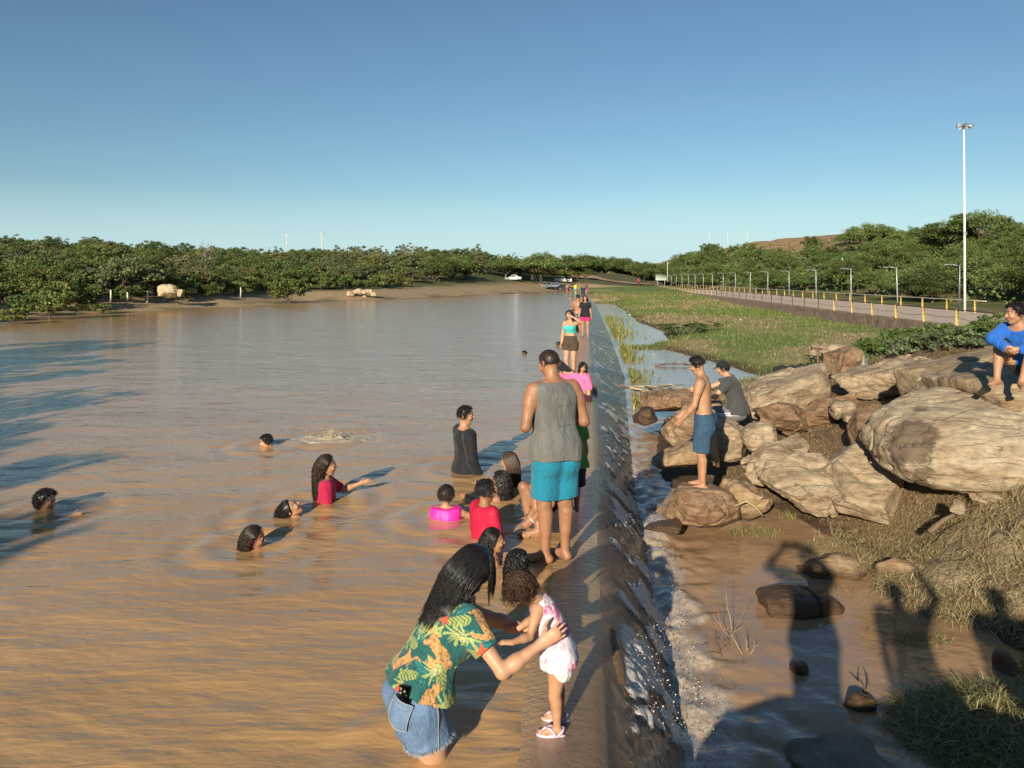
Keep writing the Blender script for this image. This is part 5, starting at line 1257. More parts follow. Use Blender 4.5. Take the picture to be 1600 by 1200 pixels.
# far shore boulders
def frock(label, px, py, Y, w, hgt, seed, m=m_rock, **k): return prock(label, px, py, Y, w, hgt, w*Y/FPX*.8, (0, 0, 20), seed, m, **k)
m_farrock = rock_mat('far_boulder', (.50, .39, .25), (.56, .45, .30), (.36, .25, .15), sc=.5)
frock('large round pale boulder on the far left shore', 262, 455, 60.5, 29, 22, 141, m_farrock, p=2.5, cuts=3, name='boulder', cat='boulder')
frock('small pale rock next to the large far boulder', 282, 458, 60.5, 9, 12, 142, m_farrock, cuts=3, cat='boulder', name='boulder')
m_rub = m_farrock
for i, (px, py, w_) in enumerate(((548, 459, 12), (558, 455, 13), (566, 457, 11), (575, 456, 12), (583, 459, 9), (569, 461, 10), (555, 462, 9))):
    frock('pale broken stone in the rubble heap on the far shore', px, py, 86+i*.2, w_, 8, 150+i, m_rub, cuts=5, group='stones of the rubble heap on the far shore', cat='stone', name='rubble_stone')
# ---------------------------------------------------------------- blades, straw, grass
def blades(name, P, hgt, wid, lean, cols, m, seed=0, kind='stuff', label=None, flatz=None, seg=3, curve=.6):
    """many bent tapering blades standing or lying at points P"""
    rs = np.random.RandomState(seed); n = len(P); az = rs.rand(n)*6.283; d = np.stack([np.cos(az), np.sin(az), np.zeros(n)], -1); s = np.stack([-np.sin(az), np.cos(az), np.zeros(n)], -1)
    hgt = np.broadcast_to(hgt, (n,))*(.6+.8*rs.rand(n)); wid = np.broadcast_to(wid, (n,))*(.7+.6*rs.rand(n)); lean = np.broadcast_to(lean, (n,))*(.5+rs.rand(n)) if np.max(lean) < 1.2 else np.broadcast_to(lean, (n,))*(.82+.30*rs.rand(n))
    V = []
    for k in range(seg+1):
        t = k/seg; ang = lean*(1-curve+curve*2*t); 
        if k == 0: c = np.array(P, float)
        else: c = c+(np.cos(ang)[:, None]*np.array((0, 0, 1.0))+np.sin(ang)[:, None]*d)*(hgt/seg)[:, None]
        if flatz is not None: c[:, 2] = np.maximum(c[:, 2], np.asarray(P)[:, 2]-.01)
        w_ = wid*(1-t*.85)*.5; V += [c-s*w_[:, None], c+s*w_[:, None]]
    V = np.stack(V, 1).reshape(-1, 3); b0 = np.arange(n)*(seg+1)*2
    Q = np.concatenate([np.stack([b0+2*k, b0+2*k+1, b0+2*k+3, b0+2*k+2], 1) for k in range(seg)])
    cols = np.asarray(cols); ci = rs.randint(0, len(cols), n); c = cols[ci]*(.7+.6*rs.rand(n, 1)); c = np.repeat(c, (seg+1)*2, 0)
    o = mk(name, V, Q, mat=m, col=c, smooth=True)
    if kind: tag(o, label, None, kind=kind)
    return o
def leaf_mat(name, col=(1, 1, 1), trans=.25, rough=.6, rnd=.25, usecol=True):
    m, nt, b = nodes(name); a = N(nt, 'ShaderNodeVertexColor', layer_name='Col')
    oi = N(nt, 'ShaderNodeObjectInfo'); hs = N(nt, 'ShaderNodeHueSaturation'); c = mix(nt, a.outputs[0], col, 1, 'MULTIPLY'); L(nt, c, hs.inputs['Color'])
    L(nt, ramp(nt, oi.outputs['Random'], [(0, 1-rnd), (1, 1+rnd)]), hs.inputs['Value'])
    r2 = math_(nt, 'FRACT', math_(nt, 'MULTIPLY', oi.outputs['Random'], 7.31)); L(nt, ramp(nt, r2, [(0, .485), (1, .515)]), hs.inputs['Hue'])
    L(nt, hs.outputs[0], b.inputs['Base Color']); b.inputs['Roughness'].default_value = rough; b.inputs['Specular IOR Level'].default_value = .25
    if trans:
        tr = N(nt, 'ShaderNodeBsdfTranslucent'); L(nt, hs.outputs[0], tr.inputs[0]); mx = N(nt, 'ShaderNodeMixShader', ins={0: trans})
        L(nt, b.outputs[0], mx.inputs[1]); L(nt, tr.outputs[0], mx.inputs[2]); L(nt, mx.outputs[0], nt.nodes['Material Output'].inputs[0])
    return m
m_grass = leaf_mat('grass_blades', rnd=0); m_straw = leaf_mat('straw', trans=.1, rnd=0); m_leaf = leaf_mat('leaves'); m_bark = plain('bark', (.13, .095, .065), .9, .3, 6, .6, 18)
m_twig = plain('dry_twig', (.16, .105, .065), .9, .3, 12, .4, 40)
rs = np.random.RandomState(21)
def scatter(n, x0, x1, y0, y1, keep, pw=1.0):
    X = rs.uniform(x0, x1, n); Y = y0+(y1-y0)*rs.rand(n)**pw; k = keep(X, Y); X, Y = X[k], Y[k]; return np.stack([X, Y, gz(X, Y)], -1)
STRAW = [(.50, .385, .20), (.41, .305, .15), (.58, .47, .27), (.27, .19, .10), (.38, .31, .14)]
GREEN = [(.175, .245, .055), (.225, .275, .075), (.13, .195, .042), (.30, .31, .10)]
# green and yellow grass of the plain below the dam
def plain_ok(X, Y): 
    u = X-.083*Y; return (u < 17.3) & (X > dam_x(Y)+1.2) & (np.abs(X) < .70*Y+2)
def gmask(P, t): return fbm(np.stack([P[:, 0]*.09, P[:, 1]*.09, P[:, 0]*0], -1), 4, 21)*.5+.5+.5*(fbm(np.stack([P[:, 0]*.5, P[:, 1]*.5, P[:, 0]*0], -1), 4, 22)*.5)+sstep(30, 60, P[:, 1])*.06
P = scatter(150000, 3, 40, 15.5, 120, plain_ok, 1.5); P = P[(P[:, 2] > WL+.015)]
gm = gmask(P, 0); g1 = P[gm > .42+.08*rs.rand(len(P))]; g2 = P[gm <= .47+.08*rs.rand(len(P))]
sz = lambda P: np.interp(P[:, 1], [16, 40, 110], [1, 1.5, 3.2])
blades('grass', g1[:60000], .10*sz(g1[:60000]), .018*sz(g1[:60000]), .6, GREEN+[(.20, .19, .07)], m_grass, 1, label='green grass on the plain below the dam')
blades('dry_grass', g2[:34000], .09*sz(g2[:34000]), .016*sz(g2[:34000]), 1.0, STRAW+[(.17, .19, .06)], m_straw, 2, label='dry yellow grass and flood litter on the plain')
# tall yellow grass at the far toe of the dam
def toe_pts(n, y0, y1, w_): 
    Y = rs.uniform(y0, y1, n); X = dam_x(Y)+np.interp(Y, ry, run)+rs.exponential(w_, n)-.10; return np.stack([X, Y, np.full(n, WL-.02)], -1)
for y0, y1, n, w_, hh_ in ((18.5, 21, 160, .18, .15), (23, 26.5, 220, .22, .20), (29, 36, 420, .26, .26), (40, 62, 800, .4, .32)):
    blades('toe_grass', toe_pts(n, y0, y1, w_), hh_, .028+.0006*y0, .55, [(.33, .30, .10), (.26, .26, .08), (.38, .33, .14), (.18, .22, .06)], m_grass, int(y0), label='yellow green grass growing along the foot of the dam')
P = scatter(9000, 5, 10, 30, 38, lambda X, Y: (np.hypot((X-6.3)/1.1, (Y-35)/1.0) < 1)); P[:, 2] = WL-.01
blades('pool_weed', P[:900], .14, .04, .8, [(.25, .26, .08), (.18, .22, .06)], m_grass, 6, label='weed growing in the shallow far pool')
# flood straw over the outcrop and the near bank
def out_ok(X, Y): return (X > 2.6) & (np.abs(X) < .70*Y+.4)
def sm(P): return fbm(np.stack([P[:, 0]*.9, P[:, 1]*.9, P[:, 0]*0], -1), 3, 31)
P = scatter(90000, 2.4, 9, 7.6, 17, out_ok); P = P[(P[:, 2] > WL+.04)]; q = sm(P); P = P[q > -.45+.3*rs.rand(len(P))][:38000]
blades('straw', P, .15, .0065, 1.5, STRAW, m_straw, 3, label='flood straw caught between the rocks')
hx, hy = 4.95, 7.75
def heap(n, cx, cy, rx, ry2, hz, sd, ln, wd_, cols=STRAW, lean=1.45, name='straw_heap', label=None):
    r = np.sqrt(rs.rand(n)); t = rs.rand(n)*6.283; X = cx+rx*r*np.cos(t); Y = cy+ry2*r*np.sin(t); P = np.stack([X, Y, gz(X, Y)], -1)
    P[:, 2] = np.maximum(P[:, 2], WL)+hz*(1-r**2)*(.25+.75*rs.rand(n))*(.75+.5*fbm(P*3, 2, sd)); return blades(name, P, ln, wd_, lean, cols, m_straw, sd, label=label)
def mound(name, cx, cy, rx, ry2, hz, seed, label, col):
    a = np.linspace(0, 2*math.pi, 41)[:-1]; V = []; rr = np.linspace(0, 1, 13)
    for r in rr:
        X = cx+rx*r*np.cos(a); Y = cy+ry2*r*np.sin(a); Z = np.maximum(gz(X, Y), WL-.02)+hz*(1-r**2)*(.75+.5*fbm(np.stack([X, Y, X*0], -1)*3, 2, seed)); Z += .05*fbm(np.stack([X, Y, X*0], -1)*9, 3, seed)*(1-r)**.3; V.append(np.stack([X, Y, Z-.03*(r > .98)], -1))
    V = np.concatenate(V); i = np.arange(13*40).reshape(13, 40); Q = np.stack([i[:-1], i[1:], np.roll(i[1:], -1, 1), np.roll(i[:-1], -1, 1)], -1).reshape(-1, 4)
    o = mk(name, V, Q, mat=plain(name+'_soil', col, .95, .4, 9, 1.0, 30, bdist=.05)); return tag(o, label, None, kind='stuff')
mound('debris_mound', 4.95, 7.7, 1.25, .95, .30, 5, 'matted flood debris heaped on the near bank', (.27, .205, .115))
heap(9500, 4.95, 7.7, 1.25, .98, .33, 41, .24, .0085, label='heap of pale flood straw on the near bank below the boulder')
heap(2600, 4.3, 8.9, .9, .5, .10, 42, .15, .006, label='straw at the foot of the cracked slab')
heap(2600, 5.3, 6.65, .9, .45, .12, 43, .15, .006, STRAW+GREEN[:2], label='straw tangled with weeds along the near pool')
GOLD = [(.34, .29, .10), (.27, .24, .08), (.38, .32, .14), (.16, .17, .05)]
for i, (px, py, rx, n, lb) in enumerate(((1232, 809, .13, 260, 'small golden grass tuft standing in the pool'), (1180, 833, .34, 620, 'flattened golden grass patch in the pool near the boy'), (1492, 958, .36, 900, 'golden grass clump at the edge of the shaded pool'), (1345, 893, .14, 220, 'grass caught on the pale pool rock'), (1440, 1000, .25, 300, 'grass fringe along the shaded pool bank'))):
    c = onz(px, py, WL); r = np.sqrt(rs.rand(n)); t = rs.rand(n)*6.283; P = np.stack([c[0]+rx*r*np.cos(t), c[1]+rx*.55*r*np.sin(t), np.full(n, WL-.01)], -1)
    blades('grass_tuft', P, .11, .006, 1.15, GOLD, m_straw, 60+i, label=lb)
P = scatter(40000, 2.6, 5.4, 4.6, 6.6, lambda X, Y: (X > np.interp(Y, [4.6, 5.3, 5.75, 5.95, 6.6], [2.75, 2.85, 3.0, 3.9, 4.45]))); P[:, 2] = np.maximum(P[:, 2], WL)
blades('bank_grass', P[:15000], .13, .007, 1.1, [(.28, .26, .07), (.36, .32, .11), (.18, .19, .05), (.42, .35, .17)], m_straw, 71, label='trampled yellow green grass in the shade at the near bank')
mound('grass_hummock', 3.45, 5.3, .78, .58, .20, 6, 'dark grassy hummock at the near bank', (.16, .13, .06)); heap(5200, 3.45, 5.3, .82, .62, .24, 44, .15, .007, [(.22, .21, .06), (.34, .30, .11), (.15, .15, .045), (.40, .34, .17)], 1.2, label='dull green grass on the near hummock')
# dead reeds and twigs sticking out of the stream
def twigs(label, px, py, z, n, ln, sp, seed, m=m_twig, cat='twigs', r=.004, name='dead_twig'):
    r_ = np.random.RandomState(seed); c = onz(px, py, z); mb = MB()
    for k in range(n):
        a = r_.rand(2)*sp-sp/2; p = c+np.array((a[0], a[1], -.02)); d = nrm(np.array((r_.normal()*.45, r_.normal()*.4, 1.0))); pts = [p]; l = ln*(.5+.7*r_.rand())
        for j in range(5): pts.append(pts[-1]+d*l/5); d = nrm(d+r_.normal(size=3)*.22)
        mb.tube(pts, np.linspace(r, r*.3, 6), 5)
        if r_.rand() < .6:
            q = pts[3]; d2 = nrm(d+r_.normal(size=3)*.8); mb.tube([q, q+d2*l*.2, q+d2*l*.38+np.array((0, 0, .02))], [r*.6, r*.4, r*.2], 4)
    o = mb.build(name, m, None, (0, 0, 0), True); return tag(o, label, cat)
m_reed = plain('dead_reed', (.40, .31, .17), .8, .2, 10)
twigs('tall pale dead stalks standing in the stream near the dam', 1142, 1000, WL, 4, .42, .06, 1, m_reed)
twigs('dark broken twigs tangled at the foot of the pale stalks', 1128, 1012, WL, 9, .20, .30, 2)
twigs('bent bare stems beside the pale stalks', 1165, 1018, WL, 5, .24, .16, 3, m_reed)
twigs('grey dry stems poking out of the pool behind the rounded rock', 1285, 838, WL, 9, .16, .30, 4, m_reed)
twigs('short dry stems at the side of the rounded pool rock', 1348, 880, WL, 8, .18, .16, 5, m_reed)
twigs('thin dark shoots in the pool beside the shaded oval rock', 1318, 925, WL, 5, .13, .2, 6)
twigs('black curled root sticking up at the lower stream edge', 1355, 1082, WL, 3, .16, .05, 7, r=.012)
twigs('few thin weeds in the shaded middle of the stream', 1385, 985, WL, 6, .11, .4, 8)
def stick(label, pts, r, m=m_twig, name='branch', cat='branch'):
    mb = MB(); mb.tube(pts, np.linspace(r, r*.4, len(pts)), 6); o = mb.build(name, m, None, (0, 0, 0), True); return tag(o, label, cat)
c = onz(1050, 572, WL)
mb = MB(); rsb = np.random.RandomState(9)
mb.tube([c+np.array((-.6, 0, .02)), c+np.array((-.1, .1, .08)), c+np.array((.5, 0, .06)), c+np.array((.75, .1, .02))], [.03, .035, .025, .012], 6)
for k in range(9): 
    p = c+np.array((rsb.uniform(-.5, .6), 0, .05)); d = nrm(rsb.normal(size=3)*np.array((1, .6, .6))+np.array((0, 0, .6))); mb.tube([p, p+d*.2, p+d*.34+np.array((0, 0, .03))], [.014, .009, .004], 5)
o = mb.build('branch', m_twig, None, (0, 0, 0), True); tag(o, 'dead forked branch stranded in the far pool', 'branch')
dw = [(-.75, .1, .02), (-.3, -.1, .05), (.0, .15, .04), (.3, -.05, .07), (.55, .1, .03)]
for k in range(22):
    c = at(1015+rsb.rand()*75, 602+rsb.rand()*20, 17.0+rsb.rand()*1.0); a = rsb.normal()*.5; l = .3+.5*rsb.rand(); d = np.array((math.cos(a), math.sin(a)*.6, rsb.normal()*.12))
    stick('dry driftwood stick in the tangle on the flat reddish rock', [c-d*l, c+rsb.normal(size=3)*.03, c+d*l], .014+.012*rsb.rand(), m_reed if k % 3 else m_twig, 'driftwood', 'driftwood')['group'] = 'driftwood on the flat reddish rock'
c = at(1070, 618, 16.6); n = 1500; P = c+rs.normal(size=(n, 3))*np.array((.45, .3, .05)); blades('straw', P, .22, .010, 1.4, STRAW, m_straw, 91, label='straw tangled in the driftwood at the head of the stream')
stick('dark crooked root lying across the straw heap', [at(1452, 832, 8.0), at(1475, 812, 8.05), at(1500, 800, 8.1), at(1530, 790, 8.2)], .03)
stick('thin bare stick leaning in the straw heap', [at(1480, 850, 7.5), at(1500, 826, 7.6), at(1530, 808, 7.7)], .012)
stick('pale root curling beside the mossy broken rock', [at(1150, 790, 9.35), at(1166, 783, 9.3), at(1180, 792, 9.25), at(1192, 806, 9.2)], .016, m_reed)
# ---------------------------------------------------------------- trees
def crown(seed, R, Hc, z0, ncl, nl, leaf, shape='round', cols=((.062, .088, .022), (.10, .125, .035)), droop=.0, asp=.6):
    r_ = np.random.RandomState(seed); V = []; Cc = []; ctrs = []
    lob = r_.normal(size=(5, 3)); lob /= np.linalg.norm(lob, axis=1)[:, None]; lw = r_.uniform(-.25, .30, 5)
    for k in range(ncl):
        u = r_.normal(size=3); u /= np.linalg.norm(u); rr = r_.rand()**.45
        if shape == 'umbrella': u[2] = abs(u[2])*.9+.0
        elif u[2] < -.35: u[2] *= .5
        bulge = 1+sum(lw[i]*max(0, u@lob[i])**2 for i in range(5))
        c = np.array((u[0]*R, u[1]*R, z0+Hc*.5+u[2]*Hc*.5))*np.array((bulge*rr, bulge*rr, 1)); c[2] = z0+Hc*.5+u[2]*Hc*.5*rr*bulge
        if shape == 'umbrella': c[2] = z0+Hc*(.35+.55*u[2]*rr)-.12*Hc*(rr*np.hypot(u[0], u[1]))**2
        ctrs.append(c); cs = R*r_.uniform(.16, .30)
        n = int(nl*r_.uniform(.6, 1.3)); d = r_.normal(size=(n, 3)); d /= np.linalg.norm(d, axis=1)[:, None]; d *= (r_.rand(n, 1)**.5); d[:, 2] *= .55 if shape != 'umbrella' else .4
        p = c+d*cs
        nn = r_.normal(size=(n, 3))*.8+np.array((0, 0, .9))+d*.5; nn /= np.linalg.norm(nn, axis=1)[:, None]
        t = r_.normal(size=(n, 3)); t += d*1.2*droop*2; t[:, 2] -= droop*1.4; t -= nn*(t*nn).sum(1, keepdims=True); t /= np.linalg.norm(t, axis=1)[:, None]; b = np.cross(nn, t)
        ls = leaf*(.6+.8*r_.rand(n, 1)); 
        V.append(np.stack([p-t*ls*.5, p+b*ls*asp*.5+t*ls*.05, p+t*ls*.5, p-b*ls*asp*.5+t*ls*.05], 1).reshape(-1, 3))
        f = r_.rand(); cc = np.array(cols[0])*(1-f)+np.array(cols[1])*f; Cc.append(np.repeat(cc*(.75+.5*r_.rand(n, 1)), 4, 0))
    V = np.concatenate(V); Q = np.arange(len(V)).reshape(-1, 4); return V, Q, np.concatenate(Cc), ctrs
def trunk_mesh(seed, ctrs, z0, r, nlimb=7, base=(0, 0, -.3), multi=1):
    r_ = np.random.RandomState(seed); mb = MB(); ctrs = [ctrs[i] for i in r_.permutation(len(ctrs))[:nlimb]]
    fork = np.array((r_.normal()*.15*z0, r_.normal()*.15*z0, z0*.75+.15)); mb.tube([base, np.array(base)*.5+fork*.45+r_.normal(size=3)*.05*z0, fork], [r*1.25, r, r*.85], 7)
    for c in ctrs:
        mid = fork*.55+np.array(c)*.45+np.array((0, 0, -.06*z0))+r_.normal(size=3)*.08*z0; mb.tube([fork, mid, np.array(c)], [r*.6, r*.38, r*.10], 5)
    return mb
def make_tree(name, seed, R, Hc, z0, ncl, nl, leaf, shape, cols, label, group, cat='tree', droop=0, asp=.6, r=.13, nlimb=8):
    root = empty(name); tag(root, label, cat, group)
    V, Q, c, ct = crown(seed, R, Hc, z0, ncl, nl, leaf, shape, cols, droop, asp); mk('crown', V, Q, mat=m_leaf, parent=root, col=c, smooth=False)
    trunk_mesh(seed+1, ct, z0, r, nlimb).build('trunk', m_bark, root, (0, 0, 0), True); return root
DG = ((.080, .115, .030), (.155, .195, .056)); YG = ((.135, .162, .042), (.245, .265, .078)); OL = ((.118, .134, .050), (.21, .21, .088)); MG = ((.095, .145, .038), (.18, .235, .068))
g_l = 'trees and bushes on the far left bank'
protoL = [make_tree('thorn_tree', 301, 2.6, 3.3, .15, 66, 92, .205, 'round', DG, 'dense dark green tree in the wood on the far left bank', g_l+', dense dark kind'),
          make_tree('thorn_tree', 302, 2.9, 2.8, .7, 60, 92, .21, 'umbrella', OL, 'olive green flat topped tree in the wood on the far left bank', g_l+', flat topped kind'),
          make_tree('thorn_tree', 303, 2.3, 3.0, .1, 60, 92, .195, 'round', YG, 'yellow green leafy tree in the wood on the far left bank', g_l+', yellow green kind'),
          make_tree('thorn_tree', 304, 2.0, 3.6, .5, 40, 66, .18, 'round', OL, 'loose thin crowned tree in the wood on the far left bank', g_l+', loose thin kind')]
protoB = [make_tree('shrub', 311, 1.5, 1.5, .1, 26, 60, .20, 'round', YG, 'low yellow green shrub at the edge of the far left bank', 'shrubs at the edge of the far bank, yellow green', 'shrub', r=.05), make_tree('shrub', 312, 1.7, 1.6, .1, 28, 60, .20, 'round', DG, 'low dark green shrub at the edge of the far left bank', 'shrubs at the edge of the far bank, dark green', 'shrub', r=.05)]
g_r = 'feathery trees beyond the causeway'
protoR = [make_tree('mesquite_tree', 321, 3.4, 4.3, .1, 96, 96, .32, 'round', MG, 'feathery green tree in the row beyond the causeway', g_r+', green kind', droop=.7, asp=.28, r=.16),
          make_tree('mesquite_tree', 322, 3.8, 3.8, .5, 90, 96, .33, 'umbrella', MG, 'spreading feathery tree in the wood beyond the causeway', g_r+', spreading kind', droop=.7, asp=.28, r=.16),
          make_tree('mesquite_tree', 323, 3.0, 3.8, .1, 84, 92, .30, 'round', ((.075, .105, .028), (.14, .165, .05)), 'light green feathery tree in the wood beyond the causeway', g_r+', light kind', droop=.6, asp=.3, r=.14)]
used = set()
def put(pro, x, y, s, rz, z=None, label=None, group=None, sz=1.0):
    o = pro if pro.name not in used else copy_tree(pro); used.add(pro.name)
    o.location = (x, y, (gz1(x, y) if z is None else z)-.05); o.rotation_euler.z = rz; o.scale = (s, s, s*sz)
    if label: o['label'] = label; o['group'] = group or label
    if label and not group: del o['group']
    return o
rt = np.random.RandomState(77)
def spots(n, cand, mind):
    """mind(y) apart, nearest first"""
    out = []
    for x, y in cand:
        if all((x-a)**2+(y-b)**2 > mind(x, y)**2 for a, b in out): out.append((x, y))
        if len(out) >= n: break
    return out
cx_ = rt.uniform(-160, 60, 9000); cy_ = rt.uniform(36, 330, 9000); dl = poly_sd(np.stack([cx_, cy_], -1), LAKE)
k = (dl > np.interp(cx_, [-30, -22, -10, 10], [4, 12, 14, 14])) & (cx_ > -.73*cy_-3) & (cx_ < .083*cy_+4) & (cx_ < dam_x(cy_)+np.where(cy_ > 165, (cy_-165)*.06-1, -2)); cx_, cy_, dl = cx_[k], cy_[k], dl[k]
o_ = np.argsort(cy_+rt.rand(len(cy_))*40); cand = list(zip(cx_[o_], cy_[o_]))
sp_l = spots(285, cand, lambda x, y: 3.3+.010*y)
for x, y in sp_l:
    i = rt.choice(4, p=[.36, .22, .26, .16]); s = rt.uniform(.60, 1.04)*(1.0 if y < 110 else 1.2); put(protoL[i], x, y, s, rt.rand()*6.28, sz=rt.uniform(.85, 1.15))
bx = rt.uniform(-45, 8, 4000); by = rt.uniform(37, 150, 4000); dlb = poly_sd(np.stack([bx, by], -1), LAKE)
k = (dlb > np.interp(bx, [-30, -24, -10], [.8, 8, 10])) & (dlb < np.interp(bx, [-30, -24, -10], [9, 15, 18])) & (bx > -.72*by-2); bx, by = bx[k], by[k]; o_ = np.argsort(by)
for x, y in spots(46, list(zip(bx[o_], by[o_])), lambda x, y: 2.6): put(protoB[rt.randint(2)], x, y, rt.uniform(.6, 1.25), rt.rand()*6.28)
def bare_tree(seed):
    r_ = np.random.RandomState(seed); root = empty('bare_tree'); mb = MB()
    def grow(p, d, l, r, n):
        q = p+d*l*.5+r_.normal(size=3)*.04*l; e = q+nrm(d+r_.normal(size=3)*.2)*l*.5; mb.tube([p, q, e], [r, r*.85, r*.7], 5, False)
        if n: 
            for k in range(3 if n > 1 else 4): grow(e, nrm(d+r_.normal(size=3)*.55+np.array((0, 0, .12))), l*r_.uniform(.55, .8), r*.6, n-1)
    grow(np.array((0, 0, -.2)), nrm(np.array((r_.normal()*.1, r_.normal()*.1, 1))), 1.9, .10, 4); mb.build('trunk', m_baretwig, root, (0, 0, 0), True); return root
m_baretwig = plain('grey_bare_wood', (.27, .235, .19), .9, .2, 8)
for lb, px, top, Y, sd_ in (('bare grey tree standing up over the left wood near the frame edge', 18, 372, 92, 1), ('leafless tree on the skyline of the left wood above the pale boulder', 327, 371, 105, 2), ('pale leafless tree on the skyline right of the power poles', 556, 372, 120, 3), ('thin leafless tree in the left wood, the farther along the shore', 640, 374, 140, 4), ('dead pale tree among the bushes of the left wood', 135, 396, 70, 5)):
    o = bare_tree(400+sd_); tag(o, lb, 'tree'); p = at(px, top, Y); o.location = (p[0], Y, p[2]-5.6)
# single bushes that stand out on the far shore
for lb, px, py, Y, s, i in (('round green bush at the water edge on the far left', 15, 500, 40, .62, 0), ('bright yellow green bush at the left end of the far bank', 78, 478, 45, 1.15, 0), ('leaning green bush alone at the water edge of the far shore', 452, 462, 73, 1.35, 1), ('small green bush on the bare bank left of the pale boulder', 160, 480, 52, .5, 0)):
    p = at(px, py, Y); put(protoB[i], p[0], Y, s, rt.rand()*6, z=max(.0, gz1(p[0], Y)), label=lb)
def carpet(name, P, h0, leaf, cols, seed, label):
    r_ = np.random.RandomState(seed); n = len(P); p = P+np.stack([r_.normal(size=n)*.4, r_.normal(size=n)*.4, h0*r_.rand(n)**1.3*(.55+.9*(fbm(P*np.array((.16, .16, 0)), 3, seed)*.5+.5))], -1)
    nn = r_.normal(size=(n, 3))*.8+np.array((0, -.25, .8)); nn /= np.linalg.norm(nn, axis=1)[:, None]; t = r_.normal(size=(n, 3)); t -= nn*(t*nn).sum(1, keepdims=True); t /= np.linalg.norm(t, axis=1)[:, None]; b_ = np.cross(nn, t)
    ls = np.broadcast_to(leaf, (n,))[:, None]*(.6+.8*r_.rand(n, 1)); V = np.stack([p-t*ls*.5, p+b_*ls*.32, p+t*ls*.5, p-b_*ls*.32], 1).reshape(-1, 3)
    q = fbm(P*np.array((.22, .22, 0)), 2, seed+1)*.5+.5; c = (np.array(cols[0])*(1-q[:, None])+np.array(cols[1])*q[:, None])*(.7+.6*r_.rand(n, 1)); o = mk(name, V, np.arange(4*n).reshape(-1, 4), mat=m_leaf, col=np.repeat(c, 4, 0), smooth=False); return tag(o, label, None, kind='stuff')
X = rt.uniform(-190, 40, 160000); Y = 40+300*rt.rand(160000)**1.2; d_ = poly_sd(np.stack([X, Y], -1), LAKE); k = (d_ > np.interp(X, [-30, -22, -10, 10], [3.5, 12, 13, 13])) & (X > -.74*Y-3) & (X < dam_x(Y)+np.where(Y > 175, (Y-175)*.03-6, -9)); X, Y = X[k][:46000], Y[k][:46000]
carpet('undergrowth', np.stack([X, Y, gz(X, Y)], -1), np.interp(Y, [40, 90, 200], [1.2, 2.3, 3.6]), np.interp(Y, [40, 120, 300], [.30, .5, .95]), ((.06, .085, .024), (.15, .17, .05)), 201, 'low thorn scrub filling the wood on the left bank')
X = rt.uniform(28, 300, 160000); Y = 50+360*rt.rand(160000)**1.1; u_ = X-.083*Y; k = (u_ > np.interp(Y, [50, 100, 200], [37, 36, 33])) & (X < .75*Y+4) & ~((u_ > 51.5-.014*(Y-160)) & (Y > 170-.8*np.maximum(u_-66, 0)) & True); X, Y = X[k][:52000], Y[k][:52000]
carpet('undergrowth', np.stack([X, Y, gz(X, Y)], -1), np.interp(Y, [50, 90, 300], [1.5, 2.6, 3.4]), np.interp(Y, [50, 120, 400], [.32, .5, 1.1]), ((.065, .105, .028), (.14, .185, .05)), 203, 'low scrub filling the wood beyond the causeway')
# wide dark tree above the parked cars
cars_tree = make_tree('shade_tree', 331, 6.0, 4.6, 1.6, 80, 80, .42, 'umbrella', DG, 'broad dark tree shading the parked cars at the end of the lake', None, r=.28, nlimb=12)
x = at(838, 440, 165)[0]; cars_tree.location = (x, 165, gz1(x, 165)); 
for lb, px, Y, s in (('broad dark tree left of the parked cars', 790, 158, .75), ('rounded dark tree right of the parked cars', 882, 178, .95)):
    p = at(px, 440, Y); o = copy_tree(cars_tree); o['label'] = lb; o.location = (p[0], Y, gz1(p[0], Y)); o.scale = (s,)*3; o.rotation_euler.z = 2+px
# wood beyond the causeway and on the hill
cx_ = rt.uniform(28, 330, 9000); cy_ = rt.uniform(48, 420, 9000); uu = cx_-.083*cy_
bare = (uu > 51-.014*(cy_-160)) & (cy_ > 175-.8*np.maximum(uu-66, 0)) & (cy_ < 420)
k = (uu > np.interp(cy_, [40, 90, 200], [36, 34, 31])) & (cx_ < .74*cy_+4) & (~bare | (rt.rand(9000) < .0)); cx_, cy_ = cx_[k], cy_[k]; o_ = np.argsort(cy_+rt.rand(len(cy_))*30)
for x, y in spots(190, list(zip(cx_[o_], cy_[o_])), lambda x, y: 4.4+.010*y):
    i = rt.choice(3, p=[.42, .32, .26]); put(protoR[i], x, y, rt.uniform(.85, 1.25)*(1 if y < 120 else .82), rt.rand()*6.28, sz=rt.uniform(.9, 1.15))
cx_ = rt.uniform(10, 60, 5000); cy_ = rt.uniform(190, 480, 5000); uu = cx_-.083*cy_; k = (uu > -12) & (uu < 36) & ~((cy_ < 260) & (uu > -8) & (uu < 32)); cx_, cy_ = cx_[k], cy_[k]; o_ = np.argsort(cy_)
for x, y in spots(46, list(zip(cx_[o_], cy_[o_])), lambda x, y: 6.5):
    i = rt.randint(3); put(protoR[i], x, y, rt.uniform(.9, 1.4), rt.rand()*6.28)
for k in range(26):
    px = 905+k*8.2+rt.normal()*4; Y = rt.uniform(245, 330); x = (px-800)*Y/FPX; put(protoR[rt.randint(3)], x, Y, rt.uniform(1.35, 1.8), rt.rand()*6.28)
# trees that stand up over the ridge
for lb, px, py, Y, s, i in (('tall spreading tree on the skyline at the far right', 1530, 345, 120, 1.35, 1), ('spreading tree on the skyline left of the tall lamp mast', 1480, 358, 128, 1.2, 1), ('flat crowned tree on the skyline in the middle of the right hill', 1362, 360, 150, 1.25, 1), ('small lone tree on the bare hill beside the power poles', 1118, 383, 330, .8, 0)):
    p = at(px, py, Y); put(protoR[i], p[0], Y, s, 1.3+px, z=p[2]-4.2*s*.6 if Y < 200 else None, label=lb)
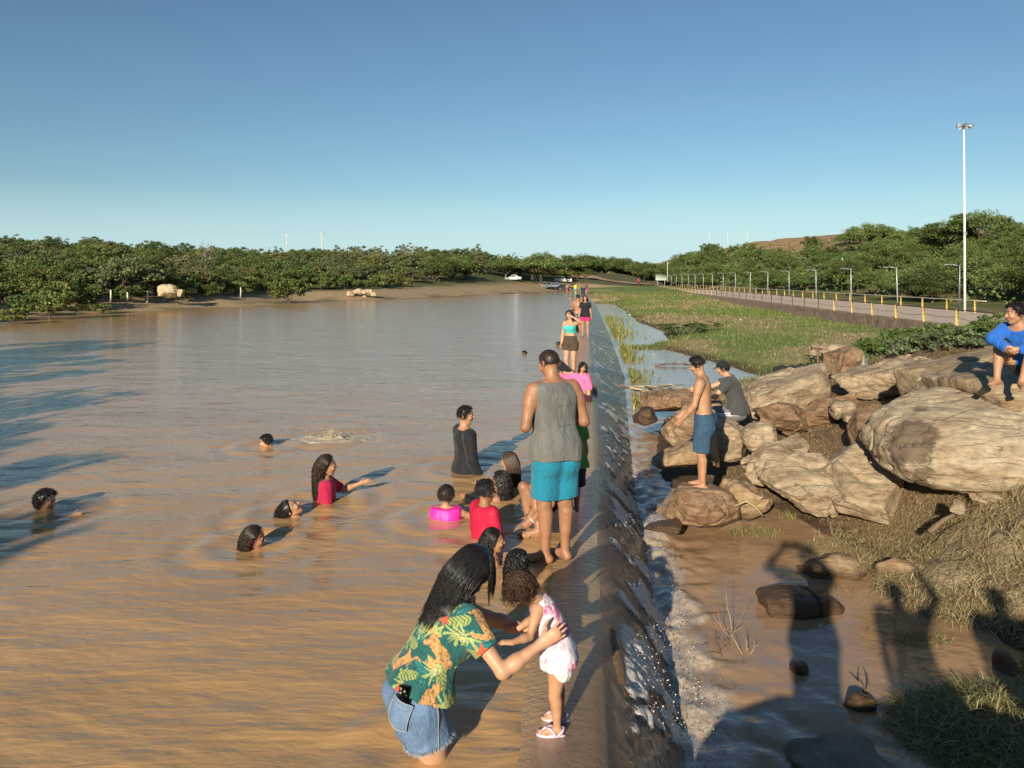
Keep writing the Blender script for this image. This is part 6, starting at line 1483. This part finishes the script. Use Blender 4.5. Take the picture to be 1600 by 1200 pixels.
# trees on the near left bank, outside the picture, whose shade lies on the lake
for i, (x, y, s) in enumerate(((-17.5, 10.5, 1.25), (-15.5, 5.5, 1.3), (-20.5, 13.5, 1.35), (-13.6, .4, 1.35), (-22, 7, 1.4), (-13.0, -4.5, 1.5), (-17.5, -1, 1.5), (-12.2, -9.5, 1.5), (-15.5, -6.5, 1.6), (-19, 3, 1.5))):
    put(protoL[[0, 2, 0, 0, 1, 0, 2, 0, 2, 0][i]], x, y, s, i*1.3, z=.1, label=('dense', 'leafy', 'tall', 'round', 'flat topped', 'broad', 'yellowish', 'thick', 'bushy', 'heavy')[i]+' tree on the near left bank shading the lake')
# green bushes along the foot of the causeway wall and behind the outcrop
protoS = [make_tree('bush', 341, .62, .62, .05, 26, 44, .085, 'round', ((.075, .13, .03), (.15, .22, .06)), 'leafy light green bush between the rocks and the causeway wall', 'bushes between the rocks and the causeway wall', 'bush', asp=.55, r=.02),
          make_tree('bush', 342, .55, .55, .05, 24, 44, .075, 'round', ((.12, .16, .075), (.19, .23, .12)), 'greyish green bush between the rocks and the causeway wall', 'greyish bushes between the rocks and the causeway wall', 'bush', asp=.5, r=.02)]
for px, py, Y, s, i in ((1362, 556, 16.2, .9, 0), (1385, 545, 17.5, 1.1, 0), (1410, 545, 17, 1.0, 0), (1432, 538, 18, 1.1, 1), (1455, 535, 18.5, 1.1, 1), (1480, 532, 18.5, 1.05, 1), (1503, 528, 18.5, 1.0, 0), (1528, 524, 19, 1.0, 0), (1400, 528, 21, 1.2, 0), (1440, 522, 22, 1.1, 1), (1475, 518, 22.5, 1.1, 0), (1355, 540, 18.5, .8, 0), (1425, 556, 15.6, .75, 1), (1470, 545, 16, .7, 0), (1548, 512, 22, 1.1, 1), (1572, 505, 23, 1.2, 0), (1595, 505, 22, 1.2, 1)):
    p = at(px, py, Y); put(protoS[i], p[0], Y, s, px*.7, z=p[2]-.33*s)
for px, Y, s, i in ((1432, 15.2, .8, 0), (1462, 14.6, .8, 1), (1492, 14.8, .85, 0), (1515, 14.2, .8, 1), (1540, 14.6, .9, 0), (1405, 15.0, .7, 1), (1565, 15, .9, 0), (1590, 14.6, .9, 1), (1450, 16.8, .9, 0), (1500, 16.6, .95, 1), (1550, 17, 1.0, 0)):
    put(protoS[i], (px-800)*Y/FPX, Y, s, px*.9)
bl = make_tree('bush', 343, .5, .85, .05, 22, 30, .075, 'round', ((.035, .055, .02), (.075, .10, .035)), 'dark scrubby bush at the upper edge of the outcrop', None, 'bush', r=.03); p = at(1284, 572, 16.3); bl.location = (p[0], 16.3, p[2]-.55)
# broad leaved plants on the plain
def broad(label, px, py, n, seed, R):
    r_ = np.random.RandomState(seed); c = onz(px, py, -.58); root = empty('broad_leaved_plant', tuple(c)); tag(root, label, 'plant'); V = []; Q = []; st = MB(); cc = []
    for k in range(n):
        a = r_.rand()*6.283; r = R*math.sqrt(r_.rand()); base = np.array((r*math.cos(a), r*.8*math.sin(a), .0)); tip = base+np.array((math.cos(a)*.16, math.sin(a)*.16, .28+.30*r_.rand())); st.tube([base*.7, base*.9+np.array((0, 0, .2)), tip], [.012, .010, .007], 5)
        d = nrm(np.array((math.cos(a)+r_.normal()*.4, math.sin(a)+r_.normal()*.4, -.35+.3*r_.rand()))); s_ = nrm(np.cross(d, (0, 0, 1))); up = np.cross(s_, d); l = .30+.18*r_.rand(); b0 = len(V)*1
        for t, w_ in ((-.12, .02), (.05, .13), (.35, .15), (.7, .09), (1.0, .005)):
            for j in (-1, 0, 1): V.append(tip+d*l*t+s_*j*w_*l*2.0+up*(abs(j)*.05*l)-np.array((0, 0, .12*l*t*t)))
        for i in range(4):
            for j in range(2): x = b0+i*3+j; Q.append([x, x+1, x+4, x+3])
        cc += [np.array((.045, .12, .022))*(.7+.7*r_.rand())]*15
    mk('leaf', np.array(V), Q, mat=m_leaf, parent=root, col=np.array(cc)); root.children[0].name = 'foliage'; st.build('stem', m_bark, root, (0, 0, 0), True); return root
broad('clump of broad dark leaves at the edge of the far pool', 1066, 522, 46, 4, .95); broad('smaller clump of broad leaves next to the big one on the plain', 1097, 519, 26, 5, .7)
# ---------------------------------------------------------------- causeway, rails, lamps
m_road = plain('dirty_paving', (.58, .44, .325), .9, .18, 1.2, .3, 30)
m_wall, nt, b = nodes('stained_wall'); v = coord(nt); vs = coord(nt, (3, 3, .35))
c = ramp(nt, noise(nt, vs, 1.6, 6, .65), [(.3, (.15, .10, .072)), (.55, (.29, .205, .14)), (.75, (.40, .295, .205))]); c = mix(nt, c, ramp(nt, noise(nt, v, 8, 6, .7), [(.3, .6), (.7, 1.2)]), 1, 'MULTIPLY')
L(nt, c, b.inputs['Base Color']); b.inputs['Roughness'].default_value = .95; bump(nt, b, noise(nt, vs, 4, 7, .7), .9, .06)
def rp(u, Y): return np.array((u+.083*Y, Y))
ys = np.concatenate([np.arange(14, 60, 1.0), np.arange(60, 232, 3.0)])
V = []; 
for Y in ys:
    for u in (ROADU0, ROADU0+2.2, ROADU0+4.4, ROADU0+6.6, ROADU1): p = rp(u, Y); V.append((p[0], p[1], ROADZ+.012*math.sin(Y*.3+u)))
n = len(ys); Q = [[i*5+j, i*5+j+1, (i+1)*5+j+1, (i+1)*5+j] for i in range(n-1) for j in range(4)]
road = mk('causeway_road', V, Q, mat=m_road); tag(road, kind='structure')
# retaining wall: coping, battered rough face with broken foot
ts = np.arange(14, 232, .35); zz = np.linspace(0, 1, 9); V = []
for Y in ts:
    p = rp(ROADU0, Y); g = gz1(p[0]-.5, Y)
    V.append((p[0]+.35, Y, ROADZ+.05)); 
    for z in zz:
        top = ROADZ+.05; zz_ = top+(g-.15-top)*z; w_ = .02+.14*z+.07*fbm(np.array([Y*1.4, z*2.0, 3]), 3, 5)+.05*vnoise(np.array([Y*5, z*5, 1]), 6)
        if .72 < z: w_ += .16*max(0, fbm(np.array([Y*.9, z*1.2, 7]), 2, 8))
        V.append((p[0]-w_, Y, zz_))
n = len(ts); Q = [[i*10+j, i*10+j+1, (i+1)*10+j+1, (i+1)*10+j] for i in range(n-1) for j in range(9)]
wall = mk('causeway_wall', V, Q, mat=m_wall); tag(wall, 'low rough stained retaining wall along the near side of the causeway', 'wall')
m_yel = plain('yellow_paint', (.68, .48, .13), .6, .2, 7); m_rust = plain('rusty_pipe', (.105, .060, .038), .8, .3, 9); m_cream = plain('cream_paint', (.66, .60, .44), .7, .15, 7); m_gal = plain('galvanised', (.52, .54, .55), .4, .1, 6, metal=.3); m_white = plain('white_paint', (.74, .75, .74), .45, .06, 5)
def rail_row(u, step, y0, y1, lab, grp, dark, cream):
    ysr = np.arange(y0, y1, step); first = {}
    for Y in ysr:
        p = rp(u, Y); dk = dark(Y); key = 'd' if dk else 'y'
        if key not in first:
            mb = MB(); s_ = .05 if dk else .09; mb.box((0, 0, .39), (s_, s_, .82), None, .006); 
            o = mb.build('rail_post', m_rust if dk else m_yel); first[key] = o
        else: o = first[key].copy(); C.objects.link(o)
        o.location = (p[0], p[1], ROADZ); o.rotation_euler.z = rt.normal()*.05; o.rotation_euler.x = rt.normal()*.012; o.rotation_euler.y = rt.normal()*.012
        tag(o, ('thin rusty post ' if dk else 'yellow square post ')+lab, 'post', ('rusty posts ' if dk else 'yellow posts ')+grp)
    for nm, seg, m_, in (('rail', (y0, cream[0]), m_rust), ('rail', cream, m_cream), ('rail', (cream[1], y1), m_rust)):
        if seg[1]-seg[0] < 2: continue
        mb = MB(); yy = np.arange(seg[0], seg[1]+.1, step/2); mb.tube([(rp(u, Y)[0], Y, ROADZ+.79+.012*math.sin(Y*1.7)) for Y in yy], .028, 6); o = mb.build('handrail', m_, None, (0, 0, 0), True)
        tag(o, ('pale painted' if m_ is m_cream else 'dark rusty')+' pipe handrail '+lab+(' at its near end' if seg[0] == y0 else ' at its far end' if seg[1] == y1 else ' along its middle'), 'handrail')
    mb = MB()
    for Y in ysr[:-1]:
        pts = [(rp(u, Y+step*t)[0], Y+step*t, ROADZ+.46-.62*.35*(t-t*t)*2*(1+.3*math.sin(Y))) for t in np.linspace(0, 1, 6)]; mb.tube(pts, .011, 4, False)
    o = mb.build('chain', m_rust, None, (0, 0, 0), True); tag(o, 'sagging chain strung between the posts '+lab, 'chain')
rail_row(ROADU0+.12, 3.45, 22.5, 190, 'on the near edge of the causeway', 'on the near edge of the causeway', lambda Y: 55 < Y < 100, (60, 60))
rail_row(ROADU1-.18, 3.9, 35.8, 200, 'on the far edge of the causeway', 'on the far edge of the causeway', lambda Y: False, (50, 199))
# lamps
def make_lamp():
    root = empty('street_lamp'); mb = MB(); mb.tube([(0, 0, -.1), (0, 0, 2.0), (0, 0, 3.28)], [.052, .046, .036], 8); mb.tube([(0, 0, 0), (0, 0, .05)], [.12, .12], 8); mb.build('pole', m_gal, root, (0, 0, 0), True)
    mb = MB(); mb.tube([(0, 0, 3.2), (-.25, 0, 3.26), (-.55, 0, 3.30)], .026, 6); mb.build('arm', m_gal, root, (0, 0, 0), True)
    mb = MB(); mb.box((-.80, 0, 3.315), (.60, .22, .07), Rxyz(0, -4, 0), .02); mb.build('lamp_head', m_gal, root); return root
lamp = make_lamp(); ll = [54.6]+[65+11*k for k in range(15)]
for i, Y in enumerate(ll):
    o = lamp if i == 0 else copy_tree(lamp); p = rp(27.25, Y); o.location = (p[0], p[1], ROADZ-.05); o.rotation_euler = (rt.normal()*.010, rt.normal()*.012, .08+rt.normal()*.05)
    tag(o, 'slim grey street lamp in the row along the far edge of the causeway' if i else 'slim grey street lamp standing right behind the tall floodlight mast', 'street lamp', 'street lamps along the causeway' if i else None)
del_ = [k for k in ()]
# floodlight mast
root = empty('floodlight_mast', (rp(27.4, 52.6)[0]-.75, 52.6, -.1)); tag(root, 'tall thin white floodlight mast rising beside the causeway', 'mast')
mb = MB(); mb.tube([(0, 0, 0), (-.02, 0, 6), (-.06, 0, 12.75)], [.085, .07, .05], 10); mb.build('pole', m_white, root, (0, 0, 0), True)
mb = MB(); mb.tube([(-.5, 0, 12.72), (.42, 0, 12.78)], .03, 6); mb.tube([(-.1, -.3, 12.75), (-.1, .3, 12.75)], .03, 6); mb.build('crossarm', m_gal, root, (0, 0, 0), True)
m_lampglass = plain('lamp_glass', (.55, .57, .60), .15, .05)
for x, y, rz, tl in ((-.48, 0, 60, 40), (-.2, -.22, 150, 45), (.12, .2, -60, 40), (.38, 0, -70, 50)):
    mb = MB(); R = Rxyz(tl, 0, rz); mb.box((0, 0, 0), (.36, .14, .30), R, .03); o = mb.build('floodlight', m_rust if False else m_gal, root, (0, 0, 0)); o.location = (x, y, 12.95)
    mb = MB(); mb.box(R@np.array((0, -.078, 0)), (.30, .012, .24), R); mb.build('lens', m_lampglass, o, (0, 0, 0))
mb = MB(); mb.box((-.02, -.13, 5.6), (.14, .10, .24), None, .015); mb.build('control_box', m_gal, root)
# concrete post, black netting, cans
m_pst = plain('pale_concrete', (.42, .45, .38), .85, .15, 9, .4, 30)
p = at(1351, 572, 14.4); mb = MB(); mb.box((0, 0, .20), (.085, .085, .46), None, .012); o = mb.build('fence_post', m_pst); o.location = tuple(p-np.array((0, 0, .22))); tag(o, 'short pale greenish concrete post standing among the rocks', 'post')
p = at(1277, 566, 16.0); mb = MB(); mb.tube([(0, 0, -.1), (.01, 0, .3), (.0, 0, .62)], [.028, .025, .018], 6); o = mb.build('stake', m_twig, None, (0, 0, 0), True); o.location = tuple(p-np.array((0, 0, .3))); tag(o, 'thin dark wooden stake beside the black netting', 'stake')
def crumple(P): return .05*fbm(P*6, 3, 4)
c = at(1246, 586, 15.8); V, Q = sdf_mesh([cone(c+np.array((-.32, 0, .02)), c+np.array((.42, .1, .0)), .17, .12, .05), cone(c+np.array((-.30, 0, .08)), c+np.array((-.28, 0, .16)), .12, .07, .05), cone(c+np.array((.1, .05, .1)), c+np.array((.3, .05, .12)), .10, .06, .05)], .03, (), lambda P: .09*fbm((P-c)*9, 3, 3))
o = mk('netting', V, Q, mat=plain('black_net', (.022, .022, .022), .8, .4, 30, .8, 60)); tag(o, 'crumpled black netting dumped at the edge of the rocks', 'netting')
mb = MB(); c = onz(960, 472, WL+.03); mb.box((0, 0, .06), (1.1, .5, .16), Rxyz(0, 6, 20), .05); o = mb.build('foam_slab', m_white); o.location = tuple(c); tag(o, 'white slab of foam washed up at the far pool edge', 'litter')
for lb, px, py in (('white scrap of plastic on the green plain, the nearer one', 1158, 500), ('white scrap of plastic on the green plain, the farther one', 1150, 504), ('white scrap of plastic at the edge of the far pool', 984, 492)):
    c = onz(px, py, -.5); mb = MB(); mb.box((0, 0, .03), (.22, .14, .07), Rxyz(8, 12, 30), .02); o = mb.build('plastic_scrap', m_white); o.location = tuple(c); tag(o, lb, 'litter')
# road sign
p = at(1033, 438, 190); g = gz1(p[0], 190); root = empty('road_sign', (p[0], 190, g)); tag(root, 'pale green board sign on two legs where the dirt road meets the causeway', 'sign')
for x in (-.9, .9): mb = MB(); mb.tube([(x, 0, -.1), (x, 0, 2.4)], .05, 6); mb.build('leg', m_gal, root, (0, 0, 0), True)
mb = MB(); mb.box((0, 0, 2.6), (2.7, .06, 1.5), None, .02); mb.build('board', plain('sign_green', (.50, .62, .52), .5, .05), root)
# power poles
def make_pole():
    r = empty('power_pole'); mb = MB(); mb.tube([(0, 0, -.5), (0, 0, 9.2)], [.17, .11], 8); mb.build('pole', m_cream, r, (0, 0, 0), True)
    mb = MB(); mb.box((0, 0, 8.6), (2.3, .12, .14), None); mb.build('crossarm', m_cream, r)
    for x in (-1.0, -.35, .35, 1.0): mb = MB(); mb.tube([(x, 0, 8.66), (x, 0, 8.95)], [.05, .04], 6); mb.build('insulator', m_gal, r, (0, 0, 0), True)
    return r
pole = make_pole()
for i, (px, top, Y, lb) in enumerate(((448, 366, 330, 'pale power pole over the trees of the left bank, the left of two'), (503, 364, 300, 'pale power pole over the trees of the left bank, the right of two'), (1109, 364, 360, 'pale power pole on the bare hill, the leftmost of three'), (1137, 363, 300, 'pale power pole on the bare hill, the middle of three'), (1168, 359, 270, 'pale power pole on the bare hill, the rightmost of three'), (1316, 404, 120, 'pale pole rising among the feathery trees'), (1043, 410, 230, 'thin pale pole among the far trees near the road sign'))):
    o = pole if i == 0 else copy_tree(pole); p = at(px, top, Y); s = .62 if i > 1 else 1; o.scale = (s, s, s); o.location = (p[0], Y, p[2]-9*s); o.rotation_euler.z = .3*i; tag(o, lb, 'power pole')
# fence posts of the far shore
fp = None
for i, (px, py, Y) in enumerate(((173, 463, 57.5), (199, 464, 57.5), (206, 462, 59), (376, 440, 72), (130, 466, 55), (230, 462, 60), (321, 455, 68))):
    p = at(px, py, Y)
    if fp is None: mb = MB(); mb.tube([(0, 0, -.3), (.02, 0, .3), (0, 0, .62)], [.065, .06, .05], 6); fp = mb.build('fence_post', m_cream, None, (0, 0, 0), True); o = fp
    else: o = fp.copy(); C.objects.link(o)
    o.location = (p[0], Y, gz1(p[0], Y)+.35); tag(o, 'pale wooden fence post on the far left shore', 'post', 'fence posts on the far left shore')
# dirt road climbing away
m_dirt = plain('dirt_road', (.44, .265, .135), .95, .2, .5, .4, 6)
cl = np.array([(19.0, 262), (17.5, 232), (18.5, 215), (22, 198), (29, 186), (38, 181), (48, 180)], float); tt_ = np.linspace(0, len(cl)-1, 60); xs = np.interp(tt_, range(len(cl)), cl[:, 0]); ys_ = np.interp(tt_, range(len(cl)), cl[:, 1])
d = np.stack([np.gradient(xs), np.gradient(ys_)], -1); d /= np.linalg.norm(d, axis=1)[:, None]; nn = np.stack([-d[:, 1], d[:, 0]], -1); V = []
for j in (-4.2, -2.1, 0, 2.1, 4.2):
    X = xs+nn[:, 0]*j; Y = ys_+nn[:, 1]*j; V.append(np.stack([X, Y, gz(X, Y)+.18], -1))
V = np.stack(V, 1).reshape(-1, 3); Q = [[i*5+j, i*5+j+1, (i+1)*5+j+1, (i+1)*5+j] for i in range(59) for j in range(4)]
dr = mk('dirt_road', V, Q, mat=m_dirt); tag(dr, kind='structure')
# ---------------------------------------------------------------- parked cars
m_glass = plain('car_glass', (.03, .035, .04), .08, .05); m_tyre = plain('tyre', (.02, .02, .02), .9, .1); m_rim = plain('rim', (.45, .46, .47), .3, .05, metal=.7); m_hl = plain('headlight_glass', (.75, .76, .78), .1, .02)
def make_car(paint, suv=False):
    r = empty('parked_car'); hgt = 1.72 if suv else 1.46; hood = .98 if suv else .86
    prof = [(-2.1, .35), (-2.15, .70), (-1.98, hood+.06), (-1.35 if not suv else -1.95, hood+.12), (-1.0 if not suv else -1.75, hgt-.06), (-.55, hgt), (.35, hgt-.02), (.95, hood+.06), (1.95, hood-.14), (2.12, .62), (2.08, .33)]
    w_ = [.80, .84, .85, .80, .62, .60, .62, .80, .80, .78, .76]; V = []; n = len(prof)
    for (x, z), y in zip(prof, w_): V += [(x, -y, z), (x, y, z)]
    Q = [[2*i, 2*i+1, 2*((i+1) % n)+1, 2*((i+1) % n)] for i in range(n)]; cen = []
    sideL = [2*i for i in range(n)]; mb = MB(); mb.add(V, Q, [[0, 2*(i+1), 2*i] for i in range(1, n-1)]+[[1, 2*i+1, 2*(i+1)+1] for i in range(1, n-1)]); body = mb.build('body', paint, r)
    bv = body.modifiers.new('bevel', 'BEVEL'); bv.width = .05; bv.segments = 2
    for i, nm in ((6, 'windscreen'), (3, 'rear_window')):
        A, B = np.array(prof[i]), np.array(prof[i+1]); o = nrm(np.array((-(B-A)[1], (B-A)[0]))); o = o*(1 if o[1] > 0 else -1); P = [A+(B-A)*.12+o*.012, A+(B-A)*.88+o*.012]; ya, yb = w_[i]-.10, w_[i+1]-.10
        mb = MB(); mb.add([(P[0][0], -ya, P[0][1]), (P[0][0], ya, P[0][1]), (P[1][0], yb, P[1][1]), (P[1][0], -yb, P[1][1])], [[0, 1, 2, 3]]); mb.build(nm, m_glass, r)
    for s in (-1, 1):
        mb = MB(); mb.add([(-1.15 if not suv else -1.7, s*.775, hood+.14), (.72, s*.775, hood+.12), (.30, s*.645, hgt-.12), (-.85 if not suv else -1.6, s*.645, hgt-.14)], [[0, 1, 2, 3]]); mb.build('side_window', m_glass, r)
        for x in (-1.32, 1.30):
            mb = MB(); mb.tube([(x, s*.62, .32), (x, s*.86, .32)], .32, 14); o = mb.build('wheel', m_tyre, r, (0, 0, 0), True); mb = MB(); mb.tube([(x, s*.80, .32), (x, s*.875, .32)], .19, 10); mb.build('rim', m_rim, o, (0, 0, 0), True)
        mb = MB(); mb.box((2.03, s*.56, .68), (.16, .32, .14), None, .03); mb.build('headlight', m_hl, r)
    mb = MB(); mb.box((2.1, 0, .42), (.12, 1.5, .18), None, .03); mb.build('bumper', m_tyre, r); return r
pw = plain('white_car_paint', (.50, .51, .52), .25, .03, spec=.6); psv = plain('silver_car_paint', (.42, .45, .47), .3, .03, metal=.5); pdk = plain('dark_car_paint', (.035, .04, .05), .2, .05, spec=.6)
for lb, px, Y, rz, paint, suv in (('white car parked alone left of the shading tree', 802, 156, 3.0, pw, False), ('silver car parked facing the lake under the dark trees', 856, 152, -1.25, psv, True), ('pale silver car parked behind the first silver car', 869, 158, .4, psv, False), ('dark car parked at the far end of the row', 882, 154, .2, pdk, False), ('white car barely showing behind the dark car', 878, 169, .1, pw, True)):
    o = make_car(paint, suv); p = at(px, 440, Y); o.location = (p[0], Y, gz1(p[0], Y)+.02); o.rotation_euler.z = rz; o.scale = (.78,)*3; tag(o, lb, 'car')
# ---------------------------------------------------------------- splash
rs = np.random.RandomState(31); mb = MB(); c = onz(518, 686, .0)
for k in range(900):
    a = rs.rand()*6.283; r = rs.exponential(.17); z = max(0, rs.normal()*.05+.05*math.exp(-r*3)); mb.ball(c+np.array((r*math.cos(a)*1.7, r*math.sin(a), z)), .003+.006*rs.rand()**3, 5)
for k in range(0):
    a = rs.rand()*6.283; d = np.array((math.cos(a)*.6, math.sin(a)*.6, .9+.6*rs.rand())); p = c+rs.normal(size=3)*np.array((.16, .08, 0)); l = .5+rs.rand(); mb.tube([p-d*.03, p+d*.04*l, p+d*.09*l, p+d*.12*l+np.array((0, 0, -.02))], [.018, .012, .006, .002], 5)
xx, yy = np.meshgrid(np.linspace(-.75, .75, 70), np.linspace(-.38, .38, 46), indexing='ij'); P = np.stack([xx, yy, xx*0], -1)
rr = np.hypot(xx/.72, yy/.36); zz = (.010+.035*np.maximum(fbm(P*np.array((8, 12, 1)), 3, 7), 0)+.05*np.exp(-(rr/.35)**2)*(fbm(P*14, 2, 9)*.5+.5))*sstep(1.0, .55, rr)-.012*sstep(.6, 1.0, rr)-.02*(fbm(P*np.array((3, 6, 1)), 2, 8) < -.05)
ii = np.arange(xx.size).reshape(xx.shape); mb.add(np.stack([xx, yy, zz], -1).reshape(-1, 3)+c, np.stack([ii[:-1, :-1], ii[1:, :-1], ii[1:, 1:], ii[:-1, 1:]], -1).reshape(-1, 4))
m_splash = plain('churned_water', (.50, .40, .27), .3, .25, 18, .6, 40)
sp2 = mb.build('splash', m_splash, None, (0, 0, 0), True); tag(sp2, 'pale splash thrown up in the lake beside the gliding swimmer', None, kind='stuff')
